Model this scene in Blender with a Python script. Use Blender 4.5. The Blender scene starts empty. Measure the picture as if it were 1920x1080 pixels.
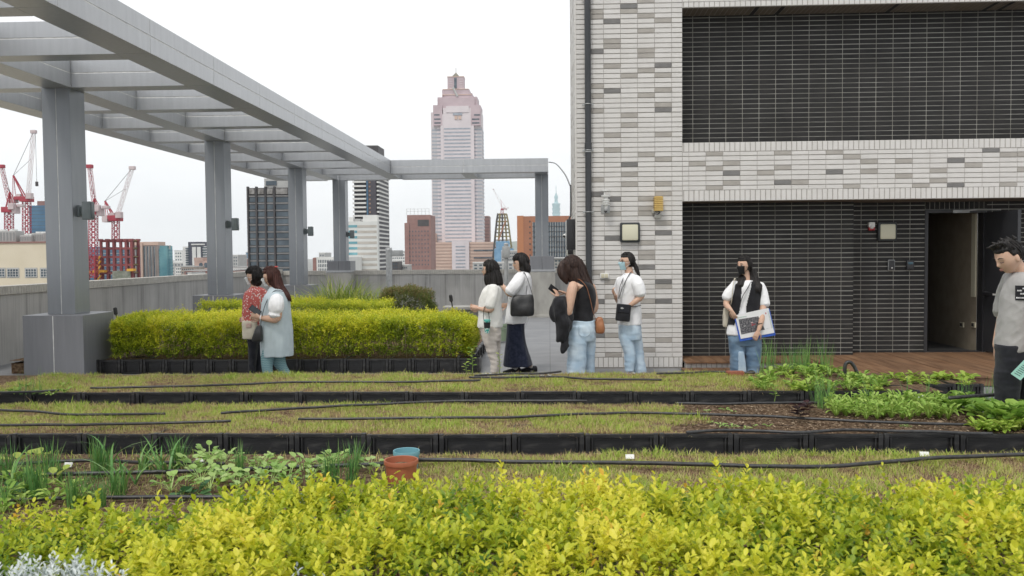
import bpy, bmesh, math, random
import numpy as np
from mathutils import Vector, Matrix, noise
R = math.radians
random.seed(7); rng = np.random.default_rng(7)
scene = bpy.context.scene
col = scene.collection
HAZE = .00007
# ------------------------------------------------------------------ camera
F = 1650.0; ROLL = 0.0087; CAMZ = 1.63
_u = 70*math.cos(ROLL) + 65*math.sin(ROLL); _v = 70*math.sin(ROLL) - 65*math.cos(ROLL)
PSI = math.atan(_u/F); TH = math.atan(-_v/math.hypot(F, _u))
fwd = Vector((-math.sin(PSI)*math.cos(TH), math.cos(PSI)*math.cos(TH), -math.sin(TH)))
r0 = Vector((math.cos(PSI), math.sin(PSI), 0)); u0 = r0.cross(fwd)
rt = r0*math.cos(ROLL) - u0*math.sin(ROLL); up = r0*math.sin(ROLL) + u0*math.cos(ROLL)
CAM = Vector((0, 0, CAMZ))
def ray(px, py): return rt*((px-960)/F) + up*((540-py)/F) + fwd
def at(px, py, Y): d = ray(px, py); return CAM + d*(Y/d.y)
def onz(px, py, z): d = ray(px, py); return CAM + d*((z-CAMZ)/d.z)
def X(px, Y, py=480): return at(px, py, Y).x
def Z(py, Y, px=960): return at(px, py, Y).z
cd = bpy.data.cameras.new('camera'); cam = bpy.data.objects.new('camera', cd); col.objects.link(cam)
m = Matrix((rt, up, -fwd)).transposed().to_4x4(); m.translation = CAM; cam.matrix_world = m
cd.sensor_width = 36; cd.lens = F/1920*36; cd.clip_start = .05; cd.clip_end = 30000
cd.dof.use_dof = True; cd.dof.focus_distance = 11.0; cd.dof.aperture_fstop = 8.0
scene.camera = cam
# ------------------------------------------------------------------ tagging
def tag(o, label=None, cat=None, group=None, kind=None):
    if label: o['label'] = label
    if cat: o['category'] = cat
    if group: o['group'] = group
    if kind: o['kind'] = kind
    return o
def empty(name, loc, label=None, cat=None, group=None, rz=0):
    o = bpy.data.objects.new(name, None); col.objects.link(o); o.location = loc; o.rotation_euler = (0, 0, rz)
    o.empty_display_size = .1
    return tag(o, label, cat, group)
def link(name, me, parent=None):
    o = bpy.data.objects.new(name, me); col.objects.link(o)
    if parent is not None: o.parent = parent
    return o
def dup(root, loc=None, rz=None, scale=None, label=None, group=None):
    r = root.copy(); col.objects.link(r)
    if loc is not None: r.location = loc
    if rz is not None: r.rotation_euler = (0, 0, rz)
    if scale is not None: r.scale = (scale,)*3 if not hasattr(scale, '__len__') else scale
    if label: r['label'] = label
    if group: r['group'] = group
    for ch in list(root.children):
        c = ch.copy(); col.objects.link(c); c.parent = r
        for g in list(ch.children):
            d = g.copy(); col.objects.link(d); d.parent = c
    return r
# ------------------------------------------------------------------ materials
class NT:
    def __init__(s, name):
        s.m = bpy.data.materials.new(name); s.m.use_nodes = True; s.t = s.m.node_tree; s.t.nodes.clear()
        s.out = s.n('ShaderNodeOutputMaterial')
    def n(s, t, **kw):
        x = s.t.nodes.new(t)
        for k, v in kw.items(): setattr(x, k, v)
        return x
    def l(s, a, b): s.t.links.new(a, b)
def rgba(c): return (c[0], c[1], c[2], 1)
def ramp(nt, stops, interp='LINEAR'):
    r = nt.n('ShaderNodeValToRGB'); e = r.color_ramp.elements; r.color_ramp.interpolation = interp
    e[0].position = stops[0][0]; e[0].color = rgba(stops[0][1]); e[1].position = stops[-1][0]; e[1].color = rgba(stops[-1][1])
    for p, c in stops[1:-1]:
        q = e.new(p); q.color = rgba(c)
    return r
def mat(name, c, c2=None, rough=.6, nscale=5, stretch=(1, 1, 1), bump=0, bscale=60, bstretch=(1, 1, 1), metal=0, spec=.5, lo=.35, hi=.65, coat=0, emit=None, detail=6, sheen=0):
    nt = NT(name); b = nt.n('ShaderNodeBsdfPrincipled'); nt.l(b.outputs[0], nt.out.inputs[0])
    b.inputs['Base Color'].default_value = rgba(c); b.inputs['Roughness'].default_value = rough
    b.inputs['Metallic'].default_value = metal; b.inputs['Specular IOR Level'].default_value = spec
    if sheen: b.inputs['Sheen Weight'].default_value = sheen
    tc = nt.n('ShaderNodeTexCoord')
    if c2 is not None:
        mp = nt.n('ShaderNodeMapping'); mp.inputs['Scale'].default_value = stretch; nt.l(tc.outputs['Object'], mp.inputs[0])
        nz = nt.n('ShaderNodeTexNoise'); nz.inputs['Scale'].default_value = nscale; nz.inputs['Detail'].default_value = detail; nt.l(mp.outputs[0], nz.inputs[0])
        r = ramp(nt, [(lo, c), (hi, c2)]); nt.l(nz.outputs[0], r.inputs[0]); nt.l(r.outputs[0], b.inputs['Base Color'])
    if bump:
        mp2 = nt.n('ShaderNodeMapping'); mp2.inputs['Scale'].default_value = bstretch; nt.l(tc.outputs['Object'], mp2.inputs[0])
        n2 = nt.n('ShaderNodeTexNoise'); n2.inputs['Scale'].default_value = bscale; n2.inputs['Detail'].default_value = 4; nt.l(mp2.outputs[0], n2.inputs[0])
        bp = nt.n('ShaderNodeBump'); bp.inputs['Strength'].default_value = bump; bp.inputs['Distance'].default_value = .01
        nt.l(n2.outputs[0], bp.inputs['Height']); nt.l(bp.outputs[0], b.inputs['Normal'])
    if emit: b.inputs['Emission Color'].default_value = rgba(emit); b.inputs['Emission Strength'].default_value = 1
    nt.b = b; nt.tc = tc
    nt.m['_'] = 1
    MATS[name] = nt
    return nt.m
MATS = {}
def leafmat(name, stops, rough=.45, trans=.35):
    nt = NT(name); a = nt.n('ShaderNodeAttribute'); a.attribute_name = 'tint'
    r = ramp(nt, stops); nt.l(a.outputs['Fac'], r.inputs[0])
    b = nt.n('ShaderNodeBsdfPrincipled'); b.inputs['Roughness'].default_value = rough; b.inputs['Specular IOR Level'].default_value = .35
    nt.l(r.outputs[0], b.inputs['Base Color'])
    t = nt.n('ShaderNodeBsdfTranslucent'); nt.l(r.outputs[0], t.inputs[0])
    mx = nt.n('ShaderNodeMixShader'); mx.inputs[0].default_value = trans
    nt.l(b.outputs[0], mx.inputs[1]); nt.l(t.outputs[0], mx.inputs[2]); nt.l(mx.outputs[0], nt.out.inputs[0])
    return nt.m
# ------------------------------------------------------------------ mesh builder
class MB:
    def __init__(s): s.v = []; s.f = []; s.m = []; s.mi = 0
    def add(s, vs, fs):
        o = len(s.v); s.v += [tuple(x) for x in vs]
        for f in fs: s.f.append(tuple(i+o for i in f)); s.m.append(s.mi)
    def box(s, x0, x1, y0, y1, z0, z1):
        s.add([(x0,y0,z0),(x1,y0,z0),(x1,y1,z0),(x0,y1,z0),(x0,y0,z1),(x1,y0,z1),(x1,y1,z1),(x0,y1,z1)],
              [(3,2,1,0),(4,5,6,7),(0,1,5,4),(1,2,6,5),(2,3,7,6),(3,0,4,7)])
    def bbox(s, x0, x1, y0, y1, z0, z1, b=.01):      # chamfered box
        bm = bmesh.new(); bmesh.ops.create_cube(bm, size=1)
        for v in bm.verts: v.co = Vector((x0+(v.co.x+.5)*(x1-x0), y0+(v.co.y+.5)*(y1-y0), z0+(v.co.z+.5)*(z1-z0)))
        bmesh.ops.bevel(bm, geom=bm.edges[:], offset=b, segments=2, affect='EDGES', profile=.6)
        bm.verts.index_update()
        s.add([v.co for v in bm.verts], [[v.index for v in f.verts] for f in bm.faces]); bm.free()
    def quad(s, a, b, c, d): s.add([a, b, c, d], [(0, 1, 2, 3)])
    def rod(s, a, b, w, w2=None):                    # square bar
        a = Vector(a); b = Vector(b); d = (b-a)
        if d.length < 1e-6: return
        d.normalize(); t = Vector((0, 0, 1)) if abs(d.z) < .9 else Vector((1, 0, 0))
        x = d.cross(t).normalized()*w/2; y = d.cross(x).normalized()*(w2 or w)/2
        vs = [p+sx*x+sy*y for p in (a, b) for sx, sy in ((-1,-1),(1,-1),(1,1),(-1,1))]
        s.add(vs, [(0,1,2,3),(7,6,5,4),(0,4,5,1),(1,5,6,2),(2,6,7,3),(3,7,4,0)])
    def tube(s, pts, rad, n=8, cap=True, sub=0, flat=None, flatdir=None):
        pts = [Vector(p) for p in pts]; rad = list(rad) if hasattr(rad, '__len__') else [rad]*len(pts)
        if sub: pts, rad = catmull(pts, rad, sub)
        N = len(pts); x = None; rings = []
        for i in range(N):
            d = (pts[min(i+1, N-1)]-pts[max(i-1, 0)]).normalized()
            if flatdir is not None: x = (Vector(flatdir) - d*Vector(flatdir).dot(d)).normalized()
            elif x is None: x = d.cross(Vector((0, 0, 1)) if abs(d.z) < .9 else Vector((1, 0, 0))).normalized()
            else: x = (x - d*x.dot(d)).normalized()
            y = d.cross(x); fl = flat or 1
            rings.append([pts[i] + (x*math.cos(a) + y*math.sin(a)*fl)*rad[i] for a in [2*math.pi*k/n for k in range(n)]])
        if cap:
            e0 = (pts[0]-pts[1]).normalized(); e1 = (pts[-1]-pts[-2]).normalized()
            rings = [[pts[0]+e0*rad[0]*.45+(p-pts[0])*.6 for p in rings[0]]] + rings + [[pts[-1]+e1*rad[-1]*.45+(p-pts[-1])*.6 for p in rings[-1]]]
        s.rings(rings)
    def rings(s, rings, cap=True, closed=True):
        n = len(rings[0]); vs = [p for r in rings for p in r]; fs = []
        for i in range(len(rings)-1):
            for k in range(n if closed else n-1):
                k2 = (k+1) % n; fs.append((i*n+k, i*n+k2, (i+1)*n+k2, (i+1)*n+k))
        if cap and closed: fs.append(tuple(range(n-1, -1, -1))); fs.append(tuple((len(rings)-1)*n+k for k in range(n)))
        s.add(vs, fs)
    def loft(s, secs, n=24, sub=3, power=2.0):       # secs: (center, rx, ry) horizontal (super)ellipses
        C = [Vector(c[0]) for c in secs]; A = [c[1] for c in secs]; B = [c[2] for c in secs]
        if sub: P, A2 = catmull(C, A, sub); _, B2 = catmull(C, B, sub)
        else: P, A2, B2 = C, A, B
        e = 2/power; rings = []
        for c, a, b in zip(P, A2, B2):
            rings.append([c+Vector((a*math.copysign(abs(math.cos(t))**e, math.cos(t)), b*math.copysign(abs(math.sin(t))**e, math.sin(t)), 0)) for t in [2*math.pi*k/n for k in range(n)]])
        s.rings(rings)
    def lathe(s, prof, n=24, c=(0, 0, 0), cap=False):
        rings = [[(c[0]+r*math.cos(2*math.pi*k/n), c[1]+r*math.sin(2*math.pi*k/n), c[2]+z) for k in range(n)] for r, z in prof]
        s.rings(rings, cap=cap)
    def ell(s, c, r, M=None, nu=16, nv=10):
        c = Vector(c); rr = []
        for j in range(nv+1):
            t = math.pi*j/nv; t = min(max(t, .06), math.pi-.06); ring = []
            for k in range(nu):
                a = 2*math.pi*k/nu; p = Vector((r[0]*math.sin(t)*math.cos(a), r[1]*math.sin(t)*math.sin(a), -r[2]*math.cos(t)))
                ring.append(c + (M @ p if M is not None else p))
            rr.append(ring)
        s.rings(rr)
    def mesh(s, name, mats, smooth=None):
        me = bpy.data.meshes.new(name); me.from_pydata(s.v, [], s.f)
        for q in (mats if isinstance(mats, (list, tuple)) else [mats]): me.materials.append(q)
        if any(s.m): me.polygons.foreach_set('material_index', s.m)
        if smooth is not None:
            me.polygons.foreach_set('use_smooth', [True]*len(me.polygons))
            if smooth < 180: me.set_sharp_from_angle(angle=R(smooth))
        me.update(); return me
    def build(s, name, mats, parent=None, smooth=None, off=None):
        if off is not None:
            o = Vector(off); s.v = [(a[0]-o.x, a[1]-o.y, a[2]-o.z) for a in s.v]
        return link(name, s.mesh(name, mats, smooth), parent)
def catmull(P, Rr, sub):
    P = [Vector(p) for p in P]; out = []; ro = []
    for i in range(len(P)-1):
        p0 = P[max(i-1, 0)]; p1 = P[i]; p2 = P[i+1]; p3 = P[min(i+2, len(P)-1)]
        q0 = Rr[max(i-1, 0)]; q1 = Rr[i]; q2 = Rr[i+1]; q3 = Rr[min(i+2, len(P)-1)]
        for k in range(sub):
            t = k/sub; h = lambda a, b, c, d: .5*(2*b+(c-a)*t+(2*a-5*b+4*c-d)*t*t+(3*b-a-3*c+d)*t**3)
            out.append(Vector([h(p0[j], p1[j], p2[j], p3[j]) for j in range(3)])); ro.append(max(h(q0, q1, q2, q3), .0005))
    out.append(P[-1]); ro.append(Rr[-1]); return out, ro
def remesh(mb, name, mats, parent, voxel, smooth_it=3, disp=None, smooth_f=.5):
    """join overlapping closed pieces into one continuous skin"""
    me = mb.mesh('tmp', []); o = link('tmp', me)
    md = o.modifiers.new('r', 'REMESH'); md.mode = 'VOXEL'; md.voxel_size = voxel
    if smooth_it:
        sm = o.modifiers.new('s', 'SMOOTH'); sm.iterations = smooth_it; sm.factor = smooth_f
    dg = bpy.context.evaluated_depsgraph_get(); dg.update()
    new = bpy.data.meshes.new_from_object(o.evaluated_get(dg)); bpy.data.objects.remove(o); bpy.data.meshes.remove(me)
    new.name = name
    if disp:
        n = len(new.vertices); nv = np.empty(n*3, 'f'); new.vertex_normals.foreach_get('vector', nv) if hasattr(new, 'vertex_normals') else None
        for v in new.vertices:
            i = v.index*3; nn = Vector(nv[i:i+3]); v.co += nn*disp(v.co, nn)
    for q in (mats if isinstance(mats, (list, tuple)) else [mats]): new.materials.append(q)
    new.polygons.foreach_set('use_smooth', [True]*len(new.polygons)); new.update()
    return link(name, new, parent)
def npmesh(name, V, Fq, tint=None, material=None, smooth=False, nper=None):
    """V (n,3), Fq (m,k) -> mesh through arrays"""
    me = bpy.data.meshes.new(name); n = len(V); mF, k = Fq.shape
    me.vertices.add(n); me.vertices.foreach_set('co', np.ascontiguousarray(V, 'f').ravel())
    me.loops.add(mF*k); me.loops.foreach_set('vertex_index', np.ascontiguousarray(Fq, 'i').ravel())
    me.polygons.add(mF); me.polygons.foreach_set('loop_start', np.arange(0, mF*k, k, dtype='i'))
    try: me.polygons.foreach_set('loop_total', np.full(mF, k, 'i'))
    except Exception: pass
    if smooth: me.polygons.foreach_set('use_smooth', np.ones(mF, bool))
    me.update(calc_edges=True)
    if tint is not None:
        a = me.attributes.new('tint', 'FLOAT', 'POINT'); a.data.foreach_set('value', np.ascontiguousarray(tint, 'f'))
    if material: me.materials.append(material)
    return me
def rotmats(d, roll):
    """(n,3) directions -> frames whose y axis is d, z axis mostly up"""
    d = d/np.linalg.norm(d, axis=1, keepdims=True); upv = np.tile(np.array([0, 0, 1.]), (len(d), 1))
    upv[np.abs(d[:, 2]) > .97] = [1, 0, 0]
    x = np.cross(d, upv); x /= np.linalg.norm(x, axis=1, keepdims=True); z = np.cross(x, d)
    c = np.cos(roll)[:, None]; s = np.sin(roll)[:, None]
    x2 = x*c+z*s; z2 = -x*s+z*c
    return np.stack([x2, d, z2], axis=2)             # columns
LEAF_V = np.array([(0,0,0),(-.5,.38,.06),(0,.4,-.04),(.5,.38,.06),(-.42,.72,.03),(0,.74,-.05),(.42,.72,.03),(0,1,-.1)], float)
LEAF_F = np.array([(0,2,1,1),(0,3,2,2),(1,2,5,4),(2,3,6,5),(4,5,7,7),(5,6,7,7)])
LEAF_FQ = np.array([(0,2,5,1),(0,3,5,2)])            # unused
LO_V = np.array([(0,0,0),(-.5,.5,.05),(0,1,-.06),(.5,.5,.05)], float); LO_F = np.array([(0,3,2,1)])
HI_V = np.array([(0,0,0),(-.5,.5,.09),(0,.5,-.02),(.5,.5,.09),(0,1,-.1),(-.36,.8,.04),(.36,.8,.04),(-.36,.2,.05),(.36,.2,.05)], float)
HI_F = np.array([(0,8,2,7),(7,2,5,1),(8,3,6,2),(2,6,4,5)])
HI_F = np.array([(0,2,1,7),(0,8,3,2),(2,4,5,1),(2,3,6,4)])
def leaves(pos, d, L, W, roll, tint, hi=True):
    T, Fc = (HI_V, HI_F) if hi else (LO_V, LO_F)
    M = rotmats(d, roll); n = len(pos); k = len(T)
    P = T[None]*np.stack([W, L, L], 1)[:, None, :]
    V = np.einsum('nij,nkj->nki', M, P)+pos[:, None, :]
    Fq = Fc[None]+(np.arange(n)*k)[:, None, None]
    return V.reshape(-1, 3), Fq.reshape(-1, Fc.shape[1]), np.repeat(tint, k)
def join(parts):
    V = []; Fq = []; T = []; o = 0
    for v, f, t in parts: V.append(v); Fq.append(f+o); T.append(t); o += len(v)
    return np.concatenate(V), np.concatenate(Fq), np.concatenate(T)
# ------------------------------------------------------------------ world + sun
w = bpy.data.worlds.new('World'); scene.world = w; w.use_nodes = True; nt = w.node_tree; nt.nodes.clear()
SUN_EL, SUN_AZ = R(58), R(205)                       # sun behind the camera, a little to the left
sky = nt.nodes.new('ShaderNodeTexSky'); sky.sky_type = 'NISHITA'; sky.sun_disc = False
sky.sun_elevation = SUN_EL; sky.sun_rotation = SUN_AZ; sky.air_density = 1; sky.dust_density = 3
tc = nt.nodes.new('ShaderNodeTexCoord'); mp = nt.nodes.new('ShaderNodeMapping'); mp.inputs['Scale'].default_value = (1, 1, 2.6)
nz = nt.nodes.new('ShaderNodeTexNoise'); nz.inputs['Scale'].default_value = 1.7; nz.inputs['Detail'].default_value = 7; nz.inputs['Roughness'].default_value = .55
cr = nt.nodes.new('ShaderNodeValToRGB'); cr.color_ramp.elements[0].position = .3; cr.color_ramp.elements[1].position = .62
cr.color_ramp.elements[0].color = (.75, .785, .82, 1); cr.color_ramp.elements[1].color = (.955, .96, .965, 1)
sc_ = nt.nodes.new('ShaderNodeVectorMath'); sc_.operation = 'SCALE'; sc_.inputs['Scale'].default_value = 10.6
mx = nt.nodes.new('ShaderNodeMix'); mx.data_type = 'RGBA'; mx.inputs[0].default_value = .93
bg = nt.nodes.new('ShaderNodeBackground'); bg.inputs[1].default_value = .1; ow = nt.nodes.new('ShaderNodeOutputWorld')
nt.links.new(tc.outputs['Generated'], mp.inputs[0]); nt.links.new(mp.outputs[0], nz.inputs[0]); nt.links.new(nz.outputs[0], cr.inputs[0])
nt.links.new(cr.outputs[0], sc_.inputs[0])
nt.links.new(sky.outputs[0], mx.inputs[6]); nt.links.new(sc_.outputs[0], mx.inputs[7]); nt.links.new(mx.outputs[2], bg.inputs[0]); nt.links.new(bg.outputs[0], ow.inputs[0])
sl = bpy.data.lights.new('sun', 'SUN'); sl.energy = 1.35; sl.angle = R(11); sl.color = (1, .96, .9)
so = bpy.data.objects.new('sun', sl); col.objects.link(so)
sd = Vector((math.sin(SUN_AZ)*math.cos(SUN_EL), math.cos(SUN_AZ)*math.cos(SUN_EL), math.sin(SUN_EL)))
so.rotation_euler = sd.to_track_quat('Z', 'Y').to_euler(); so.location = (0, -5, 30)
scene.view_settings.view_transform = 'Standard'; scene.view_settings.look = 'None'; scene.view_settings.exposure = .25; scene.view_settings.gamma = 1
cy = scene.cycles; cy.max_bounces = 6; cy.diffuse_bounces = 3; cy.glossy_bounces = 3; cy.transmission_bounces = 4; cy.transparent_max_bounces = 6; cy.volume_bounces = 2
cy.use_denoising = True
# ================================================================== setting and architecture
M_metal = mat('aluminium_panel', (.44, .45, .465), (.49, .50, .515), .36, 3, (6, 6, .6), bump=.02, bscale=4, spec=.5, lo=.3, hi=.7, metal=.55)
M_col = mat('column_panel', (.25, .265, .285), (.275, .29, .31), .36, 2.5, (5, 5, .5), bump=.02, bscale=4, spec=.5, lo=.3, hi=.7, metal=.45)
M_metal2 = mat('aluminium_panel_base', (.185, .19, .203), (.21, .215, .23), .42, 3, (7, 7, .5), bump=.03, bscale=4, spec=.45, lo=.3, hi=.7)
M_groove = mat('panel_gap', (.74, .74, .72), (.5, .5, .49), .7, 8)
def concrete():
    nt = NT('stained_concrete'); b = nt.n('ShaderNodeBsdfPrincipled'); nt.l(b.outputs[0], nt.out.inputs[0]); b.inputs['Roughness'].default_value = .85; b.inputs['Specular IOR Level'].default_value = .2
    tc = nt.n('ShaderNodeTexCoord'); last = None
    for sc, st, lo, hi, c0, c1 in ((1.0, (1, 1, 1.4), .35, .7, (.50, .49, .47), (.41, .40, .385)), (1, (11, 11, .5), .55, .8, (1, 1, 1), (.5, .5, .5)), (1, (30, 30, .8), .5, .8, (1, 1, 1), (.76, .76, .76)), (1, (2.2, 2.2, .6), .5, .75, (1, 1, 1), (.78, .78, .77))):
        mp = nt.n('ShaderNodeMapping'); mp.inputs['Scale'].default_value = st; nt.l(tc.outputs['Object'], mp.inputs[0]); nz = nt.n('ShaderNodeTexNoise'); nz.inputs['Scale'].default_value = sc; nz.inputs['Detail'].default_value = 5; nt.l(mp.outputs[0], nz.inputs[0])
        r = ramp(nt, [(lo, c0), (hi, c1)]); nt.l(nz.outputs[0], r.inputs[0])
        if last is None: last = r.outputs[0]
        else:
            mx = nt.n('ShaderNodeMix'); mx.data_type = 'RGBA'; mx.blend_type = 'MULTIPLY'; mx.inputs[0].default_value = 1; nt.l(last, mx.inputs[6]); nt.l(r.outputs[0], mx.inputs[7]); last = mx.outputs[2]
    nt.l(last, b.inputs['Base Color']); return nt.m
M_conc = concrete()
M_conc2 = mat('pier_concrete', (.40, .39, .36), (.27, .26, .24), .85, 2.2, (2, 2, .8), bump=.2, bscale=40, lo=.4, hi=.75, spec=.25)
M_cope = mat('coping_tile', (.55, .53, .48), (.44, .42, .38), .7, 9, lo=.35, hi=.7)
M_white = mat('white_tile', (.645, .625, .60), (.675, .655, .63), .55, 5, bump=.55, bscale=42, bstretch=(1, 1, 2.2), lo=.4, hi=.6, spec=.3)
M_taupe = mat('taupe_tile', (.38, .355, .325), (.43, .405, .37), .6, 7, bump=.55, bscale=42, bstretch=(1, 1, 2.2), spec=.3)
M_dgrey = mat('grey_tile', (.18, .175, .17), (.22, .215, .21), .6, 7, bump=.55, bscale=42, bstretch=(1, 1, 2.2), spec=.3)
M_grout = mat('light_grout', (.29, .275, .25), (.36, .34, .315), .9, 20)
M_black = mat('charcoal_tile', (.019, .0185, .0185), (.030, .0285, .028), .55, 5, bump=.5, bscale=45, bstretch=(1, 1, 2.2), spec=.25)
M_grout2 = mat('pale_grout', (.42, .41, .37), (.28, .27, .24), .9, 2.5, lo=.4, hi=.6)
M_dark = mat('dark_paint', (.022, .022, .025), (.03, .03, .033), .4, 5)
M_plastic = mat('black_plastic', (.016, .016, .017), (.075, .072, .068), .42, 5, (1, 1, 4), bump=.15, bscale=30, bstretch=(1, 1, 8), lo=.5, hi=.85)
M_hose = mat('black_hose', (.02, .02, .022), (.05, .05, .05), .4, 30)
M_soil = mat('garden_soil', (.075, .045, .028), (.21, .15, .095), .95, 28, bump=1, bscale=55, lo=.38, hi=.68, spec=.1)
M_steel = mat('galvanised_steel', (.36, .37, .37), (.46, .47, .47), .45, 12, metal=.3)
M_pvc = mat('white_plastic', (.72, .72, .70), (.78, .78, .76), .4, 5)

# paving: grey slabs with real joints drawn by a brick pattern
nt_ = NT('grey_paving'); b_ = nt_.n('ShaderNodeBsdfPrincipled'); nt_.l(b_.outputs[0], nt_.out.inputs[0])
tc_ = nt_.n('ShaderNodeTexCoord'); bt = nt_.n('ShaderNodeTexBrick'); bt.offset = 0; bt.inputs['Scale'].default_value = 1
bt.inputs['Brick Width'].default_value = .6; bt.inputs['Row Height'].default_value = .6; bt.inputs['Mortar Size'].default_value = .006
bt.inputs['Color1'].default_value = (.205, .208, .217, 1); bt.inputs['Color2'].default_value = (.235, .238, .247, 1); bt.inputs['Mortar'].default_value = (.12, .12, .12, 1)
nt_.l(tc_.outputs['Object'], bt.inputs[0]); nz_ = nt_.n('ShaderNodeTexNoise'); nz_.inputs['Scale'].default_value = 3; nt_.l(tc_.outputs['Object'], nz_.inputs[0])
mx_ = nt_.n('ShaderNodeMix'); mx_.data_type = 'RGBA'; mx_.blend_type = 'MULTIPLY'; mx_.inputs[0].default_value = .5
rr_ = ramp(nt_, [(.3, (.75, .75, .74)), (.7, (1.05, 1.05, 1.05))]); nt_.l(nz_.outputs[0], rr_.inputs[0])
nt_.l(bt.outputs[0], mx_.inputs[6]); nt_.l(rr_.outputs[0], mx_.inputs[7]); nt_.l(mx_.outputs[2], b_.inputs['Base Color']); b_.inputs['Roughness'].default_value = .55
M_pave = nt_.m

FZ = lambda y: 0 if y < 14 else -.27*(y-14)/13
mb = MB()
ys = [-6, 14, 27.3, 27.9]
for a, b in ((-6, 14), (14, 27.9)):
    mb.quad((-8.7, a, FZ(a)), (12, a, FZ(a)), (12, b, FZ(b)), (-8.7, b, FZ(b)))
tag(mb.build('roof_floor', M_pave), kind='structure')
mb = MB(); mb.quad((-7300, -650, -40), (7300, -650, -40), (7300, 10300, -40), (-7300, 10300, -40))
tag(mb.build('city_ground', mat('city_ground', (.16, .17, .15), (.26, .25, .24), .9, .02)), kind='structure')

def coping(mb, a, b, axis, pos, z0, z1, pitch=.069):
    n = int((b-a)/pitch)
    for i in range(n):
        p = a+i*pitch
        if axis == 'y': mb.box(pos[0], pos[1], p, p+pitch-.007, z0, z1)
        else: mb.box(p, p+pitch-.007, pos[0], pos[1], z0, z1)
PX = -8.35
t = empty('parapet_wall', (PX, 14, 0), 'weathered concrete parapet with vertical tile coping along the left roof edge', 'parapet wall')
mb = MB(); mb.box(PX-.2, PX, 2, 27.18, -.4, 1.07); mb.build('wall', M_conc, t, off=t.location)
mb = MB(); coping(mb, 2, 27.15, 'y', (PX-.24, PX+.03), 1.07, 1.20); mb.mi = 1; mb.box(PX-.235, PX+.022, 2, 27.18, 1.075, 1.193); mb.build('coping', [M_cope, M_grout], t, off=t.location)
BY = 27.2
t = empty('parapet_wall', (-4, BY, 0), 'ribbed concrete parapet with tile coping across the far end of the roof', 'parapet wall')
mb = MB(); mb.box(PX-.2, 3, BY, BY+.2, -.5, 1.02); 
for i in range(230):
    if random.random() < .3: xx_ = -8.3+i*.05+random.uniform(-.015, .015); mb.box(xx_, xx_+random.uniform(.01, .022), BY-.004, BY+.01, -.4, 1.0-random.random()**3*.6)
mb.build('wall', M_conc, t, off=t.location)
mb = MB(); coping(mb, PX+.035, 3, 'x', (BY-.03, BY+.24), 1.02, 1.15); mb.mi = 1; mb.box(PX, 3, BY-.022, BY+.235, 1.025, 1.143); mb.build('coping', [M_cope, M_grout], t, off=t.location)

# ------------------------------------------------------------------ pergola
PG = empty('pergola', (-6.6, 11.85, 0), 'long grey metal clad pergola of square columns and grid beams over the planting beds', 'pergola')
O = PG.location
ZB, ZT = 3.95, 4.34; ZM = (ZB+ZT)/2
def beam(name, x0, x1, y0, y1, cuts, axis, drop=0):
    """clad box beam: two bands split by a groove, panel joints at the cuts"""
    mb = MB(); g = .005; a0, a1 = (y0, y1) if axis == 'y' else (x0, x1)
    cs = [a0]+[c for c in cuts if a0+.05 < c < a1-.05]+[a1]
    for c, d in zip(cs[:-1], cs[1:]):
        for z0, z1 in ((ZB, ZM-.007), (ZM+.007, ZT-drop)):
            if axis == 'y': mb.bbox(x0, x1, c+g, d-g, z0, z1, .003)
            else: mb.bbox(c+g, d-g, y0, y1, z0, z1, .003)
    mb.mi = 1
    i = .003
    if axis == 'y': mb.box(x0+i, x1-i, y0+i, y1-i, ZB+i, ZT-drop-i)
    else: mb.box(x0+i, x1-i, y0+i, y1-i, ZB+i, ZT-drop-i)
    return mb.build(name, [M_metal, M_groove], PG, off=O)
P0 = 1.9; Y0 = 11.85
rows = [Y0+P0*k for k in range(-4, 9)]
cuts = [r for r in rows]
XL, XMID, XR = (-8.44, -8.04), (-6.9, -6.51), (-4.93, -4.53)
for a, b in (XL, XMID, XR): beam('main_beam', a, b, 3.6, 27.05 if a != XR[0] else 27.05, cuts, 'y')
for r in rows:
    for a, b in ((XL[1]+.002, XMID[0]-.002), (XMID[1]+.002, XR[0]-.002)):
        beam('cross_beam', a, b, r, r+.30, [], 'x', drop=.004)
# the far wing to the right
XE = X(1028, 25.3, 310)
beam('main_beam', XR[1]+.002, XE, 25.16, 25.5, [X(870, 25.3, 310)], 'x', .002)
beam('main_beam', XR[1]+.002, XE, 26.95, 27.3, [X(870, 27, 310)], 'x', .002)
for xx in (X(868, 26, 320), XE-.2-.19): beam('cross_beam', xx, xx+.36, 25.505, 26.945, [], 'y', .006)
def column(x, y, zb, base=True, ztop=ZB-.002, s=.39, bs=.84, bz=.85, zf=0):
    mb = MB(); h = s/2
    for a, b in ((x-h, x-.004), (x+.004, x+h)): mb.bbox(a, b, y-h, y+h, zb, ztop, .004)
    mb.mi = 1; mb.box(x-h+.003, x+h-.003, y-h+.003, y+h-.003, zb, ztop-.004); mb.build('column', [M_col, M_groove], PG, off=O)
    if base:
        mb = MB(); k = bs/2
        for a, b in ((x-k, x-.006), (x+.006, x+k)): mb.bbox(a, b, y-k, y+k, zf, bz, .006)
        mb.mi = 1; mb.box(x-k+.004, x+k-.004, y-k+.004, y+k-.004, zf, bz-.01); mb.build('column_base', [M_metal2, M_groove], PG, off=O)
XC = -6.735
COLS = [(XC, 12.05), (XC, 17.75), (XC, 23.4)]
for x, y in COLS: column(x, y, .85, bz=.848)
x4 = X(638, 27.1, 400)
column(x4, 27.15, 1.35, base=False)
x5 = XE-.2
column(x5, 26.2, 1.35, base=False)
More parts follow.
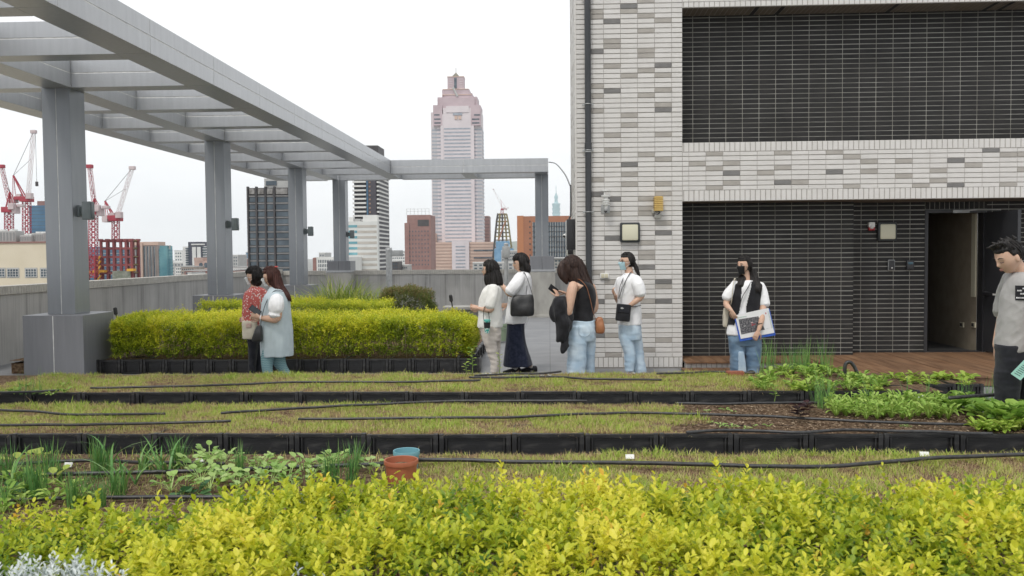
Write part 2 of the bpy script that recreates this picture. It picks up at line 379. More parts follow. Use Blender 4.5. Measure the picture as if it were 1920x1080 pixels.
for x in (x4, x5):
    yy = 27.15 if x == x4 else 26.2; k = .36
    mb = MB()
    for a, b in ((x-k, x-.003), (x+.003, x+k)): mb.bbox(a, b, yy-k, yy+k, 1.155, 1.55 if x == x5 else 1.45, .005)
    mb.mi = 1; mb.box(x-k-.03, x+k+.03, yy-k-.03, yy+k+.03, 1.10, 1.16); mb.build('column_base', [M_metal2, M_metal], PG, off=O)
    mb = MB(); mb.bbox(x-.38, x+.38, yy-.38, yy+.38, -.3, 1.10, .02); mb.bbox(x-.46, x+.46, yy-.46, yy+.46, -.3, -.17, .02); mb.build('pier', M_conc2, PG, off=O)
# flood lights on the column sides
fl = None
for i, (x, y) in enumerate(COLS+[(x4, 27.15)]):
    zz = at(150, 396, 12.05).z
    lb = ['large square floodlight on the nearest pergola column', 'square floodlight on the second pergola column', 'dark floodlight on the third pergola column', 'small dark floodlight on the far pergola column above the corner'][i]
    if fl is None:
        fl = empty('floodlight', (x+.195, y-.02, zz), lb, 'floodlight', 'floodlights on the pergola columns')
        mb = MB(); mb.bbox(0.001, .03, -.06, .06, -.08, .08, .006); mb.bbox(.025, .13, -.035, .035, -.06, .06, .012); mb.build('bracket', mat('lamp_bracket', (.17, .2, .21), (.2, .23, .24), .5, 8), fl, 30)
        mb = MB(); mb.bbox(.115, .235, -.15, -.035, -.125, .125, .008); mb.build('lamp_head', mat('lamp_head', (.13, .155, .16), (.16, .185, .19), .45, 8), fl, 30)
        mb = MB(); mb.bbox(.225, .245, -.135, -.05, -.11, .11, .004); mb.build('lamp_glass', mat('lamp_glass', (.09, .11, .12), None, .15), fl, 30)
    else: dup(fl, (x+.195, y-.02, zz), label=lb)

# ------------------------------------------------------------------ roof building
FY = 12.4
BX0 = X(1080, FY, 300)
def Zf(py, px=1280): return at(px, py, FY).z
TW, TH_ = .235, .0683
GX = X(1101, FY, 300)                                # a vertical joint of the tile grid
zr0 = Zf(100, 1200)                                  # a horizontal joint
oL = X(1279.5, FY, 480)
z_up0 = Zf(268); z_up0b = Zf(286); z_lo1b = Zf(357); z_lo1 = Zf(378); z_up1 = Zf(15); z_up1b = Zf(4)
def tiles(mb, u0, u1, z0, z1, P, cidx, gu, gz, tw, th, j=.007, bev=.004, base=1, jv=None):
    """individual tiles with bevelled rims over rect (u0..u1, z0..z1); P(u, z, out) -> point"""
    k0 = math.floor((u0-gu)/tw); k1 = math.ceil((u1-gu)/tw); r0_ = math.floor((z0-gz)/th); r1 = math.ceil((z1-gz)/th)
    jv = jv if jv is not None else j
    for k in range(k0, k1):
        for r in range(r0_, r1):
            a = max(u0, gu+k*tw+jv/2); b = min(u1, gu+(k+1)*tw-jv/2); c = max(z0, gz+r*th+j/2); d = min(z1, gz+(r+1)*th-j/2)
            if b-a < .012 or d-c < .012: continue
            mb.mi = cidx(k, r)
            dz = random.uniform(-.0008, .0008)
            vs = [P(a, c, 0), P(b, c, 0), P(b, d, 0), P(a, d, 0)] + [P(a+bev, c+bev, .008+dz), P(b-bev, c+bev, .008+dz), P(b-bev, d-bev, .008-dz), P(a+bev, d-bev, .008-dz)]
            mb.add(vs, [(4,5,6,7),(0,1,5,4),(1,2,6,5),(2,3,7,6),(3,0,4,7)])
front = lambda Y: (lambda u, z, o: (u, Y-o, z))
acc = {}
def mark(px, py, c):
    p = at(px, py, FY); acc[(math.floor((p.x-GX)/TW), math.floor((p.z-zr0)/TH_))] = c
L_, D_ = 2, 3
cx = {1: 205, 2: 293, 3: 387, 4: 480, 5: 573}
for c, lst in {1: ((62, L_), (90, L_), (280, D_), (497, L_), (552, L_), (632, L_), (1020, L_)), 2: ((116, D_), (225, L_), (250, L_), (360, L_), (524, D_), (769, L_), (852, L_)),
               3: ((32, D_), (60, L_), (440, L_), (660, L_), (714, L_), (935, D_), (990, L_), (1045, L_)), 4: ((5, L_), (84, L_), (166, L_), (276, L_), (303, L_), (385, L_), (549, L_), (878, L_)),
               5: ((110, L_), (356, D_), (410, L_), (521, L_), (602, L_), (630, D_), (766, L_), (905, L_), (1043, L_))}.items():
    for y, q in lst: mark(1050+cx[c]/3, y/3, q)
for x, y, q in ((205,80,D_),(205,508,L_),(205,668,D_),(205,853,D_),(205,975,L_),(205,775,L_),(293,105,D_),(293,183,L_),(293,322,D_),(293,560,L_),(293,640,L_),(293,775,L_),(293,853,L_),(293,960,L_),(383,25,L_),
                (473,103,L_),(473,155,L_),(473,183,L_),(473,345,L_),(473,400,L_),(473,427,L_),(473,480,D_),(473,668,L_),(473,747,L_),(473,932,L_),(563,22,L_),(563,75,L_),(563,237,L_),(563,293,D_),(563,560,D_),(563,587,L_),(563,668,D_),(563,880,L_)):
    mark(1050+x/2.92, 340+y/2.92, q)
for x, y, q in ((225,873,L_),(600,870,L_),(880,866,L_),(975,892,L_),(1068,918,L_),(1257,917,L_),(1730,857,D_),(1825,857,L_),(1900,880,L_),(1540,915,D_),(1637,940,L_),(40,932,L_),(318,929,L_),(225,955,L_),(600,952,L_),
                (318,983,D_),(506,981,L_),(880,977,D_),(1068,974,L_),(1446,970,L_),(1900,965,L_),(1257,1001,L_),(1446,1027,L_),(318,1040,L_),(600,1036,D_),(694,1034,L_),(225,1068,L_),(975,1060,L_),(1352,1056,L_),(1540,1055,D_),(1825,1052,L_)):
    mark(1280+x/3, y/3, q)
wc = lambda k, r: acc.get((k, r), 1)
RB = empty('roof_building', (BX0+2, FY, 0), 'rooftop building clad in pale grey tiles with recessed charcoal tiled bays and a doorway', 'building')
OB = RB.location
HT = 6.4; XE_ = 10.5; NB = FY+.012
mb = MB()                                            # grout body
for x0, x1, z0, z1 in ((BX0+.008, oL, -.02, HT), (oL, XE_, z_lo1+.0, z_up0), (oL, XE_, z_up1, HT)):
    mb.box(x0, x1, FY, FY+.44 if x0 == oL else FY+3.1, z0, z1)
mb.box(oL, XE_, FY+.74, FY+.9, z_lo1-.0, HT)         # rear upper shell
mb.build('wall', M_grout, RB, off=OB)
mb = MB()
tiles(mb, BX0, oL, .16, HT, front(FY), wc, GX, zr0, TW, TH_, j=.0085, jv=.0025, bev=.0035)
tiles(mb, oL+.003, XE_, z_up0b-.136, z_up0b, front(FY), lambda k, r: 9, GX, zr0, TW, TH_) if 0 else None
tiles(mb, oL+.003, XE_, z_lo1b, z_up0b, front(FY), wc, GX, zr0, TW, TH_, j=.0085, jv=.0025, bev=.0035)
tiles(mb, oL+.003, XE_, z_up1b, HT, front(FY), wc, GX, zr0, TW, TH_, j=.0085, jv=.0025, bev=.0035)
mb.mi = 1
mb.build('tile_cladding', [M_grout, M_white, M_taupe, M_dgrey], RB, off=OB)
mb = MB(); one = lambda k, r: 1
for a_, b_, c_, d_ in ((oL+.003, XE_, z_up0b+.003, z_up0), (oL+.003, XE_, z_lo1, z_lo1b-.003), (oL+.003, XE_, z_up1, z_up1b-.003), (BX0, oL, .015, .155)):
    mb = MB(); tiles(mb, a_, b_, c_, d_, front(FY), one, GX, c_, .0705, .4); mb.build('soldier_course', [M_grout, M_white], RB, off=OB)
mb = MB()                                            # left flank of the building
tiles(mb, FY+.05, FY+3.0, 0, HT, lambda u, z, o: (BX0+.008-o, u, z), lambda k, r: 2 if random.random() < .1 else 1, FY, zr0, TW, TH_)
mb.build('tile_cladding', [M_grout, M_white, M_taupe], RB, off=OB)
mb = MB(); mb.box(BX0-.012, BX0+.012, FY-.014, FY+.04, .0, HT); mb.build('corner_trim', mat('corner_trim', (.62, .60, .57), None, .5), RB, off=OB)
mb = MB()                                            # soffits of the two recesses
M_soff = mat('soffit_tile', (.16, .13, .105), (.20, .165, .135), .7, 6); M_sj = mat('soffit_joint', (.05, .045, .04), None, .9)
tiles(mb, oL+.01, XE_, FY+.02, FY+.44, lambda u, z, o: (u, z, z_up1-.001-o*.4), lambda k, r: 3 if random.random() < .06 else 2, GX, FY+.02, .0705, .45, j=.010)
mb.build('soffit_tiles', [M_sj, M_white, M_soff, M_black], RB, off=OB); mb = MB()
tiles(mb, oL+.01, XE_, FY+.02, FY+.74, lambda u, z, o: (u, z, z_lo1-.001-o*.4), lambda k, r: 2, GX, FY+.02, .0705, .75, j=.006)
mb.build('soffit_tiles', [M_sj, M_white, M_soff, M_black], RB, off=OB)
# charcoal bays
UY, LY, DY = FY+.43, FY+.44, 13.15
dX0 = X(1733, DY, 530); dX1 = X(1841, DY, 530); sX = X(1600, LY, 530)
dZ0 = .135; dZ1 = at(1780, 399, DY).z
bgx = X(1299, UY, 200); bgz = at(1300, 250, UY).z
mb = MB(); tiles(mb, oL-.02, XE_, z_up0-.02, z_up1, front(UY), lambda k, r: 1, bgx, bgz, TW, TH_, j=.0095, bev=.003, jv=.0075); mb.mi = 0
mb.box(oL-.03, XE_, UY, UY+.05, z_up0-.05, z_up1+.05); mb.build('charcoal_bay', [M_grout2, M_black], RB, off=OB)
bgx2 = X(1299, LY, 500); bgz2 = at(1300, 600, LY).z
mb = MB(); tiles(mb, oL-.02, sX, -.02, z_lo1, front(LY), lambda k, r: 1, bgx2, bgz2, TW, TH_, j=.0115, bev=.003, jv=.006); mb.mi = 0
mb.box(oL-.03, sX-.004, LY, LY+.33, -.02, z_lo1+.05)
bgx3 = X(1614, DY, 500)
mb2 = mb; mb2.mi = 1
tiles(mb, sX, dX0, .05, z_lo1, front(DY), lambda k, r: 1, bgx3, bgz2, TW, TH_, j=.0115, bev=.003, jv=.007)
tiles(mb, dX1+.06, XE_, .05, z_lo1, front(DY), lambda k, r: 1, bgx3, bgz2, TW, TH_, j=.0115, bev=.003, jv=.007)
tiles(mb, dX0+.005, dX1+.06, dZ1+.05, z_lo1, front(DY), lambda k, r: 1, bgx3, dZ1+.05, .0705, .14, j=.0095, bev=.003); mb.mi = 0
mb.box(sX-.004, dX0, DY, DY+.15, -.02, z_lo1+.05); mb.box(dX1+.05, XE_, DY, DY+.15, -.02, z_lo1+.05); mb.box(dX0, dX1+.05, DY, DY+.15, dZ1+.05, z_lo1+.05)
mb.build('charcoal_bay', [M_grout2, M_black], RB, off=OB)
# doorway, room behind it, door leaf
mb = MB(); fw = .045
mb.box(dX0, dX0+fw, DY-.012, DY+.16, .1, dZ1+.05); mb.box(dX1+.005, dX1+.05, DY-.012, DY+.16, .1, dZ1+.05); mb.box(dX0+fw, dX1+.005, DY-.012, DY+.16, dZ1, dZ1+.05); mb.box(dX0+fw, dX1+.005, DY-.005, DY+.16, .1, .14)
mb.build('door_frame', M_dark, RB, off=OB)
M_int = mat('interior_plaster', (.25, .21, .155), (.30, .255, .19), .8, 6, bump=.1, bscale=120)
mb = MB()
rx0, rx1, ry0, ry1, rz1 = dX0-1.6, dX1+.004, DY+.16, DY+5, 2.7
mb.quad((rx1, ry0, .12), (rx1, ry1, .12), (rx1, ry1, rz1), (rx1, ry0, rz1)); mb.quad((rx0, ry1, .12), (rx1, ry1, .12), (rx1, ry1, rz1), (rx0, ry1, rz1))
mb.quad((rx0, ry0, .12), (rx0, ry1, .12), (rx0, ry1, rz1), (rx0, ry0, rz1)); mb.quad((rx0, ry0, rz1), (rx1, ry0, rz1), (rx1, ry1, rz1), (rx0, ry1, rz1))
mb.quad((rx0, ry0, .1), (dX0, ry0, .1), (dX0, ry0, rz1), (rx0, ry0, rz1)); mb.quad((dX0, ry0+.001, dZ1+.03), (rx1, ry0+.001, dZ1+.03), (rx1, ry0+.001, rz1), (dX0, ry0+.001, rz1))
mb.build('room_wall', M_int, RB, off=OB)
mb = MB(); mb.box(rx0, rx1, ry0-.16, ry1, .07, .121); mb.build('room_floor', mat('room_floor', (.05, .05, .05), (.07, .07, .07), .6, 20), RB, off=OB)
mb = MB(); mb.box(rx1-.02, rx1, ry0+.02, ry0+.14, at(1838, 557, 13.3).z, dZ1-.01); mb.build('wall_panel', mat('wall_panel', (.55, .52, .40), None, .5), RB, off=OB)
M_sock = mat('ivory_plastic', (.6, .56, .42), None, .4)
for sy, spx in ((13.75, 1807), (13.38, 1827)):
    mb = MB(); zc = at(spx, 609, sy).z; mb.bbox(rx1-.014, rx1, sy-.06, sy+.06, zc-.04, zc+.04, .003); mb.mi = 1; mb.box(rx1-.016, rx1-.013, sy-.02, sy+.05, zc-.025, zc+.025)
    mb.build('wall_socket', [M_sock, M_dark], RB, off=OB)
hx = dX1+.02
mb = MB(); mb.bbox(hx, hx+.045, DY-.93, DY-.015, .155, dZ1-.005, .003); dr = mb.build('door', mat('door_paint', (.035, .036, .041), (.045, .046, .05), .45, 3), RB, off=OB)
zc = at(1870, 553, 12.6).z
mb = MB(); mb.bbox(hx-.06, hx-.035, DY-.86, DY-.1, zc-.02, zc+.02, .005); mb.bbox(hx-.055, hx, DY-.88, DY-.78, zc-.03, zc+.03, .005); mb.bbox(hx-.055, hx, DY-.16, DY-.08, zc-.03, zc+.03, .005); mb.mi = 1; mb.box(hx-.062, hx-.059, DY-.6, DY-.4, zc-.012, zc+.012)
mb.build('push_bar', [M_dark, M_pvc], dr, off=OB)
mb = MB(); mb.rod((dX0+.5, DY-.03, dZ1+.025), (dX1-.15, DY-.16, dZ1+.035), .02); mb.rod((dX1-.15, DY-.16, dZ1+.035), (hx+.01, DY-.45, dZ1+.02), .02); mb.bbox(dX0+.38, dX0+.62, DY-.05, DY-.013, dZ1-.005, dZ1+.04, .004)
mb.build('door_closer', M_steel, RB, off=OB)
# ------------------------------------------------------------------ wooden deck
M_wood = mat('oiled_decking', (.15, .078, .042), (.29, .17, .095), .55, 1.6, (9, 1.1, 9), bump=.3, bscale=30, bstretch=(6, .6, 6), lo=.3, hi=.75, spec=.35)
M_wood2 = mat('weathered_decking', (.125, .067, .037), (.255, .15, .085), .6, 1.6, (9, 1.1, 9), bump=.3, bscale=30, bstretch=(6, .6, 6), lo=.3, hi=.75, spec=.35)
def deck(label, x0, x1, y0, y1, z, fascia=True, pw=.142):
    t = empty('wooden_deck', ((x0+x1)/2, y0, 0), label, 'deck'); mb = MB(); x = x0
    while x < x1-.03:
        mb.mi = random.choice((0, 1)); b = min(x+pw-.006, x1); ym = random.choice([None, None, y0+(y1-y0)*random.uniform(.3, .7)]) if y1-y0 > 1 else None
        dz = random.uniform(-.0015, .0015)
        for a, c in (((y0, ym-.002), (ym+.002, y1)) if ym else ((y0, y1),)): mb.bbox(x, b, a, c, z-.028+dz, z+dz, .003)
        x += pw
    mb.build('deck_boards', [M_wood, M_wood2], t, off=t.location)
    if fascia:
        mb = MB(); mb.bbox(x0, x1, y0+.02, y0+.045, z-.12, z-.031, .004); mb.build('fascia_board', M_wood2, t, off=t.location)
        mb = MB(); mb.box(x0+.05, x1-.05, y0+.05, y1-.02, .004, z-.03); mb.build('joist_frame', M_dark, t, off=t.location)
    return t
dkx = X(1572, 11.2, 680)
deck('broad brown timber deck in front of the open doorway', dkx, XE_, 10.62, 13.13, .13)
deck('narrow timber ledge inside the charcoal bay behind the woman with the folder', oL+.01, dkx-.01, 12.16, LY-.012, .125, False)
mb = MB(); tiles(mb, oL+.01, dkx-.02, .01, .09, front(12.22), lambda k, r: 1, GX, .005, .0705, .4); mb.mi = 0; mb.box(oL+.01, dkx-.02, 12.22, 12.3, 0, .095); mb.build('step_riser', [M_grout, M_white], RB, off=OB)
deck('low timber step on the paving under the woman with the folder', oL-.05, dkx-.01, 10.9, 12.19, .035, False)
# ================================================================== fixtures on the building
def pt(px, py, Y): return at(px, py, Y)
# downpipe
p0 = pt(1103, 300, FY-.07); r_ = 5.8/F*FY
t = empty('downpipe', (p0.x, FY-.07, .1), 'dark grey rainwater downpipe running up the pale tiled corner', 'downpipe')
mb = MB(); mb.tube([(0, 0, 0), (0, 0, .5), (0, 0, 3.2), (0, 0, 6.2)], r_, 16); mb.build('pipe', mat('pipe_paint', (.028, .032, .037), (.045, .048, .053), .4, 4, (1, 1, .4)), t, 40)
mb = MB(); mb.lathe([(r_+.001, -.06), (r_+.007, -.055), (r_+.007, .055), (r_+.001, .06)], 16, (0, 0, 3.1-.1)); mb.build('coupling', MATS['pipe_paint'].m, t, 40)
for py in (-2, 197, 283, 398):
    zc = Z(py, FY, 1103)-.1
    mb = MB(); mb.tube([(r_*1.12*math.cos(a), r_*1.12*math.sin(a), zc) for a in [R(20+k*16) for k in range(21)]], .006, 6); mb.bbox(-r_-.035, r_+.035, r_*.6, r_*.6+.012, zc-.012, zc+.012, .003)
    if py == 283: mb.lathe([(r_+.002, zc-.028), (r_+.005, zc-.026), (r_+.005, zc+.026), (r_+.002, zc+.028)], 16)
    mb.build('pipe_clamp', M_steel, t, 40)
# square wall lights
def wall_light(px, py, Y, w, label):
    p = pt(px, py, Y); h = w/2; t = empty('wall_light', (p.x, Y, p.z), label, 'wall light', 'square wall lights')
    mb = MB(); mb.bbox(-h, h, -.075, -.01, -h, h, .022); mb.build('housing', mat('lamp_housing', (.03, .035, .037), None, .4) if 'lamp_housing' not in MATS else MATS['lamp_housing'].m, t, 40)
    mb = MB(); k = h-.028; mb.bbox(-k, k, -.088, -.06, -k, k, .02); mb.build('diffuser', mat('diffuser', (.63, .61, .46), (.66, .64, .49), .35, 3) if 'diffuser' not in MATS else MATS['diffuser'].m, t, 40)
wall_light(1180.5, 436, FY, .278, 'square cream wall light with black rim on the pale tiled corner')
wall_light(1661, 434.5, DY, .275, 'square wall light with black rim on the charcoal tiles beside the doorway')
# weather sensor and yellow sensor
p = pt(1136, 385, FY-.13); t = empty('weather_sensor', (p.x, FY, Z(392, FY, 1136)), 'white ultrasonic weather sensor on a grey wall bracket', 'weather sensor')
mb = MB(); mb.bbox(-.062, .062, -.02, -.009, -.06, .06, .003); mb.bbox(-.02, .02, -.15, -.02, -.03, .0, .004); mb.build('bracket', M_steel, t, 30)
mb = MB(); pr = [(0, .0), (.025, .0), (.028, .045)]
z = .05
for k in range(3): pr += [(.055, z), (.058, z+.012), (.036, z+.022)]; z += .03
pr += [(.03, z+.005), (.03, z+.02), (.062, z+.022), (.066, z+.045), (.04, z+.05), (0, z+.05)]
mb.lathe(pr, 20, (0, -.13, 0)); mb.build('shield', M_pvc, t, 35)
mb = MB(); 
for a in (0, 2.1, 4.2): mb.tube([(.045*math.cos(a), -.13+.045*math.sin(a), z+.048), (.045*math.cos(a), -.13+.045*math.sin(a), z+.1)], .006, 6)
mb.lathe([(0, z+.1), (.066, z+.1), (.066, z+.118), (0, z+.12)], 20, (0, -.13, 0)); mb.build('cap', M_pvc, t, 35)
mb = MB(); mb.tube([(0, -.13, .0), (.012, -.13, -.03), (.0, -.1, -.05), (-.01, -.06, -.04), (-.005, -.02, -.02)], .006, 6, sub=4); mb.build('cable', M_hose, t, 60)
t = empty('air_sensor', (X(1233, FY, 385), FY, Z(396, FY, 1233)), 'yellow louvred sensor housing with a junction box below it', 'air sensor')
mb = MB()
for k in range(8): mb.bbox(-.062, .062, -.145, -.02, .0+k*.025, .018+k*.025, .004)
mb.bbox(-.05, .05, -.13, -.03, 0, .2, .004); mb.build('louvres', mat('yellow_plastic', (.58, .39, .12), (.64, .45, .15), .45, 6), t, 30)
mb = MB(); mb.bbox(-.085, -.03, -.05, -.009, -.03, .03, .004); mb.bbox(-.045, .045, -.06, -.009, -.1, -.045, .004); mb.build('junction_box', mat('grey_plastic', (.42, .41, .37), None, .5), t, 30)
mb = MB(); mb.tube([(0, -.08, .0), (.02, -.08, -.025), (.0, -.07, -.04), (-.02, -.05, -.05), (.03, -.04, -.06)], .006, 6, sub=4); mb.build('cable', M_hose, t, 60)
t = empty('outlet_box', (X(1133, FY, 517), FY, Z(517, FY, 1133)), 'small white covered outlet box low on the pale tiles', 'outlet box')
mb = MB(); mb.bbox(-.06, .06, -.045, -.009, -.036, .036, .006); mb.build('cover', M_pvc, t, 30); mb = MB(); mb.bbox(-.045, .0, -.05, -.043, -.028, .028, .003); mb.bbox(.006, .05, -.05, -.043, -.028, .028, .003); mb.build('flap', M_sock, t, 30)
t = empty('alarm_siren', (X(1632, DY, 425), DY, Z(425, DY, 1632)), 'small alarm siren with white top and red beacon beside the doorway light', 'alarm')
mb = MB(); mb.bbox(-.045, .045, -.07, -.009, -.01, .065, .012); mb.tube([(0, -.055, .0), (0, -.06, -.02)], .028, 10); mb.build('horn', M_pvc, t, 40); mb = MB(); mb.bbox(-.046, .046, -.06, -.009, -.058, -.008, .01); mb.build('beacon', mat('red_lens', (.35, .012, .015), None, .2), t, 40)
t = empty('card_reader', (X(1670, DY, 497), DY, Z(497, DY, 1670)), 'slim access reader with silver rim on the charcoal tiles', 'access reader')
mb = MB(); mb.bbox(-.048, .048, -.04, -.009, -.078, .078, .01); mb.build('rim', M_steel, t, 30); mb = MB(); mb.bbox(-.04, .04, -.046, -.035, -.07, .07, .006); mb.mi = 1; mb.bbox(-.008, .012, -.048, -.044, -.05, -.032, .001); mb.mi = 0; mb.tube([(0, -.045, .045), (0, -.05, .045)], .01, 8); mb.build('keypad', [M_dark, M_pvc], t, 30)
t = empty('card_reader', (X(1705, DY, 497), DY, Z(497, DY, 1705)), 'dark entry terminal with a small blue screen nearest the doorway', 'access reader')
mb = MB(); mb.bbox(-.055, .055, -.045, -.009, -.07, .07, .008); mb.bbox(-.04, .04, -.05, -.04, -.055, -.01, .003); mb.build('housing', M_dark, t, 30); mb = MB(); mb.bbox(-.035, .035, -.048, -.04, .012, .045, .002); mb.build('screen', mat('blue_screen', (.06, .13, .17), None, .15), t, 30)
# boxes and camera on the left flank, cable to the pergola
fx = BX0
t = empty('equipment_box', (fx, 12.75, Z(440, 12.75, 1076)), 'black faced electrical box on the flank of the tiled building', 'electrical box')
mb = MB(); mb.bbox(-.13, -.005, -.12, .12, -.22, .22, .01); mb.build('case', M_dark, t, 30); mb = MB(); mb.bbox(-.145, -.128, -.10, .10, -.2, .2, .006); mb.build('lid', M_steel, t, 30)
t = empty('equipment_box', (fx, 13.6, Z(455, 13.6, 1070)), 'smaller pale box below the black one on the building flank', 'electrical box')
mb = MB(); mb.bbox(-.12, -.005, -.1, .1, -.2, .14, .01); mb.build('case', mat('pale_box', (.5, .5, .46), None, .5), t, 30); mb = MB(); mb.bbox(-.1, -.02, -.115, -.099, -.18, .12, .004); mb.build('lid', M_dark, t, 30)
t = empty('security_camera', (fx, 14.2, Z(443, 14.2, 1064)), 'small white bullet camera pointing left from the building flank', 'security camera')
mb = MB(); mb.tube([(-.01, 0, 0), (-.05, 0, .01), (-.08, 0, .03)], .016, 8); mb.build('arm', M_pvc, t, 40); mb = MB(); mb.tube([(-.07, -.0, .03), (-.1, -.05, .02), (-.14, -.12, .0)], .032, 12); mb.mi = 1; mb.tube([(-.14, -.12, .0), (-.146, -.131, -.003)], .022, 10); mb.build('camera_body', [M_pvc, M_dark], t, 40)
pts = [pt(1029, 304, 26), pt(1042, 307, 24), pt(1058, 325, 19), pt(1068, 346, 15.5), pt(1070, 352, 15), pt(1070, 400, 14.6), pt(1068, 408, 14.4), pt(1063, 424, 14.3), pt(1067, 430, 14.25)]
mb = MB(); mb.tube(pts, .014, 8, sub=5); tag(mb.build('power_cable', M_hose, None, 60), 'black cable looping from the pergola end to the building flank', 'cable')

# ================================================================== planting beds
BZ = .2
BEDS = {'A': (-7.6, -1.12, 12.0, 16.6), 'B': (-7.9, 4.0, 9.09, 10.5), 'C': (-7.9, 3.78, 6.96, 8.36), 'D': (-7.9, 5.6, 4.3, 6.26), 'E': (-4.2, 4.2, 1.7, 3.5)}
def bed(key, rect=None, dens=9):
    x0, x1, y0, y1 = rect or BEDS[key]
    nx = int((x1-x0)*dens*2); ny = max(int((y1-y0)*dens*2), 2); V = []; Fc = []
    for j in range(ny+1):
        for i in range(nx+1):
            x = x0+(x1-x0)*i/nx; y = y0+(y1-y0)*j/ny; e = 1 if 0 < i < nx and 0 < j < ny else 0
            V.append((x, y, BZ-.012+e*(.012*noise.noise((x*2.2, y*2.2, 3.1))+.010*noise.noise((x*9, y*9, 1)))))
    for j in range(ny):
        for i in range(nx): a = j*(nx+1)+i; Fc.append((a, a+1, a+nx+2, a+nx+1))
    mb = MB(); mb.add(V, Fc); mb.box(x0+.02, x1-.02, y0+.03, y1-.02, .004, BZ-.05)
    return tag(mb.build('bed_soil', M_soil, None, 40), kind='structure')
for k in 'ABCDE': bed(k)
bed(None, (4.02, 4.6, 9.55, 10.5)); bed(None, (3.79, 5.6, 6.96, 7.5))
M_crate = M_plastic
def crate_mesh(w, h=.2, d=.44):
    mb = MB(); k = w/2-.004
    mb.bbox(-k, k, .02, .032, .012, h-.02, .002)                      # recessed front panel
    mb.bbox(-k, k, -.006, .034, h-.028, h, .004); mb.bbox(-k, k, .002, .034, .0, .02, .003)
    for s in (-1, 1): mb.bbox(s*k-(.038 if s > 0 else 0), s*k+(.038 if s < 0 else 0), -.012, .036, 0, h+.004, .005); mb.bbox(s*(k-.055)-.006, s*(k-.055)+.006, .0, .03, .02, h-.03, .002)
    for z in (.055, .085, .115, .145): mb.box(-k+.06, k-.06, .0185, .0205, z, z+.004)
    for s in (-1, 1): mb.bbox(s*k-(.012 if s > 0 else 0), s*k+(.012 if s < 0 else 0), .036, d, 0, h-.01, .003)
    mb.bbox(-k, k, d-.012, d, 0, h-.01, .003)
    return mb.mesh('planter_crate', M_crate, 35)
def crates(xa, xb, y, w, label, group, flip=False):
    me = crate_mesh(w); n = int(round((xb-xa)/w))
    for i in range(n):
        o = link('planter_crate', me); x = xa+(i+.5)*w
        o.location = (x, y+random.uniform(-.006, .006), random.uniform(-.004, .004)); o.rotation_euler = (random.uniform(-.01, .01), random.uniform(-.006, .006), random.uniform(-.008, .008))
        tag(o, label, 'planter crate', group)
crates(-7.85, 3.99, 9.05, .58, 'black ribbed planter crate in the row edging the second grass bed', 'crates edging the second grass bed')
crates(4.02, 4.60, 9.5, .29, 'black planter crate set back at the right end of the second grass bed', 'crates set back at the right')
crates(-7.85, 5.0, 6.92, .58, 'black ribbed planter crate in the front row edging the third grass bed', 'crates edging the third grass bed')
crates(-6.6, -1.12, 11.96, .313, 'small black planter crate along the foot of the long clipped hedge', 'crates edging the hedge bed')
me = crate_mesh(.46)
for i in range(9):
    o = link('planter_crate', me); o.location = (-1.08, 12.2+i*.46, 0); o.rotation_euler = (0, 0, R(90)); tag(o, 'black planter crate along the walkway side of the long clipped hedge', 'planter crate', 'crates beside the walkway')
# front planter of the near bed
# ------------------------------------------------------------------ hoses
def hose(pp, label, z=BZ+.03, r=.012, wob=.006):
    pts = [onz(x, y, z) for x, y in pp]
    pts2, _ = catmull(pts, [r]*len(pts), 8)
    for i, q in enumerate(pts2): q.z += wob*noise.noise((q.x*3, q.y*3, len(pp)))
    mb = MB(); mb.tube(pts2, r, 8)
    tag(mb.build('irrigation_hose', M_hose, None, 60), label, 'hose', 'irrigation hoses')
hose([(-30, 768), (60, 771), (130, 777), (310, 776)], 'thin black hose lying at the back of the third grass bed, left end')
hose([(-30, 797), (150, 796), (300, 793), (432, 789)], 'black hose crossing the middle of the third grass bed from the left edge')
hose([(415, 775), (560, 765), (700, 758), (860, 752), (1100, 752)], 'long black hose rising towards the crates at the back of the third grass bed')
hose([(560, 786), (760, 784), (950, 782), (1100, 776), (1200, 774), (1450, 781), (1640, 791), (1850, 797)], 'longest black hose along the middle of the third bed, from grass onto bare mulch')
hose([(1268, 756), (1360, 757), (1480, 755), (1560, 756)], 'black hose on bare mulch just in front of the second row of crates')
hose([(1288, 810), (1340, 807), (1430, 808), (1510, 811), (1590, 806), (1700, 809), (1860, 813)], 'black hose draped along the rim of the front crates on the mulch', BZ+.02, .013)
hose([(-30, 892), (110, 889), (350, 884), (540, 876), (660, 872), (720, 869), (800, 862), (1000, 866), (1280, 870), (1500, 875), (1640, 869), (1760, 858), (1950, 852)], 'thick black hose running behind the flower pots across the nearest grass strip', BZ+.035, .014)
hose([(-30, 872), (100, 866), (200, 864), (300, 868), (420, 870)], 'black hose behind the spring onions at the foot of the crates')
hose([(20, 938), (120, 934), (260, 932), (400, 932), (520, 928)], 'black hose in the soil in front of the spring onions', BZ+.02)
hose([(170, 727), (345, 724), (480, 719), (600, 716), (740, 716), (900, 713)], 'black hose along the second grass bed behind its crates')
hose([(890, 704), (960, 701), (1010, 700), (1052, 697)], 'short black hose looping past the pale pebbles at the back of the second grass bed')
hose([(880, 707), (950, 708), (1040, 706), (1100, 710), (1240, 712)], 'black hose under the two women in the walkway, on the grass')
hose([(1232, 700), (1290, 699), (1340, 697), (1415, 699)], 'black hose at the back of the second grass bed by the woman with the folder')
hose([(-30, 736), (40, 735), (110, 732)], 'black hose among the weeds at the far left of the second grass bed')
hose([(1780, 746), (1850, 741), (1950, 738)], 'thick black hose over the leafy greens in front of the man', BZ+.16, .016)
pts = [onz(1588, 712, BZ)]
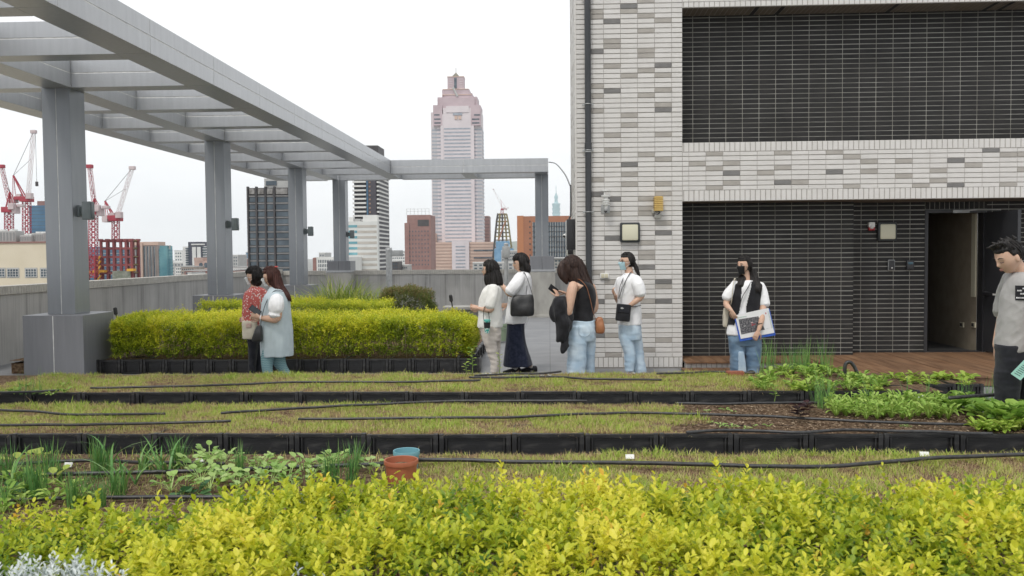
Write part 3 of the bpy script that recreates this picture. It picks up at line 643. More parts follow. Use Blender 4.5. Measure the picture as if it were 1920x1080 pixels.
pts = [pts[0]] + [at(x, y, pts[0].y) for x, y in ((1584, 695), (1586, 682), (1594, 679), (1602, 688), (1608, 702))] + [onz(1610, 710, BZ)]
mb = MB(); mb.tube(pts, .02, 10, sub=5); tag(mb.build('irrigation_hose', M_hose, None, 60), 'thick black hose stub arching up out of the greens before the deck', 'hose')
for px, py, lb in ((220, 590, 'black capped irrigation riser sticking up behind the hedge by the nearest column'), (849, 566, 'short black irrigation riser standing behind the hedge beside the woman in beige trousers')):
    Yp = 13.6 if px < 300 else 14.5; a = at(px, py+14, Yp); b = at(px-3, py-12, Yp)
    t = empty('irrigation_riser', (a.x, Yp, BZ), lb, 'irrigation riser'); mb = MB(); mb.tube([(0, 0, 0), (0, 0, a.z-BZ), (b.x-a.x, 0, b.z-BZ-.06)], .012, 8); mb.build('pipe', M_hose, t, 40); mb = MB(); mb.tube([(b.x-a.x, 0, b.z-BZ-.09), (b.x-a.x-.01, 0, b.z-BZ)], .03, 10); mb.build('cap', M_plastic, t, 40)
# ------------------------------------------------------------------ pots
def pot(px, py, Y, r, h, name, label, M, soil=True, rim=.03):
    p = at(px, py, Y); t = empty(name, (p.x, Y, BZ-.01), label, 'flower pot'); zt = p.z-BZ+.01; h = max(h, .1)
    mb = MB(); b = zt-h; mb.lathe([(0, b), (r*.74, b), (r*.76, b+.01), (r*.93, zt-rim*1.3), (r*.94, zt-rim), (r, zt-rim*.95), (r*1.01, zt-.004), (r*.99, zt), (r*.93, zt-.002), (r*.9, zt-.03), (r*.75, b+.02)], 40); mb.build('pot_wall', M, t, 40)
    if soil:
        mb = MB(); mb.lathe([(0, zt-.035), (r*.5, zt-.03), (r*.88, zt-.045)], 24); mb.build('potting_soil', M_soil, t)
    return t, zt
pot(752, 861, 5.5, .108, .2, 'flower_pot', 'terracotta plastic flower pot with dry soil standing at the bed edge', mat('terracotta_plastic', (.36, .105, .05), (.42, .14, .07), .5, 8, bump=.1, bscale=40))
pot(762, 844, 5.78, .088, .19, 'flower_pot', 'pale blue empty flower pot tucked behind the terracotta one', mat('blue_plastic', (.14, .34, .40), (.19, .40, .46), .45, 8), False)
pt_, zt_ = pot(573, 929, 4.35, .062, .13, 'flower_pot', 'grey patterned ceramic pot half hidden in the hedge, with a bare stem', mat('patterned_glaze', (.55, .54, .5), (.18, .18, .17), .3, 34, (1, 1, 1), lo=.48, hi=.52), True)
mb = MB()
for k in range(3):
    a = k*2.1; mb.tube([(0, 0, zt_-.04), (.01*math.cos(a), .01*math.sin(a), zt_+.06), (.04*math.cos(a), .04*math.sin(a), zt_+.15+.03*k)], [.004, .003, .002], 6, sub=3)
mb.build('bare_stem', mat('dry_stem', (.12, .07, .045), (.2, .13, .08), .8, 30), pt_, 60)
# plant tags
for px, py, lb in ((128, 872, 'white plant tag stuck in the soil among the spring onions'), (375, 865, 'white plant tag leaning at the crates behind the bean seedlings'), (1181, 857, 'white plastic tag lying in the grass at the foot of the crates, centre right'), (1733, 852, 'white plastic tag in the grass below the rim hose'), (1725, 744, 'white plant tag between the salad rows in front of the deck')):
    p = onz(px, py+4, BZ); mb = MB(); mb.bbox(-.03, .03, -.003, .003, -.02, .014, .001); o = mb.build('plant_tag', M_pvc); o.location = (p.x, p.y, BZ+.02); o.rotation_euler = (R(-35), 0, random.uniform(-.3, .3)); tag(o, lb, 'plant tag')
# poles by the far wall
def pole(px, ytop, Y, r, label, head):
    zt = at(px, ytop, Y).z; x = at(px, ytop, Y).x; f = FZ(Y); t = empty('steel_post', (x, Y, f), label, 'post')
    mb = MB(); mb.tube([(0, 0, 0), (0, 0, .5), (0, 0, zt-f)], r, 12); mb.bbox(-.14, .14, -.14, .14, 0, .02, .004); mb.build('post_shaft', M_steel, t, 40)
    mb = MB(); h = zt-f
    if head == 'arm': mb.bbox(-.09, .09, -.05, .05, h-.25, h+.06, .02); mb.bbox(.06, .42, -.03, .03, h-.2, h-.02, .02)
    else: mb.bbox(-.08, .08, -.06, .06, h-.24, h, .02); mb.tube([(0, -.0, h-.05), (0, 0, h+.05)], .05, 10)
    mb.build('post_head', M_steel, t, 40)
    mb = MB(); 
    for s in (-1, 1): mb.rod((s*.3, 0, .02), (0, 0, 1.0), .03)
    mb.build('brace', M_steel, t) if head != 'arm' else None
pole(729, 468, 25.5, .09, 'grey steel post with a short side arm near the ornamental grass', 'arm')
pole(949, 462, 18, .04, 'slim galvanised post behind the two women at the walkway', 'top')
t = empty('stone_bench', (X(872, 18.5, 575), 18.5, FZ(18.5)), 'low grey stone slab behind the far end of the hedge', 'bench')
zb = at(872, 574, 18.5).z-FZ(18.5)
mb = MB(); mb.bbox(-.45, .45, -.3, .3, zb-.06, zb, .01); mb.build('slab', M_conc2, t, 30); mb = MB(); mb.bbox(-.35, .35, -.2, .2, .01, zb-.062, .01); mb.build('plinth', M_conc2, t, 30)
p = onz(941, 636, 0); t = empty('bucket', (p.x, p.y, -.04), 'pale green bucket standing on the walkway behind the woman in beige trousers', 'bucket')
mb = MB(); mb.lathe([(0, .01), (.1, .01), (.125, .3), (.13, .3), (.13, .32), (.12, .32), (.1, .03)], 24); mb.build('pail', mat('sage_plastic', (.28, .36, .25), None, .5), t, 40); mb = MB(); mb.tube([(-.128, 0, .3), (-.09, -.1, .26), (0, -.13, .24), (.09, -.1, .26), (.128, 0, .3)], .004, 6, sub=3); mb.build('handle', M_steel, t, 60)
# ================================================================== planting
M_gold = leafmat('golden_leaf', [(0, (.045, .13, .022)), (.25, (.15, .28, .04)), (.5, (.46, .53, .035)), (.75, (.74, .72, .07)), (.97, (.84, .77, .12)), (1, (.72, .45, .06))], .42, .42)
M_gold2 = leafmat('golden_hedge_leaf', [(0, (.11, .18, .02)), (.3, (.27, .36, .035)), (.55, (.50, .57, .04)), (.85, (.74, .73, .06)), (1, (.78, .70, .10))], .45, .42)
M_green = leafmat('fresh_leaf', [(0, (.10, .21, .03)), (.5, (.26, .43, .07)), (1, (.44, .58, .14))])
M_lime = leafmat('lime_leaf', [(0, (.18, .34, .04)), (.5, (.34, .48, .07)), (1, (.5, .58, .14))])
M_bean = leafmat('bean_leaf', [(0, (.18, .34, .08)), (.5, (.36, .54, .15)), (1, (.52, .66, .26))])
M_onion = leafmat('onion_leaf', [(0, (.05, .16, .04)), (.5, (.11, .27, .07)), (1, (.24, .40, .11))], .4, .2)
M_dkleaf = leafmat('bluish_leaf', [(0, (.04, .12, .05)), (1, (.12, .25, .1))])
M_red = leafmat('purple_leaf', [(0, (.025, .01, .014)), (1, (.075, .03, .035))])
M_silver = leafmat('silver_leaf', [(0, (.36, .42, .40)), (1, (.66, .70, .68))], .8, .1)
M_bush = leafmat('bush_leaf', [(0, (.08, .13, .03)), (.6, (.19, .23, .06)), (1, (.36, .24, .12))])
M_grass = leafmat('turf_blade', [(0, (.30, .175, .11)), (.2, (.58, .44, .27)), (.38, (.64, .56, .25)), (.6, (.50, .56, .12)), (.85, (.33, .48, .07)), (1, (.48, .62, .12))], .6, .4)
M_twig = mat('twig_bark', (.16, .11, .07), (.3, .23, .16), .8, 40)
def norm(a): return a/np.maximum(np.linalg.norm(a, axis=1, keepdims=True), 1e-9)
def sprigs(P, D, nl, SL, LL, tint, ratio=.5, spread=.9, tj=.12, hi=True):
    """shoots: nl leaves set in pairs along each stem"""
    n = len(P); D = norm(D); SL = np.broadcast_to(SL, n); LL = np.broadcast_to(LL, n)
    ref = np.tile([0.3, .9, .2], (n, 1)); A = norm(np.cross(D, ref)); B = np.cross(D, A); ph = rng.uniform(0, 6.28, n); out = []
    for k in range(nl):
        t = (k//2+.5+rng.uniform(-.2, .2, n))/(nl/2); a = ph+(k % 2)*np.pi+(k//2)*1.57+rng.uniform(-.35, .35, n)
        if k >= nl-1: t = np.ones(n)
        rad = A*np.cos(a)[:, None]+B*np.sin(a)[:, None]
        d = norm(D*(.35+.5*t[:, None])+rad*(spread*(1.1-.45*t))[:, None]+rng.normal(0, .12, (n, 3)))
        L = LL*(1.05-.35*t)*rng.uniform(.75, 1.2, n)
        out.append(leaves(P+D*(SL*t)[:, None], d, L, L*ratio*rng.uniform(.85, 1.15, n), rng.uniform(-.5, .5, n), np.clip(tint+rng.uniform(-tj, tj, n)+.10*(t-.5), 0, 1), hi))
    return join(out)
def twigs(P, D, L, r):
    mb = MB()
    for p, d, l in zip(P, D, L):
        p = Vector(p); d = Vector(d).normalized()
        mb.tube([p, p+d*l*.5+Vector(rng.normal(0, .01, 3)), p+d*l], [r, r*.8, r*.4], 5)
    return mb
def nz3(P, s, o=0.): return np.array([noise.noise((x*s+o, y*s+o, z*s)) for x, y, z in P])
def hedge(name, label, x0, x1, y0, y1, hfun, n, LL, SL, M, nl=8, hi=True, base=BZ, side=.35, ratio=.52, bias=0., tw=160, thin=None):
    """clipped hedge: shoots over top and faces, barer stems below, a thin fill inside"""
    nt_ = int(n*(1-side)); P = []; D = []
    x = rng.uniform(x0, x1, n); y = rng.uniform(y0, y1, n); h = np.array([hfun(a, b) for a, b in zip(x, y)]); dep = rng.exponential(.055, n)
    top = np.arange(n) < nt_
    face = rng.choice([0, 0, 0, 1, 2, 3], n)
    hgt = rng.uniform(.02, 1, n)**.8
    yy = np.where(top, y, np.where(face == 0, y0+np.abs(rng.normal(0, .05, n)), np.where(face == 1, y1-np.abs(rng.normal(0, .05, n)), y)))
    xx = np.where(top, x, np.where(face == 2, x0+np.abs(rng.normal(0, .05, n)), np.where(face == 3, x1-np.abs(rng.normal(0, .05, n)), x)))
    h2 = np.array([hfun(a, b) for a, b in zip(xx, yy)])
    z = np.where(top, h-dep-SL*.8, base+.02+(h2-base-.06)*hgt)
    P = np.stack([xx, yy, z], 1); cl = nz3(P, 2.3, 5.); fine = nz3(P, 9., 2.)
    P[:, 2] += np.where(top, .05*cl+.05*fine+.05*(rng.random(n) < .04), 0)
    P[:, 1] += np.where(~top & (face == 0), -.07*cl-.04*fine, 0)
    out = np.zeros((n, 3)); out[:, 2] = np.where(top, 1., .55)
    out[:, 1] += np.where(~top, np.where(face == 0, -.9, np.where(face == 1, .9, 0)), 0); out[:, 0] += np.where(~top, np.where(face == 2, -.9, np.where(face == 3, .9, 0)), 0)
    out += rng.normal(0, .33, (n, 3))
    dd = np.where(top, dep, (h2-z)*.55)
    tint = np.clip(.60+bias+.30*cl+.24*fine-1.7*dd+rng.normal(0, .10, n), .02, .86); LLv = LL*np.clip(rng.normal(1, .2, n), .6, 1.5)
    tint = np.where(rng.random(n) < .012, 1., tint)
    if thin is not None:
        kp = rng.random(n) < thin(P[:, 0]); P, out, LLv, tint = P[kp], out[kp], LLv[kp], np.clip(tint[kp]-.35*(1-thin(P[kp][:, 0])), 0, 1)
    V, Fq, T = sprigs(P, out, nl, SL, LLv, tint, ratio, hi=hi)
    t = empty(name, ((x0+x1)/2, (y0+y1)/2, base), label, 'hedge')
    o = np.array(t.location); link('foliage', npmesh('foliage', V-o, Fq, T, M, True), t)
    sx = rng.uniform(x0+.05, x1-.05, tw); sy = rng.uniform(y0+.03, y1-.05, tw)
    Q = np.stack([sx, sy, np.full(tw, base-.01)], 1)-o; hh = np.array([hfun(a, b)-base-.06 for a, b in zip(sx, sy)])
    DD = np.stack([rng.normal(0, .16, tw), rng.normal(-.04, .16, tw), np.ones(tw)], 1)
    mb = twigs(Q, DD, hh*rng.uniform(.8, 1.04, tw), .0055)
    for k in range(tw):                              # side shoots
        b = Q[k]+DD[k]*hh[k]*rng.uniform(.45, .8); mb.tube([b, b+np.array([rng.normal(0, .07), rng.normal(-.03, .07), .12])], [.003, .0015], 4)
    mb.build('stems', M_twig, t, 60)
    return t
def hnear(x, y):
    k = min(max((x+1.42)/.35, 0), 1); k = k*k*(3-2*k)
    f = min(max((y-2.35)/.3, 0), 1)
    return .67+.115*k-.07*(1-f)+.03*noise.noise((x*1.7, y*2, 4))
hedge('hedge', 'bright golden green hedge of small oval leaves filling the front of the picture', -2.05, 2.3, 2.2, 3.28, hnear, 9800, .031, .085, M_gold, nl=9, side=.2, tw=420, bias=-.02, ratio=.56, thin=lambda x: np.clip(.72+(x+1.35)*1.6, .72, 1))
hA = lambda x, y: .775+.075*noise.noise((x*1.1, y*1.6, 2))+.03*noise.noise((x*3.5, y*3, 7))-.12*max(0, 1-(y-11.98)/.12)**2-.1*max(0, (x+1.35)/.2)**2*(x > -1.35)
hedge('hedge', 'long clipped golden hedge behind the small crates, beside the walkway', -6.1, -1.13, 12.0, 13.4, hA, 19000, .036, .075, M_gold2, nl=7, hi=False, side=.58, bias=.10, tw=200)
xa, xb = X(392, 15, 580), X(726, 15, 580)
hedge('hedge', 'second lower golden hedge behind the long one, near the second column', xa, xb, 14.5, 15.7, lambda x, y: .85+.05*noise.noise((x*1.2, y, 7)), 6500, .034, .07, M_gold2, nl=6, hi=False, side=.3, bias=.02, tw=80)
# round bush
bx, by = X(762, 16.2, 560), 16.2
def blob(name, label, cat, c, r, n, LL, SL, M, tfun, nl=6, ratio=.45):
    u = rng.normal(0, 1, (n, 3)); u[:, 2] = np.abs(u[:, 2])-.25; u = norm(u); s = rng.uniform(.72, 1, n)**.5
    e = 2.6; u2 = u/((np.abs(u)**e).sum(1)**(1/e))[:, None]
    P = u2*s[:, None]*np.array(r); P[:, 2] += 0; P *= (1+.16*nz3(P, 5.)+.08*nz3(P, 11.))[:, None]
    V, Fq, T = sprigs(P, u+np.array([0, 0, .5])+rng.normal(0, .3, (n, 3)), nl, SL, LL, tfun(P, s), ratio, hi=False)
    t = empty(name, c, label, cat); link('foliage', npmesh('foliage', V+np.array([0, 0, r[2]*.35]), Fq, T, M, True), t)
    mb = MB()
    for k in range(14): a = k*2.4; mb.tube([(0.05*math.cos(a), .05*math.sin(a), 0), (r[0]*.45*math.cos(a), r[1]*.45*math.sin(a), r[2]*.8)], [.012, .004], 5)
    mb.build('stems', M_twig, t, 60); return t
zt = at(762, 546, by).z
blob('round_shrub', 'rounded dark shrub with reddish tips behind the hedge, against the far parapet', 'shrub', (bx, by, .19), ((X(812, by, 560)-X(700, by, 560))/2, .5, (zt-.2)/1.25), 7500, .034, .06, M_bush, lambda P, s: np.clip(.35+.9*(P[:, 2]-.2)+rng.normal(0, .2, len(P)), 0, 1))
# arching ornamental grasses
def blades(n, h0, h1, wd, lean, curve, seg=5, spread=.12, tint=(.2, 1)):
    """tuft of flat tapering blades; returns arrays at the origin"""
    a = rng.uniform(0, 6.283, n); l = np.abs(rng.normal(0, lean, n)); h = rng.uniform(h0, h1, n); r = spread*np.sqrt(rng.random(n)); ph = rng.uniform(0, 6.283, n)
    t = np.linspace(0, 1, seg+1); V = np.zeros((n, seg+1, 2, 3))
    dx, dy = np.cos(a), np.sin(a); px, py = -np.sin(a), np.cos(a); cv = curve*rng.uniform(.3, 1.2, n)
    for j, tt in enumerate(t):
        out = h*(np.sin(l)*tt+cv*tt**2.4); z = h*(np.cos(l)*tt-.55*cv*tt**3); w_ = wd*(1-.15*tt-.83*tt**3)*.5
        for s_, sg in ((0, -1), (1, 1)):
            V[:, j, s_, 0] = r*np.cos(ph)+dx*out+px*w_*sg; V[:, j, s_, 1] = r*np.sin(ph)+dy*out+py*w_*sg; V[:, j, s_, 2] = z
    idx = np.arange(n)[:, None, None]*(seg+1)*2+np.arange(seg)[None, :, None]*2; Fq = (idx+np.array([0, 1, 3, 2])[None, None]).reshape(-1, 4)
    return V.reshape(-1, 3), Fq, np.repeat(rng.uniform(*tint, n), (seg+1)*2)
M_fount = leafmat('fountain_blade', [(0, (.12, .2, .03)), (.6, (.30, .40, .06)), (1, (.58, .56, .18))])
for px_, lb, hh in ((640, 'arching ornamental grass behind the second hedge, taller left clump', .85), (690, 'arching ornamental grass next to the round shrub', .7)):
    V, Fq, T = blades(900, hh*.8, hh*1.75, .026, .38, .5, 5, .34)
    o = link('ornamental_grass', npmesh('ornamental_grass', V, Fq, T, M_fount, True)); o.location = (X(px_, 16.9, 560), 16.9 if px_ < 660 else 16.4, .02); tag(o, lb, 'grass clump', 'ornamental grasses')
for px_, yy in ((655, 16.3), (672, 16.8)): 
    pass
# bed under the shrubs is bed A; a second soil strip further back
tag(MB().build('x', M_soil), kind='stuff') if 0 else None
# ------------------------------------------------------------------ turf
def turf(name, label, x0, x1, y0, y1, dens, h0, h1, edge=None, keep=None, fr=.12):
    n = int((x1-x0)*(y1-y0)*dens); x = rng.uniform(x0, x1, n); y = rng.uniform(y0, y1, n)
    P = np.stack([x, y, np.zeros(n)], 1); patch = nz3(P, 1.5, 3.); f2 = nz3(P, 6., 8.); f3 = nz3(P, 17., 1.)
    ok = np.ones(n, bool)
    if keep is not None: ok = keep(x, y, patch)
    ok &= rng.random(n) < np.clip(.88+.4*f3+.2*f2, .2, 1)
    P = P[ok]; patch, f2, f3 = patch[ok], f2[ok], f3[ok]; n = len(P); y = P[:, 1]
    nearf = np.clip(1-(y-y0)/.14, 0, 1)
    V, Fq, T = blades(n, h0, h1, .0046, .62, .4, 2, 0., (0, 1))
    V = V.reshape(n, 6, 3); s = np.clip(.8+.5*patch+.35*f2, .35, 1.5)*(1+.5*(rng.random(n) < .04)); V *= s[:, None, None]
    V[:, :, 2] += BZ-.012+.008*nz3(P, 2.2)[:, None]
    V[:, :, :2] += P[:, None, :2]
    t = np.clip(rng.normal(.6, .2, n)+.3*patch+.2*f2+.16*f3-.62*nearf*rng.random(n)-.25*(f2 < -.15), 0, 1)
    t = np.where(rng.random(n) < .16+.22*np.clip(-patch-f2*.5, 0, 1), rng.uniform(0, .36, n), t)
    parts = [(V.reshape(-1, 3), Fq, np.repeat(t, 6))]
    # dry thatch hanging over the front rim
    m_ = int((x1-x0)*900); px_ = rng.uniform(x0, x1, m_); k2 = nz3(np.stack([px_, px_*0, px_*0], 1), 4.)
    sel = (rng.random(m_) < .45+.9*k2); 
    if keep is not None: sel &= keep(px_, np.full(m_, y0), np.zeros(m_))
    px_ = px_[sel]; m_ = len(px_)
    V2, F2, _ = blades(m_, .02, .06, .0035, .9, .8, 2, 0.)
    V2 = V2.reshape(m_, 6, 3); V2[:, :, 1] = V2[:, :, 1]*.6-np.abs(V2[:, :, 1])*.5; V2[:, :, 2] = V2[:, :, 2]*.5+BZ-.004; V2[:, :, 0] += px_[:, None]; V2[:, :, 1] += (y0-.005+rng.uniform(-.015, .03, m_))[:, None]
    parts.append((V2.reshape(-1, 3), F2, np.repeat(rng.uniform(.02, .34, m_), 6)))
    V, Fq, T = join(parts)
    return tag(link(name, npmesh(name, V, Fq, T, M_grass)), label, 'grass', kind='stuff')
xbR = X(1452, 9.8, 720); xcR = X(1290, 7.5, 800); xdL = X(775, 5.8, 860)
jag = lambda lim, s=.25: (lambda x, y, p: x < lim+s*p+.12*np.sin(y*9+x*3))
turf('turf_grass', 'patchy yellow green turf with dry edges on the second bed', -6.2, xbR+.3, 9.09, 10.5, 8200, .028, .07, keep=jag(xbR))
turf('turf_grass', 'yellow green turf with brown thatch on the third bed', -6.2, xcR+.4, 6.96, 8.36, 9500, .028, .07, keep=jag(xcR))
turf('turf_grass', 'strip of yellow green turf behind the nearest hedge', xdL-.3, 4.6, 4.55, 6.26, 10500, .032, .07, keep=lambda x, y, p: x > xdL+.25*p)
V, Fq, T = blades(2600, .03, .1, .004, .5, .4, 2, 0., (.3, 1)); V = V.reshape(2600, 6, 3); V[:, :, 0] += rng.uniform(-5, xdL, 2600)[:, None]; V[:, :, 1] += rng.uniform(4.6, 6.2, 2600)[:, None]; V[:, :, 2] += BZ-.012
tag(link('weeds', npmesh('weeds', V.reshape(-1, 3), Fq, T, M_grass)), 'sparse small weeds in the soil between the vegetables', 'weeds', kind='stuff')
# straw and wood chips on the bare mulch
n = 9000; x = rng.uniform(xcR-.1, 4.6, n); y = rng.uniform(6.97, 8.3, n); a = rng.uniform(0, 6.28, n); d = np.stack([np.cos(a), np.sin(a), rng.normal(0, .15, n)], 1)
L = rng.uniform(.012, .05, n); V, Fq, T = leaves(np.stack([x, y, np.full(n, BZ-.004)+rng.uniform(0, .012, n)], 1), d, L, np.full(n, .004)+rng.uniform(0, .006, n), rng.uniform(-1, 1, n), rng.random(n), False)
M_straw = leafmat('mulch_chips', [(0, (.06, .035, .022)), (.6, (.22, .15, .095)), (1, (.46, .36, .25))], .8, .0)
tag(link('mulch', npmesh('mulch', V, Fq, T, M_straw)), 'dry straw and bark mulch on the bare part of the third bed', 'mulch', kind='stuff')
n = 5000; x = rng.uniform(-5, xdL+.2, n); y = rng.uniform(4.4, 6.24, n); a = rng.uniform(0, 6.28, n); d = np.stack([np.cos(a), np.sin(a), rng.normal(0, .15, n)], 1)
L = rng.uniform(.012, .04, n); V, Fq, T = leaves(np.stack([x, y, np.full(n, BZ-.004)+rng.uniform(0, .01, n)], 1), d, L, np.full(n, .005), rng.uniform(-1, 1, n), rng.random(n), False)
tag(link('mulch', npmesh('mulch', V, Fq, T, M_straw)), 'dry bits of straw on the soil of the vegetable bed', 'mulch', kind='stuff')
# ------------------------------------------------------------------ single vegetables
def leafy(n, h, LL, M, ratio=.6, up_=.8, stems=True, hi=True, name='plant', tint=(.2, 1), heart=False, droop=.1):
    a = np.arange(n)*2.4+rng.uniform(-.4, .4, n); el = up_*rng.uniform(.6, 1.3, n); d = np.stack([np.cos(a), np.sin(a), el], 1); d = norm(d)
    st = h*rng.uniform(.45, 1, n); base = d*st[:, None]*np.array([.8, .8, 1]); L = LL*rng.uniform(.7, 1.15, n)
    d2 = norm(d*np.array([1, 1, .35])+np.stack([0*a, 0*a, rng.normal(.1-droop, .25, n)], 1))
    V, Fq, T = leaves(base, d2, L, L*ratio, rng.uniform(-.35, .35, n), rng.uniform(*tint, n), hi)
    parts = [(V, Fq, T)]
    if stems:
        sv = []; sf = []; 
        for k in range(n):
            p = base[k]; s_ = np.array([-math.sin(a[k]), math.cos(a[k]), 0])*.0035; o = len(sv); sv += [-s_*.8, s_*.8, p+s_*.6, p-s_*.6]; sf.append((o, o+1, o+2, o+3))
        parts.append((np.array(sv), np.array(sf), np.full(len(sv), .75)))
    V, Fq, T = join(parts); return npmesh(name, V, Fq, T, M, True)
VEG = {}
def veg(kind, px, py, s=1., z=BZ-.008, Y=None, xyz=None):
    nm, lab, cat, grp, ms = VEG[kind]; p = onz(px, py, BZ) if xyz is None else Vector(xyz)
    o = link(nm, random.choice(ms)); o.location = (p.x, p.y, z); o.rotation_euler = (0, 0, random.uniform(0, 6.28)); o.scale = (s*random.uniform(.88, 1.14),)*3
    return tag(o, lab, cat, grp)
def tuft(n, h0, h1, wd, lean, curve, sp, M, nm, seg=4, tint=(.1, 1)): V, Fq, T = blades(n, h0, h1, wd, lean, curve, seg, sp, tint); return npmesh(nm, V, Fq, T, M, True)
VEG['onion'] = ('spring_onion', 'clump of upright dark green spring onions in the near vegetable soil', 'spring onion', 'spring onions in the near bed', [tuft(30, .17, .36, .0065, .2, .12, .035, M_onion, 'spring_onion') for _ in range(4)])
VEG['onion2'] = ('spring_onion', 'clump of thin spring onions among the salad rows before the deck', 'spring onion', 'spring onions on the right', [tuft(10, .2, .42, .0055, .2, .1, .03, M_onion, 'spring_onion', tint=(.4, 1)) for _ in range(4)])
VEG['leek'] = ('leek_plant', 'leek with broad arching leaves among the spring onions', 'leek', 'leeks in the near bed', [tuft(8, .2, .38, .018, .35, .6, .015, M_onion, 'leek_plant', 6, (.4, 1)) for _ in range(3)])
VEG['bean'] = ('sweet_potato_plant', 'pale green sprawling plant with pointed heart leaves left of the flower pots', 'vegetable plant', 'pale leafy plants in the near bed', [leafy(16, .14, .056, M_bean, .9, .8, name='sweet_potato_plant') for _ in range(4)])
VEG['round'] = ('cabbage_seedling', 'low bluish green round leaved seedling in the near soil', 'seedling', 'round leaved seedlings', [leafy(7, .05, .085, M_dkleaf, .85, .5, name='cabbage_seedling') for _ in range(2)])
VEG['yellow'] = ('mustard_plant', 'plant with large yellow green round leaves at the left of the near bed', 'vegetable plant', 'yellow leaved plants', [leafy(5, .16, .1, M_lime, .9, 1.6, name='mustard_plant', tint=(.6, 1)) for _ in range(2)])
VEG['salad'] = ('salad_plant', 'bright green leafy salad plant in the bed before the vest woman', 'salad plant', 'salad greens in the second bed', [leafy(24, .10, .052, M_green, .55, 1.1, name='salad_plant') for _ in range(4)])
VEG['lettuce'] = ('lettuce_seedling', 'pale lime lettuce seedling in the crates before the deck', 'lettuce', 'pale lettuces before the deck', [leafy(8, .045, .085, M_lime, .5, .7, name='lettuce_seedling') for _ in range(4)])
VEG['mizuna'] = ('mizuna_plant', 'feathery bright green salad plant in the mulched third bed', 'salad plant', 'feathery greens in the third bed', [leafy(28, .11, .055, M_green, .36, 1.5, name='mizuna_plant', tint=(.4, 1)) for _ in range(4)])
VEG['choy'] = ('pak_choi', 'broad leaved mid green pak choi at the right end of the third bed', 'pak choi', 'pak choi rows', [leafy(15, .1, .075, M_green, .8, 1.1, name='pak_choi', tint=(.15, .75)) for _ in range(4)])
VEG['char'] = ('salad_plant', 'lime green frilly salad plant at the front right corner of the third bed', 'salad plant', 'lime salad at the right edge', [leafy(20, .075, .055, M_lime, .5, 1.2, name='salad_plant') for _ in range(3)])
VEG['weed'] = ('weed_plant', 'small leafy weed at the far left of the second bed', 'weed', 'weeds at the left', [leafy(12, .06, .06, M_green, .45, .9, name='weed_plant') for _ in range(2)])
for x, y, s in ((8,540,.7),(60,520,.8),(118,600,.7),(200,640,1.1),(165,625,1.),(235,645,.9),(270,500,.9),(295,510,.8),(340,540,.7),(405,690,.85),(425,680,.8),(490,650,.75),(540,520,1.),(560,515,.9),(590,505,.85),(550,690,.7),(575,680,.7),(640,640,.7),(680,640,.9),(985,470,.85),(1000,460,.8),(1040,455,.6),(830,480,.65),(1345,515,.7),(1365,510,.65),(1850,570,1.),(1885,560,.9),(1970,545,1.0),(1990,535,.9),(2020,470,.7),(-30,560,.9),(20,700,.7)): veg('onion', x/3, 720+y/3, s*.95)
for x, y in ((640,600),(700,590),(760,560),(790,500),(900,500),(945,520),(620,470),(60,560)): veg('leek', x/3, 720+y/3, .85)
for x, y in ((1060,490),(1130,540),(1210,520),(1260,545),(1180,430),(1120,480),(1440,480),(1500,500),(1340,575),(1520,560),(1700,490),(1770,500),(1850,470),(1650,580),(1180,590),(960,595),(1560,500),(1420,560),(1240,470),(1890,450),(1480,440),(1620,540),(2080,480),(1740,560)): veg('bean', x/3, 720+y/3, random.uniform(.75, 1.1))
for x, y in ((1020,615),(1090,625),(1600,630),(50,590),(110,620),(1550,640)): veg('round', x/3, 720+y/3, .95)
for x, y in ((95,470),(230,460),(300,560)): veg('yellow', x/3, 720+y/3, .8)
for k in range(46):
    u = random.random(); py = random.uniform(697, 733); px = 1425+random.uniform(0, 1)*(230 if py > 706 else 150)+(720-py)*.2
    veg('salad' if random.random() < .75 else 'char', px, py, random.uniform(.9, 1.35)) if True else 0
for k in range(36): veg('lettuce', random.uniform(1600, 1815), random.uniform(702, 722), random.uniform(.8, 1.2))
for k in range(26): veg('onion2', random.uniform(1425, 1560), random.uniform(692, 700), random.uniform(.8, 1.25))
for k in range(9): veg('lettuce', random.uniform(1480, 1650), random.uniform(724, 735), random.uniform(.8, 1.1))
for j, py in enumerate((760, 768, 776, 783)):
    for k in range(13): veg('mizuna', 1560+k*17+j*4+random.uniform(-5, 5), py+random.uniform(-3, 3), random.uniform(.9, 1.25))
for k in range(16): veg('choy', random.uniform(1765, 1845), random.uniform(757, 780), random.uniform(.9, 1.3))
for k in range(24): veg('choy', random.uniform(1840, 1960), random.uniform(786, 800), random.uniform(1.35, 1.75))
for k in range(30): veg('char', random.uniform(1830, 1960), random.uniform(799, 813), random.uniform(.9, 1.3))
for k in range(9): veg('onion2', random.uniform(1520, 1560), random.uniform(754, 768), random.uniform(.7, 1.))
for px, py in ((1622,754),(1632,756),(1740,752),(1800,752),(1815,750),(1850,752),(1862,749),(1700,752)): veg('onion2', px, py, .8)
for px, py in ((10,935),(40,945),(70,925),(25,905),(100,940),(130,925),(60,900),(5,960),(150,945)): veg('salad', px, py, random.uniform(.8, 1.1))
for k in range(9): veg('weed', random.uniform(5, 130), random.uniform(722, 742), random.uniform(.7, 1.1))
for px in (50, 62, 75, 40): veg('onion2', px, 738, .7)
VEG['sprig'] = ('weed_tuft', 'tiny weed on the bare mulch of the third bed', 'weed', 'weeds on the mulch', [leafy(7, .03, .05, M_bean, .4, .8, name='weed_tuft') for _ in range(2)])
for px, py in ((1330,792),(1352,797),(1372,800),(1400,803),(1415,798),(1440,798),(1325,770),(1360,768),(1375,772),(1650,778),(1700,800),(1720,795)): veg('sprig', px, py, random.uniform(.6, 1))
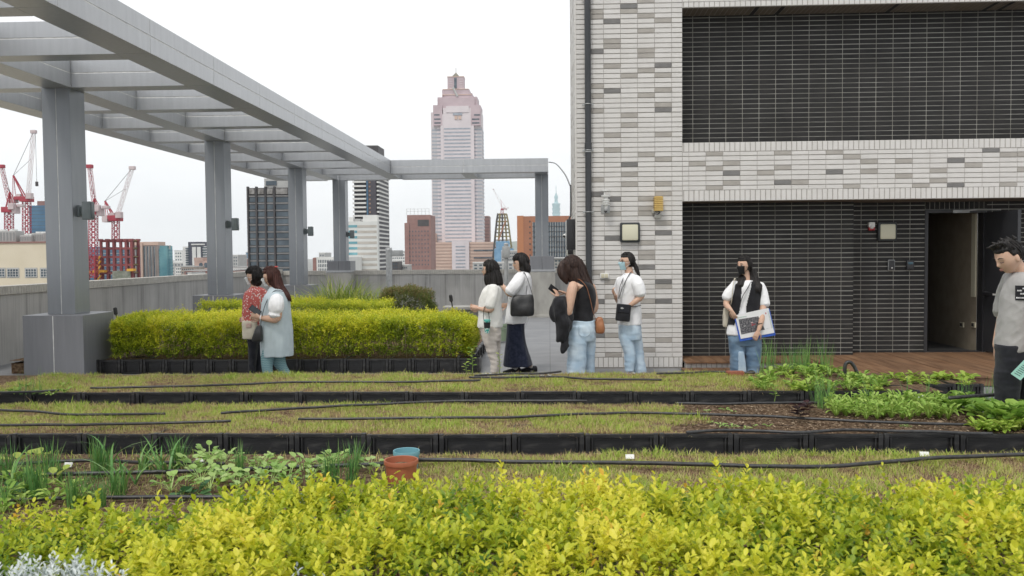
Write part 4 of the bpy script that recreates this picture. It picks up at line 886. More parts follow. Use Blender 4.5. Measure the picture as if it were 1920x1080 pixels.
# single odd plants
def stalk(nm, label, px, py, h, LL, M, n=9, ratio=.6, z=BZ-.01):
    p = onz(px, py, BZ); t = empty(nm, (p.x, p.y, z), label, 'plant')
    mb = MB(); mb.tube([(0, 0, 0), (.01, 0, h*.5), (-.01, .01, h)], [.006, .004, .002], 6, sub=3); mb.build('stem', M_twig if M is M_red else MATS.get('green_stem', None).m if 'green_stem' in MATS else mat('green_stem', (.14, .22, .05), (.2, .28, .07), .6, 20), t, 60)
    k = np.arange(n); zz = h*(.35+.65*k/(n-1)); a = k*2.4; d = np.stack([np.cos(a), np.sin(a), np.full(n, .25)], 1)
    V, Fq, T = leaves(np.stack([0*a, 0*a, zz], 1), d, np.full(n, LL)*rng.uniform(.7, 1.1, n), np.full(n, LL*ratio), rng.uniform(-.3, .3, n), rng.random(n))
    link('foliage', npmesh('foliage', V, Fq, T, M, True), t); return t
stalk('purple_basil', 'dark purple leaved plant on the mulch of the third bed', 1497, 790, .15, .1, M_red, 11, .75)
stalk('purple_basil', 'small purple seedling next to the larger purple plant', 1515, 772, .1, .075, M_red, 8, .75)
stalk('tomato_seedling', 'single green seedling before the crates at the left edge of the mulch', 1452, 752, .16, .06, M_green, 10, .5)
stalk('tall_weed', 'thin tall weed with small leaves at the hedge corner by the walkway', 885, 703, .34, .07, M_lime, 14, .45)
stalk('tall_weed', 'thin tall weed standing before the legs of the woman in beige trousers', 936, 703, .26, .045, M_lime, 10, .45)
stalk('tall_weed', 'low forked weed at the back edge of the second bed left of the pebbles', 873, 704, .16, .06, M_lime, 9, .45)
# dusty miller at the front left
def dusty(label, px, py, Y, w_, n):
    p = at(px, py, Y); u = rng.normal(0, 1, (n, 3)); u[:, 2] = np.abs(u[:, 2]); u = norm(u); P = u*np.array([w_, .16, .17])*rng.uniform(.6, 1, n)[:, None]
    V, Fq, T = sprigs(P, u+np.array([0, 0, .9]), 9, .05, .022, rng.uniform(.2, 1, n), .34, 1.0, .3)
    t = empty('dusty_miller', (p.x, Y, p.z-.17), label, 'plant', 'silver plants'); link('foliage', npmesh('foliage', V, Fq, T, M_silver, True), t)
    mb = MB()
    for k in range(8): a = k*.8; mb.tube([(.05*math.cos(a), .03*math.sin(a), -(p.z-.17-BZ)), (w_*.5*math.cos(a), .1*math.sin(a), .05)], [.006, .003], 5)
    mb.build('stems', M_twig, t, 60)
dusty('wide silvery white foliage plant in the bottom left corner', 75, 1082, 2.02, .25, 420)
dusty('small silvery white sprig below the patterned pot, at the lower frame edge', 556, 1092, 2.0, .05, 40)
# pale pebbles by the walkway
mb = MB()
for k in range(70):
    p = onz(random.uniform(895, 1035), random.uniform(701, 706), BZ); r = random.uniform(.008, .02); mb.ell((p.x, p.y, BZ+.004), (r, r*.8, r*.6), None, 7, 5)
tag(mb.build('pebbles', mat('pale_stone', (.5, .48, .43), (.62, .6, .55), .8, 60), None, 180), 'pale pebbles scattered at the back of the second bed', 'pebbles', kind='stuff')
p = onz(1378, 703, BZ); mb = MB(); mb.bbox(-.1, .1, -.05, .05, 0, .055, .006); o = mb.build('brick_block', mat('red_brick', (.22, .07, .04), (.32, .12, .07), .85, 30), None, 30); o.location = (p.x, p.y, BZ-.01); tag(o, 'dark red brick lying at the feet of the woman with the folder', 'brick')
# ================================================================== the city beyond the parapet
GZ = -40
M_glass = mat('dark_glass', (.045, .065, .085), (.09, .12, .145), .2, .25, lo=.4, hi=.6, spec=.6)
M_tealg = mat('teal_glass', (.10, .26, .31), (.18, .38, .42), .2, .2, lo=.4, hi=.6, spec=.6)
M_blueg = mat('blue_glass', (.045, .12, .21), (.07, .17, .27), .25, .08, lo=.4, hi=.6)
M_pale = mat('pale_render', (.62, .62, .60), (.70, .70, .68), .8, .3)
M_beige = mat('beige_render', (.60, .53, .40), (.66, .59, .46), .85, .25, bump=.1, bscale=1)
M_brown = mat('brown_tile', (.24, .13, .115), (.29, .165, .145), .8, .3)
M_dkframe = mat('dark_cladding', (.045, .042, .045), (.065, .06, .062), .6, .3)
M_lgrey = mat('light_cladding', (.36, .36, .35), (.43, .43, .42), .7, .4)
M_orange = mat('orange_tile', (.33, .145, .085), (.38, .175, .105), .8, .2)
M_pink = mat('pink_granite', (.44, .345, .37), (.51, .41, .435), .6, .08)
M_pinkw = mat('pale_pink_granite', (.60, .545, .56), (.66, .60, .615), .6, .08)
M_podium = mat('podium_stone', (.52, .37, .30), (.60, .45, .37), .7, .05)
M_band = mat('band_glass', (.27, .30, .35), (.36, .39, .44), .3, .3)
M_redst = mat('red_steel', (.32, .03, .055), (.40, .055, .075), .55, .5)
M_redst2 = mat('oxide_steel', (.19, .04, .05), (.27, .075, .075), .7, .8)
M_whst = mat('white_steel', (.50, .40, .41), (.58, .5, .5), .5, .5)
M_yel = mat('site_yellow', (.66, .33, .03), (.7, .4, .05), .6, 1)
M_olive = mat('floor_deck_mesh', (.18, .15, .06), (.26, .22, .1), .8, 1)
class Bld:
    def __init__(s, name, label, px0, px1, pyt, Y, depth, M, cat='building', zb=GZ):
        s.x0, s.x1 = X(px0, Y), X(px1, Y); s.Y = Y; s.d = depth; s.z1 = at((px0+px1)/2, pyt, Y).z; s.s = (s.x1-s.x0)/(px1-px0); s.px0 = px0; s.pyt = pyt; s.zb = zb
        s.t = empty(name, ((s.x0+s.x1)/2, Y, zb), label, cat)
        s.box('wall', px0, px1, pyt, None, M)
    def xx(s, px, dy=0): return X(px, s.Y+dy)
    def zz(s, py, px=None): return at(px if px is not None else (s.px0+20), py, s.Y).z
    def box(s, name, px0, px1, py0, py1, M, dy=0., d=None, bev=None):
        mb = MB(); z1 = at((px0+px1)/2, py0, s.Y).z; z0 = s.zb if py1 is None else at((px0+px1)/2, py1, s.Y).z
        mb.box(X(px0, s.Y), X(px1, s.Y), s.Y+dy, s.Y+(d or s.d)+min(dy, 0), z0, z1); return mb.build(name, M, s.t, off=s.t.location)
    def grid(s, name, px0, px1, py0, py1, nx, ny, fw, fh, M, dy=-.04, th=.08, sill=None):
        xa, xb = X(px0, s.Y), X(px1, s.Y); za, zb = at((px0+px1)/2, py1, s.Y).z, at((px0+px1)/2, py0, s.Y).z; cw, ch = (xb-xa)/nx, (zb-za)/ny
        mb = MB(); mb.box(-cw*fw/2, cw*fw/2, dy, dy+th, -ch*fh/2, ch*fh/2); me = mb.mesh(name, M)
        for i in range(nx):
            for j in range(ny):
                o = link(name, me, s.t); o.location = (xa+cw*(i+.5)-s.t.location.x, 0, za+ch*(j+.5)-s.t.location.z)
    def bands(s, name, px0, px1, py0, py1, n, fh, M, dy=-.05, side=.05, d=None, phase=.5):
        xa, xb = X(px0, s.Y)-side, X(px1, s.Y)+side; za, zb = at((px0+px1)/2, py1, s.Y).z, at((px0+px1)/2, py0, s.Y).z; ch = (zb-za)/n
        mb = MB(); mb.box(xa-s.t.location.x, xb-s.t.location.x, dy, (d or s.d)+.05, -ch*fh/2, ch*fh/2); me = mb.mesh(name, M)
        for j in range(n):
            o = link(name, me, s.t); o.location = (0, 0, za+ch*(j+phase)-s.t.location.z)
# --- left
b = Bld('beige_building', 'low beige building with small barred windows and roof machinery behind the nearest column', -120, 100, 456, 110, 7.5, M_beige)
b.box('cornice', -121, 100.4, 453.5, 456.5, M_brown, -.12, 7.7)
for px in (-14, 11.5, 45.5, 74):
    f = b.box('window', px, px+24, 502, 521, M_lgrey, -.02, 1); 
    mb = MB(); xa, xb = X(px+2, 110), X(px+22.5, 110); z0, z1 = at(px, 519, 110).z, at(px, 504.5, 110).z
    mb.box(xa, xb, 109.95, 109.99, z0, z1); mb.mi = 1
    for k in range(5): xm = xa+(xb-xa)*k/4; mb.box(xm-.02, xm+.02, 109.9, 109.94, z0, z1)
    for k in range(4): zm = z0+(z1-z0)*k/3; mb.box(xa, xb, 109.905, 109.935, zm-.02, zm+.02)
    mb.build('pane', [M_glass, M_pale], f, off=b.t.location)
def cooler(px0, px1, pyt, pyb, Y, label):
    x0, x1 = X(px0, Y), X(px1, Y); z0, z1 = at(px0, pyb, Y).z, at(px0, pyt, Y).z; t = empty('cooling_unit', ((x0+x1)/2, Y, z0), label, 'rooftop machine')
    mb = MB(); mb.bbox(x0, x1, Y, Y+2, z0, z1, .05); mb.build('casing', M_lgrey, t, off=t.location)
    mb = MB(); n = 7
    for k in range(n): mb.box(x0+(x1-x0)*(k+.2)/n, x0+(x1-x0)*(k+.8)/n, Y-.03, Y+.01, z0+.15, z1-.2)
    mb.build('louvre', mat('louvre_grey', (.24, .25, .25), None, .6) if 'louvre_grey' not in MATS else MATS['louvre_grey'].m, t, off=t.location)
    mb = MB(); r = min(.5, (x1-x0)*.25)
    for k in (.28, .72): mb.lathe([(r, 0), (r, .2), (r*.9, .2), (r*.85, .05), (0, .05)], 16, (x0+(x1-x0)*k, Y+1, z1))
    mb.build('fan_cowl', M_pale, t, 40, off=t.location)
cooler(-12, 30, 433, 453.5, 112, 'grey louvred cooling unit at the left end of the beige roof'); cooler(38, 60, 441, 453.5, 112, 'smaller cooling unit in the middle of the beige roof'); cooler(60, 82, 437, 453.5, 112.5, 'cooling unit with ducts nearest the column on the beige roof')
b = Bld('glass_office', 'blue glass office block rising behind the beige building', 57, 120, 385, 420, 15, M_blueg)
b.bands('floor_line', 57, 120, 385, 460, 11, .1, M_glass); b.box('plant_room', 66, 110, 376, 385.5, M_brown, 3, 20)
b = Bld('glass_office', 'dark blue office sliver seen through the red steel frame', 163, 192, 463, 380, 30, M_blueg); b.bands('floor_line', 163, 192, 463, 520, 7, .15, M_lgrey)
# red steel frame under construction
Yf = 240; x0f, x1f = X(163, Yf), X(252, Yf)
t = empty('steel_frame_building', ((x0f+x1f)/2, Yf, GZ), 'dark red steel frame of a building under construction below the cranes', 'building frame'); o_ = t.location
xs = [X(p, Yf) for p in (165, 178, 190, 202, 214, 227, 237, 247)]; lev = [525, 510, 495, 480]; lev2 = [464, 450]
zl = lambda p: at(205, p, Yf).z
for i, x in enumerate(xs):
    for dy in (0, 4):
        mb = MB(); mb.box(x-.32, x+.32, Yf+dy-.32, Yf+dy+.32, GZ, zl(448.5+i % 3) if 2 <= i else zl(481)); 
        if i >= 2: mb.box(x-.5, x+.5, Yf+dy-.5, Yf+dy+.5, zl(452), zl(448))
        mb.build('steel_column', M_redst2, t, off=o_)
for p in lev+lev2:
    a = xs[2] if p in lev2 else xs[0]
    for dy in (0, 4): mb = MB(); mb.box(a, xs[-1]+.4, Yf+dy-.2, Yf+dy+.2, zl(p)-.6, zl(p)); mb.build('steel_beam', M_redst2, t, off=o_)
    mb = MB(); mb.box(a, xs[-1], Yf+.3, Yf+3.7, zl(p)-.35, zl(p)-.1); mb.build('floor_deck', M_olive, t, off=o_)
for px, py in ((178, 509), (196, 508), (250, 506)):
    x = X(px, Yf); mb = MB(); mb.box(x-.9, x+.9, Yf-2.2, Yf-.46, zl(py+2.5), zl(py-2)); mb.build('work_platform', M_yel, t, off=o_)
mb = MB()
for k in range(5): mb.rod((X(184, Yf), Yf-.6, zl(525-k*9)), (X(190, Yf), Yf-.6, zl(516-k*9)), .4)
mb.build('stair_tower', M_yel, t, off=o_)
mb = MB(); mb.box(X(212, Yf), X(246, Yf), Yf-.7, Yf-.5, zl(530), zl(508)); mb.build('safety_net', mat('net_grey', (.16, .18, .14), (.28, .29, .25), .9, 1), t, off=o_)
def lattice(mb, a, b, wd, n, r, ax=None):
    a = Vector(a); b = Vector(b); d = (b-a).normalized(); x = Vector((0, 1, 0)).cross(d).normalized()*wd/2; y = d.cross(x).normalized()*wd/2
    cs = [x+y, x-y, -x-y, y-x]
    for c in cs: mb.rod(a+c, b+c, r)
    for k in range(n):
        p, q = a+(b-a)*k/n, a+(b-a)*(k+1)/n
        for i in range(4):
            c, e = cs[i], cs[(i+1) % 4]
            mb.rod(p+(c if k % 2 else e), q+(e if k % 2 else c), r*.7); mb.rod(p+c, p+e, r*.6)
def crane(label, base, top, jib, Y, frame=None, counter=None, jm=None, w=1.7, hook=None):
    P = lambda q, dy=0: at(q[0], q[1], Y+dy)
    t = empty('tower_crane', (P(base).x, Y, P(base).z), label, 'crane', 'tower cranes over the building site'); o = t.location
    mb = MB(); lattice(mb, P(base), P(top), w, max(4, int(abs(base[1]-top[1])/5)), .17); mb.build('mast', M_redst, t, off=o)
    p = P(top); mb = MB(); mb.bbox(p.x-1.5, p.x+1.5, Y-1.5, Y+1.5, p.z-.4, p.z+1.2, .1); mb.mi = 1; mb.bbox(p.x+.7, p.x+2.4, Y-1.8, Y-.2, p.z+.4, p.z+2.2, .15); mb.build('cab', [M_redst, M_whst], t, off=o)
    mb = MB(); lattice(mb, p+Vector((.5, 0, 1)), P(jib), 0.85, 13, .07); q = P(jib); mb.bbox(q.x-.8, q.x+.8, Y-.6, Y+.6, q.z-.5, q.z+.5, .1); mb.build('jib', jm or M_redst, t, off=o)
    if counter: c = P(counter); mb = MB(); mb.bbox(min(c.x, p.x), max(c.x, p.x), Y-1.2, Y+1.2, p.z+.2, p.z+1.2, .1); mb.mi = 1; mb.bbox(c.x-.2, c.x+1.4, Y-1.25, Y+1.25, p.z-.7, p.z+1.3, .1); mb.bbox(c.x+1.6, c.x+3.2, Y-.9, Y+.9, p.z+1.2, p.z+2.0, .1); mb.build('counter_jib', [M_redst, M_whst], t, off=o)
    if frame:
        f = P(frame); mb = MB()
        for s in (-.7, .7): mb.rod(p+Vector((-.5, s, 1)), f+Vector((0, s*.3, 0)), .28); mb.rod(f+Vector((0, s*.3, 0)), Vector(((c.x if counter else p.x-3)+.8, Y+s, p.z+1)), .15)
        mb.build('a_frame', M_redst, t, off=o); mb = MB(); mb.rod(f, P(jib), .09); mb.rod(f, p.lerp(P(jib), .6), .07); mb.build('stay_cable', M_dkframe, t, off=o)
    if hook: h = P(hook); mb = MB(); mb.rod((h.x, Y, h.z), (h.x, Y, P(jib).z), .07); mb.bbox(h.x-.35, h.x+.35, Y-.3, Y+.3, h.z-1, h.z+.4, .1); mb.build('hook_block', M_dkframe, t, off=o)
crane('red tower crane at the far left edge with its jib nearly upright', (17, 436), (17, 396), (3, 312), 250, (19, 360), (25, 396))
crane('red tower crane beside the blue office with a tall pale jib', (50, 440), (50, 376), (63, 247), 262, (25, 329), (22, 372), M_whst, hook=(69, 343))
crane('red tower crane beside the nearest column with a steep jib', (175, 520), (175, 400), (168, 312), 236, (178, 372), (183, 402))
crane('red tower crane over the steel frame with a slanting white jib', (217, 450), (217, 412), (248, 315), 248, (197, 377), (196, 407), M_whst, w=1.5)
b = Bld('apartment_block', 'grey brown apartment block with vertical window strips right of the steel frame', 246, 297, 456, 262, 5, mat('grey_brown_tile', (.27, .23, .215), (.33, .285, .265), .8, .4))
b.box('roof_band', 246, 297.5, 453.5, 460, M_podium, -.15)
for px in (251, 256, 261, 270, 276, 282, 288): b.box('window_strip', px, px+2.4, 462, 530, M_glass, -.1, 1); b.box('balcony_strip', px+2.5, px+3.6, 462, 530, M_lgrey, -.14, 1)
b.box('pilaster', 265, 268.5, 455, 530, M_podium, -.5, 2)
b = Bld('glass_tower', 'teal glass block with a rooftop frame beside the apartment block', 298, 317, 466, 258, 2.5, M_tealg)
b.box('bay', 303, 316, 461, 530, M_tealg, -1.2, 4); b.bands('floor_line', 298, 317, 467, 525, 10, .1, M_blueg); mb = MB()
for px in (311, 314.5, 318): mb.box(X(px, 258)-.15, X(px, 258)+.15, 258, 258.4, at(314, 467, 258).z, at(314, 460.5, 258).z)
mb.box(X(296, 258), X(319, 258), 258, 259, at(314, 461.2, 258).z, at(314, 460.2, 258).z); mb.build('roof_frame', M_lgrey, b.t, off=b.t.location)
b = Bld('office_block', 'white office block with a dark slate core and banded wings', 343, 386, 462, 500, 25, M_pale)
b.box('core', 354, 380, 453.5, 530, mat('slate', (.06, .065, .09), None, .6), -.6, 20); b.box('white_panel', 361.5, 368.5, 463, 530, M_pale, -.9, 2); b.box('white_panel', 370.5, 377.5, 463, 530, M_pale, -.9, 2); b.box('roof_slab', 360, 382, 457, 459.5, M_pale, -1, 3)
b.bands('window_band', 349, 357, 464, 516, 12, .45, M_glass, -.7, d=1); b.bands('balcony', 379, 386, 462, 512, 11, .5, M_glass, -.3, d=2)
b = Bld('arcade_building', 'pinkish building with a row of tall arched windows', 364, 400, 489, 330, 20, mat('dusty_pink', (.42, .30, .26), (.48, .35, .3), .8, .3))
b.box('parapet', 363.5, 380, 483, 489.5, MATS['dusty_pink'].m, -.1)
for px in (373, 382.3, 391):
    xa, xb = X(px, 330), X(px+7, 330); z0, zc = at(380, 502, 330).z, at(380, 496, 330).z; r = (xb-xa)/2; n = 10
    pr = [(xa, z0), (xb, z0)]+[((xa+xb)/2+r*math.cos(math.pi*k/n), zc+r*math.sin(math.pi*k/n)) for k in range(n+1)]; mb = MB()
    mb.rings([[(p[0], y, p[1]) for p in pr] for y in (329.9, 330.02)]); mb.build('arched_window', M_glass, b.t, off=b.t.location)
b.box('lower_band', 364, 400, 505, 510, M_brown, -.2)
# --- dark office tower
b = Bld('office_tower', 'dark gridded office tower between the second and third columns', 467, 545, 352, 200, 3, M_dkframe)
b.box('penthouse', 496.5, 543, 334, 352.5, M_lgrey, .6, 3); b.box('penthouse_glass', 500, 520, 339, 347, M_glass, .4, 2)
pil = [467.5, 483.5, 500.5, 517, 545]
for j in range(11):
    y0 = 369+j*13.45
    b.box('spandrel', 468, 544.6, y0-2.6, y0, mat('dark_spandrel', (.17, .165, .165), (.24, .235, .235), .7, .5) if 'dark_spandrel' not in MATS else MATS['dark_spandrel'].m, -.22, .5)
    for k in range(4):
        w_ = b.box('window', pil[k]+2.2, pil[k+1]-2.0, y0+.8, y0+10.0, M_glass, -.1, .4)
for k, p in enumerate(pil): b.box('pilaster', p-1.4, p+1.5, 350, 520, M_dkframe, -.55, 1)
for k in range(4): b.box('crown_panel', pil[k]+3, pil[k+1]-3, 353.5, 364, mat('grimy_panel', (.10, .09, .085), (.3, .29, .28), .8, .8) if 'grimy_panel' not in MATS else MATS['grimy_panel'].m, -.3, .5)
b = Bld('annex_block', 'grey annex with small dark openings attached to the dark tower', 543, 552, 416, 203.2, .8, M_lgrey); b.grid('window', 545, 551, 420, 512, 1, 7, .75, .35, M_glass)
# --- banded residential tower
b = Bld('residential_tower', 'tall black residential tower with white balcony bands', 666, 712, 290, 350, 22, mat('black_tile', (.035, .035, .045), (.05, .05, .06), .6, .3))
b.box('crown', 688, 711, 272.5, 290.5, M_dkframe, 1, 14); b.box('crown_sign', 684, 706, 269.5, 271, M_lgrey, 5, 8); b.box('roof_kerb', 700, 712, 289, 290.5, M_lgrey, -.2, 22)
b.box('stair_core', 689.5, 707.5, 292, 530, mat('core_tile', (.055, .05, .062), (.07, .065, .08), .6, .3), -.9, 4)
for j in range(28):
    y0 = 300+j*7.95
    b.box('balcony', 664, 689, y0, y0+3.1, M_pale, -1.3, 6); b.box('balcony', 709, 713, y0+.6, y0+3.6, M_pale, -1.0, 22.4)
    b.box('lamp_niche', 694.5, 697.5, y0+1, y0+4, mat('niche_light', (.3, .2, .15), None, .6) if 'niche_light' not in MATS else MATS['niche_light'].m, -1.1, 2)
b.box('window_strip', 690, 692.5, 296, 530, M_blueg, -1.05, 2)
b = Bld('office_block', 'white mid rise office with beige window bands and teal corner glass', 653, 709, 415, 200, 1.8, mat('white_cladding', (.56, .57, .55), (.62, .63, .61), .7, .4))
b.box('roof_block', 681, 708.5, 403, 415.5, M_pale, .3, 1.8); b.box('roof_block', 655, 663, 407, 415.5, M_pale, .3, 1.8); b.box('roof_tank', 666, 676, 410, 415.5, M_lgrey, .3, 1.6)
for j in range(10):
    y0 = 422+j*10.3
    b.box('window_band', 671, 707, y0, y0+4.6, mat('beige_blind', (.40, .37, .33), (.46, .43, .39), .6, .6) if 'beige_blind' not in MATS else MATS['beige_blind'].m, -.05, 1); b.box('corner_window', 653, 670.5, y0, y0+4.6, M_tealg, -.06, 1)
b = Bld('arcade_hall', 'low white hall with arched ribs behind the third column', 588, 640, 482, 180, 20, M_pale)
b.box('side_wall', 586.5, 593, 483.5, 520, M_brown, -.1, 5); b.grid('window', 596, 640, 486, 510, 14, 3, .5, .72, M_glass)
# --- pink skyscraper
b = Bld('brown_tower', 'brown residential tower with a scaffold on its roof left of the pink skyscraper', 764, 808, 403, 700, 30, M_brown)
b.box('lower_wing', 759.5, 768, 418, None, M_brown, -1, 20); b.box('setback', 784, 805, 412, 424, M_dkframe, -.2, 2); b.grid('window', 760, 806, 430, 500, 8, 9, .3, .35, M_glass, -.3, .5)
mb = MB(); 
for px in (763, 770, 777, 784, 791, 798, 805): mb.rod((X(px, 700), 702, b.z1), (X(px, 700), 702, at(px, 391, 700).z), .22)
for py in (391.5, 396): mb.rod((X(763, 700), 702, at(780, py, 700).z), (X(805, 700), 702, at(780, py, 700).z), .2)
mb.build('roof_scaffold', M_lgrey, b.t, off=b.t.location)
b = Bld('brown_slab', 'plain brown slab block peeking out right of the pink skyscraper', 900, 917.5, 405, 1080, 30, M_brown); b.bands('floor_line', 900, 917.5, 405, 455, 8, .12, M_dkframe)
b = Bld('skyscraper', 'tall pink and white striped skyscraper with a stepped crown and spire', 811, 905, 210, 970, 30, M_pinkw, 'skyscraper')
nfl = 56
b.bands('window_band', 813, 905.5, 240, 560, nfl-9, .36, M_band, -.25, .3)
for j in range(nfl-9):                                # storey strips of the projecting centre bay
    y0 = 240+j*6.8
    b.box('bay_window', 836, 885, y0+.5, y0+3.2, M_band, -3.2, 4)
for p0, p1 in ((829.5, 834.5), (887, 891.5)): b.box('bay_pier', p0, p1, 215, None, M_pinkw, -3.35, 5)
b.box('centre_bay', 834.4, 887.1, 203, None, M_pinkw, -3, 5)
for p0, p1 in ((812.5, 822), (897, 906)): b.box('corner_glass', p0, p1, 238, 560, mat('corner_grey', (.5, .475, .485), None, .5) if 'corner_grey' not in MATS else MATS['corner_grey'].m, -.12, 2)
for p0, p1 in ((816, 833), (886, 904)): b.box('crown_wing', p0, p1, 198, 236, M_pink, -3.4, 30)
for p0, p1, y0 in ((818, 830, 223), (888, 902, 223), (818, 830, 230), (888, 902, 230), (818, 828, 215), (892, 903, 215)): b.box('crown_opening', p0, p1, y0, y0+2.6, M_glass, -3.6, 2)
b.box('crown_tier', 823.5, 897.5, 181.5, 212, M_pink, 1, 29); b.box('crown_tier', 828, 893, 184, 205, M_pink, -1.5, 28); b.box('light_panel', 840, 882.5, 199.5, 211.5, M_pinkw, -3.7, 4); b.box('dark_louvre', 853, 870, 212.5, 217, M_band, -3.7, 4)
for p in (856, 863): b.box('crest', p, p+5, 218, 224.5, MATS['podium_stone'].m, -3.9, 3)
b.box('crown_tier', 831.5, 882.5, 166, 182, M_pink, 5, 27); b.box('crown_tier', 836, 888, 174, 182, M_pink, 3, 28); b.box('crown_ledge', 832, 887, 176, 177.3, M_podium, 2.5, 28.5); b.box('crown_ledge', 833, 881, 165, 166.3, M_podium, 4.5, 27.5)
b.box('crown_tier', 841, 871.5, 141, 166.5, M_pink, 9, 24); b.box('crown_slot', 853.5, 858.5, 143, 163, M_glass, 8.5, 10); b.box('crown_ledge', 840.5, 872, 140, 141.3, M_podium, 8.5, 24.5)
for p in (844, 863.5): b.bands('crown_line', p, p+6, 143, 165, 5, .2, M_pinkw, 8.6, d=10)
xa, xb = X(848.5, 970), X(863.5, 970); zc = at(856, 140, 970).z; zt = at(856, 130, 970).z; mb = MB(); cx_, cy_ = (xa+xb)/2, 970+16
mb.add([(xa, cy_-5, zc), (xb, cy_-5, zc), (xb, cy_+5, zc), (xa, cy_+5, zc), (cx_, cy_, zt)], [(0, 1, 4), (1, 2, 4), (2, 3, 4), (3, 0, 4), (3, 2, 1, 0)]); mb.build('pyramid_roof', mat('bronze_roof', (.13, .12, .09), (.2, .18, .13), .5, .3), b.t, off=b.t.location)
mb = MB(); mb.rod((cx_, cy_, zt-1), (cx_, cy_, at(856, 121, 970).z), .7); mb.build('spire', M_lgrey, b.t, off=b.t.location)
mb = MB(); mb.rod((X(852, 970), 975, at(852, 162, 970).z), (X(861, 970), 970, at(861, 181, 970).z), 1.6); mb.build('crown_crane', M_lgrey, b.t, off=b.t.location)
b2 = Bld('podium_building', 'stone podium with horizontal stripes at the foot of the pink skyscraper', 783, 935, 454, 940, 60, M_podium)
b2.box('centre_bay', 848, 880, 452, None, M_pinkw, -3, 10); b2.box('left_shoulder', 784, 813, 437, 455, M_podium, 2, 40); b2.box('shoulder_window', 790, 813, 447, 451.5, M_band, 1.5, 3)
for j in range(9): b2.box('stone_stripe', 783, 935, 457+j*6, 458.8+j*6, mat('podium_dark', (.40, .27, .22), None, .7) if 'podium_dark' not in MATS else MATS['podium_dark'].m, -.3, 2); b2.box('bay_window', 855, 873, 461+j*6.4, 463.2+j*6.4, M_band, -3.3, 2)
for p0, p1 in ((784, 812), (886, 930)):
    for y0 in (468, 482, 491): b2.box('window', p0+random.uniform(2, 8), p1-random.uniform(4, 12), y0, y0+2.6, M_glass, -.6, 2)
# --- frame tower with blue nets
Yt = 900; t = empty('steel_frame_tower', (X(941, Yt), Yt, GZ), 'tapering steel frame tower wrapped in blue nets low down', 'building frame'); o_ = t.location
def tw(y): k = (y-400)/45; return (932-4.5*k, 950+6*k) if y > 412 else (933, 949)
for py in range(401, 486, 7):
    l, r = tw(py); mb = MB(); za = at(941, py, Yt).z
    for dy in (0, 14): mb.box(X(l, Yt), X(r, Yt), Yt+dy-.4, Yt+dy+.4, za-.45, za+.45)
    for p in (l, r): mb.box(X(p, Yt)-.4, X(p, Yt)+.4, Yt, Yt+14, za-.4, za+.4)
    mb.build('floor_beam', M_olive if py % 2 else M_dkframe, t, off=o_)
for f in (0, .25, .5, .75, 1):
    for dy in (0, 14):
        mb = MB(); pts = []
        for py in (400, 414, 450, 500): l, r = tw(py); p = at(l+(r-l)*f, py, Yt); pts.append(Vector((p.x, Yt+dy, p.z)))
        for a, c in zip(pts[:-1], pts[1:]): mb.rod(a, c, 1.1)
        mb.build('steel_column', M_dkframe if f in (0, .5) else M_olive, t, off=o_)
mb = MB(); mb.rod(at(935, 450, Yt-2), at(948, 413, Yt-2), 1.2); mb.build('hoist', M_orange, t, off=o_)
mb = MB(); mb.box(X(927, Yt), X(962, Yt), Yt-1.5, Yt+20, GZ, at(941, 466, Yt).z); mb.box(X(930, Yt), X(956, Yt), Yt-2, Yt-1.6, GZ, at(941, 452, Yt).z); mb.build('safety_net', mat('blue_net', (.12, .26, .42), (.2, .36, .52), .9, .2), t, off=o_)
crane('small pale crane on top of the tapering frame tower', (941, 401), (942, 393), (925, 355), Yt, (939, 375), (948, 392), M_whst, 3.2)
# --- orange block, observation tower, low roofs
b = Bld('orange_building', 'orange brown tiled building with a dark gridded window wall behind the end column', 970, 1078, 405, 300, 30, M_orange)
b.box('window_wall', 999, 1078, 416.5, 560, M_glass, -.2, 1)
for k in range(17): b.box('mullion', 999+k*4.7, 999.9+k*4.7, 416.5, 560, M_lgrey, -.45, .6)
for k in range(9): b.box('transom', 999, 1078, 424+k*9.6, 424.8+k*9.6, M_dkframe, -.5, .6)
b.grid('window', 973, 977, 414, 500, 1, 8, .5, .25, M_dkframe); b.grid('window', 992, 996, 410, 505, 1, 9, .6, .3, M_dkframe); b.box('roof_rail', 1004, 1012, 402, 405.5, M_lgrey, 5, 8)
b.box('corner_face', 970, 982, 404.5, None, mat('orange_side', (.44, .19, .095), None, .8), -.15, 2)
t5 = 6600; b = Bld('observation_tower', 'distant pale teal tower of stacked flaring tiers with a tall spire', 1036.5, 1050.5, 401, t5, 60, mat('pale_teal_glass', (.22, .42, .46), (.3, .5, .53), .3, .01), 'skyscraper')
Mt = MATS['pale_teal_glass'].m
for k in range(3):
    mb = MB(); y0, y1 = 406-k*8.3, 398-k*8.3; zA, zB = at(1043, y0, t5).z, at(1043, y1, t5).z; cxx = X(1043.5, t5)
    mb.loft([((cxx, t5+30, zA), 6.4*4, 26), ((cxx, t5+30, zB), 8*4, 32)], 16, 0, 5); mb.build('tier', Mt, b.t, off=b.t.location)
mb = MB(); cxx = X(1043.5, t5)
for y0, y1, r0_, r1 in ((381.5, 379, 22, 15), (379, 371, 13, 11), (371, 366, 16, 12), (366, 362, 7, 5), (362, 347, 2.6, 1.2)): mb.loft([((cxx, t5+30, at(1043, y0, t5).z), r0_, r0_), ((cxx, t5+30, at(1043, y1, t5).z), r1, r1)], 12, 0)
mb.build('spire', Mt, b.t, off=b.t.location)
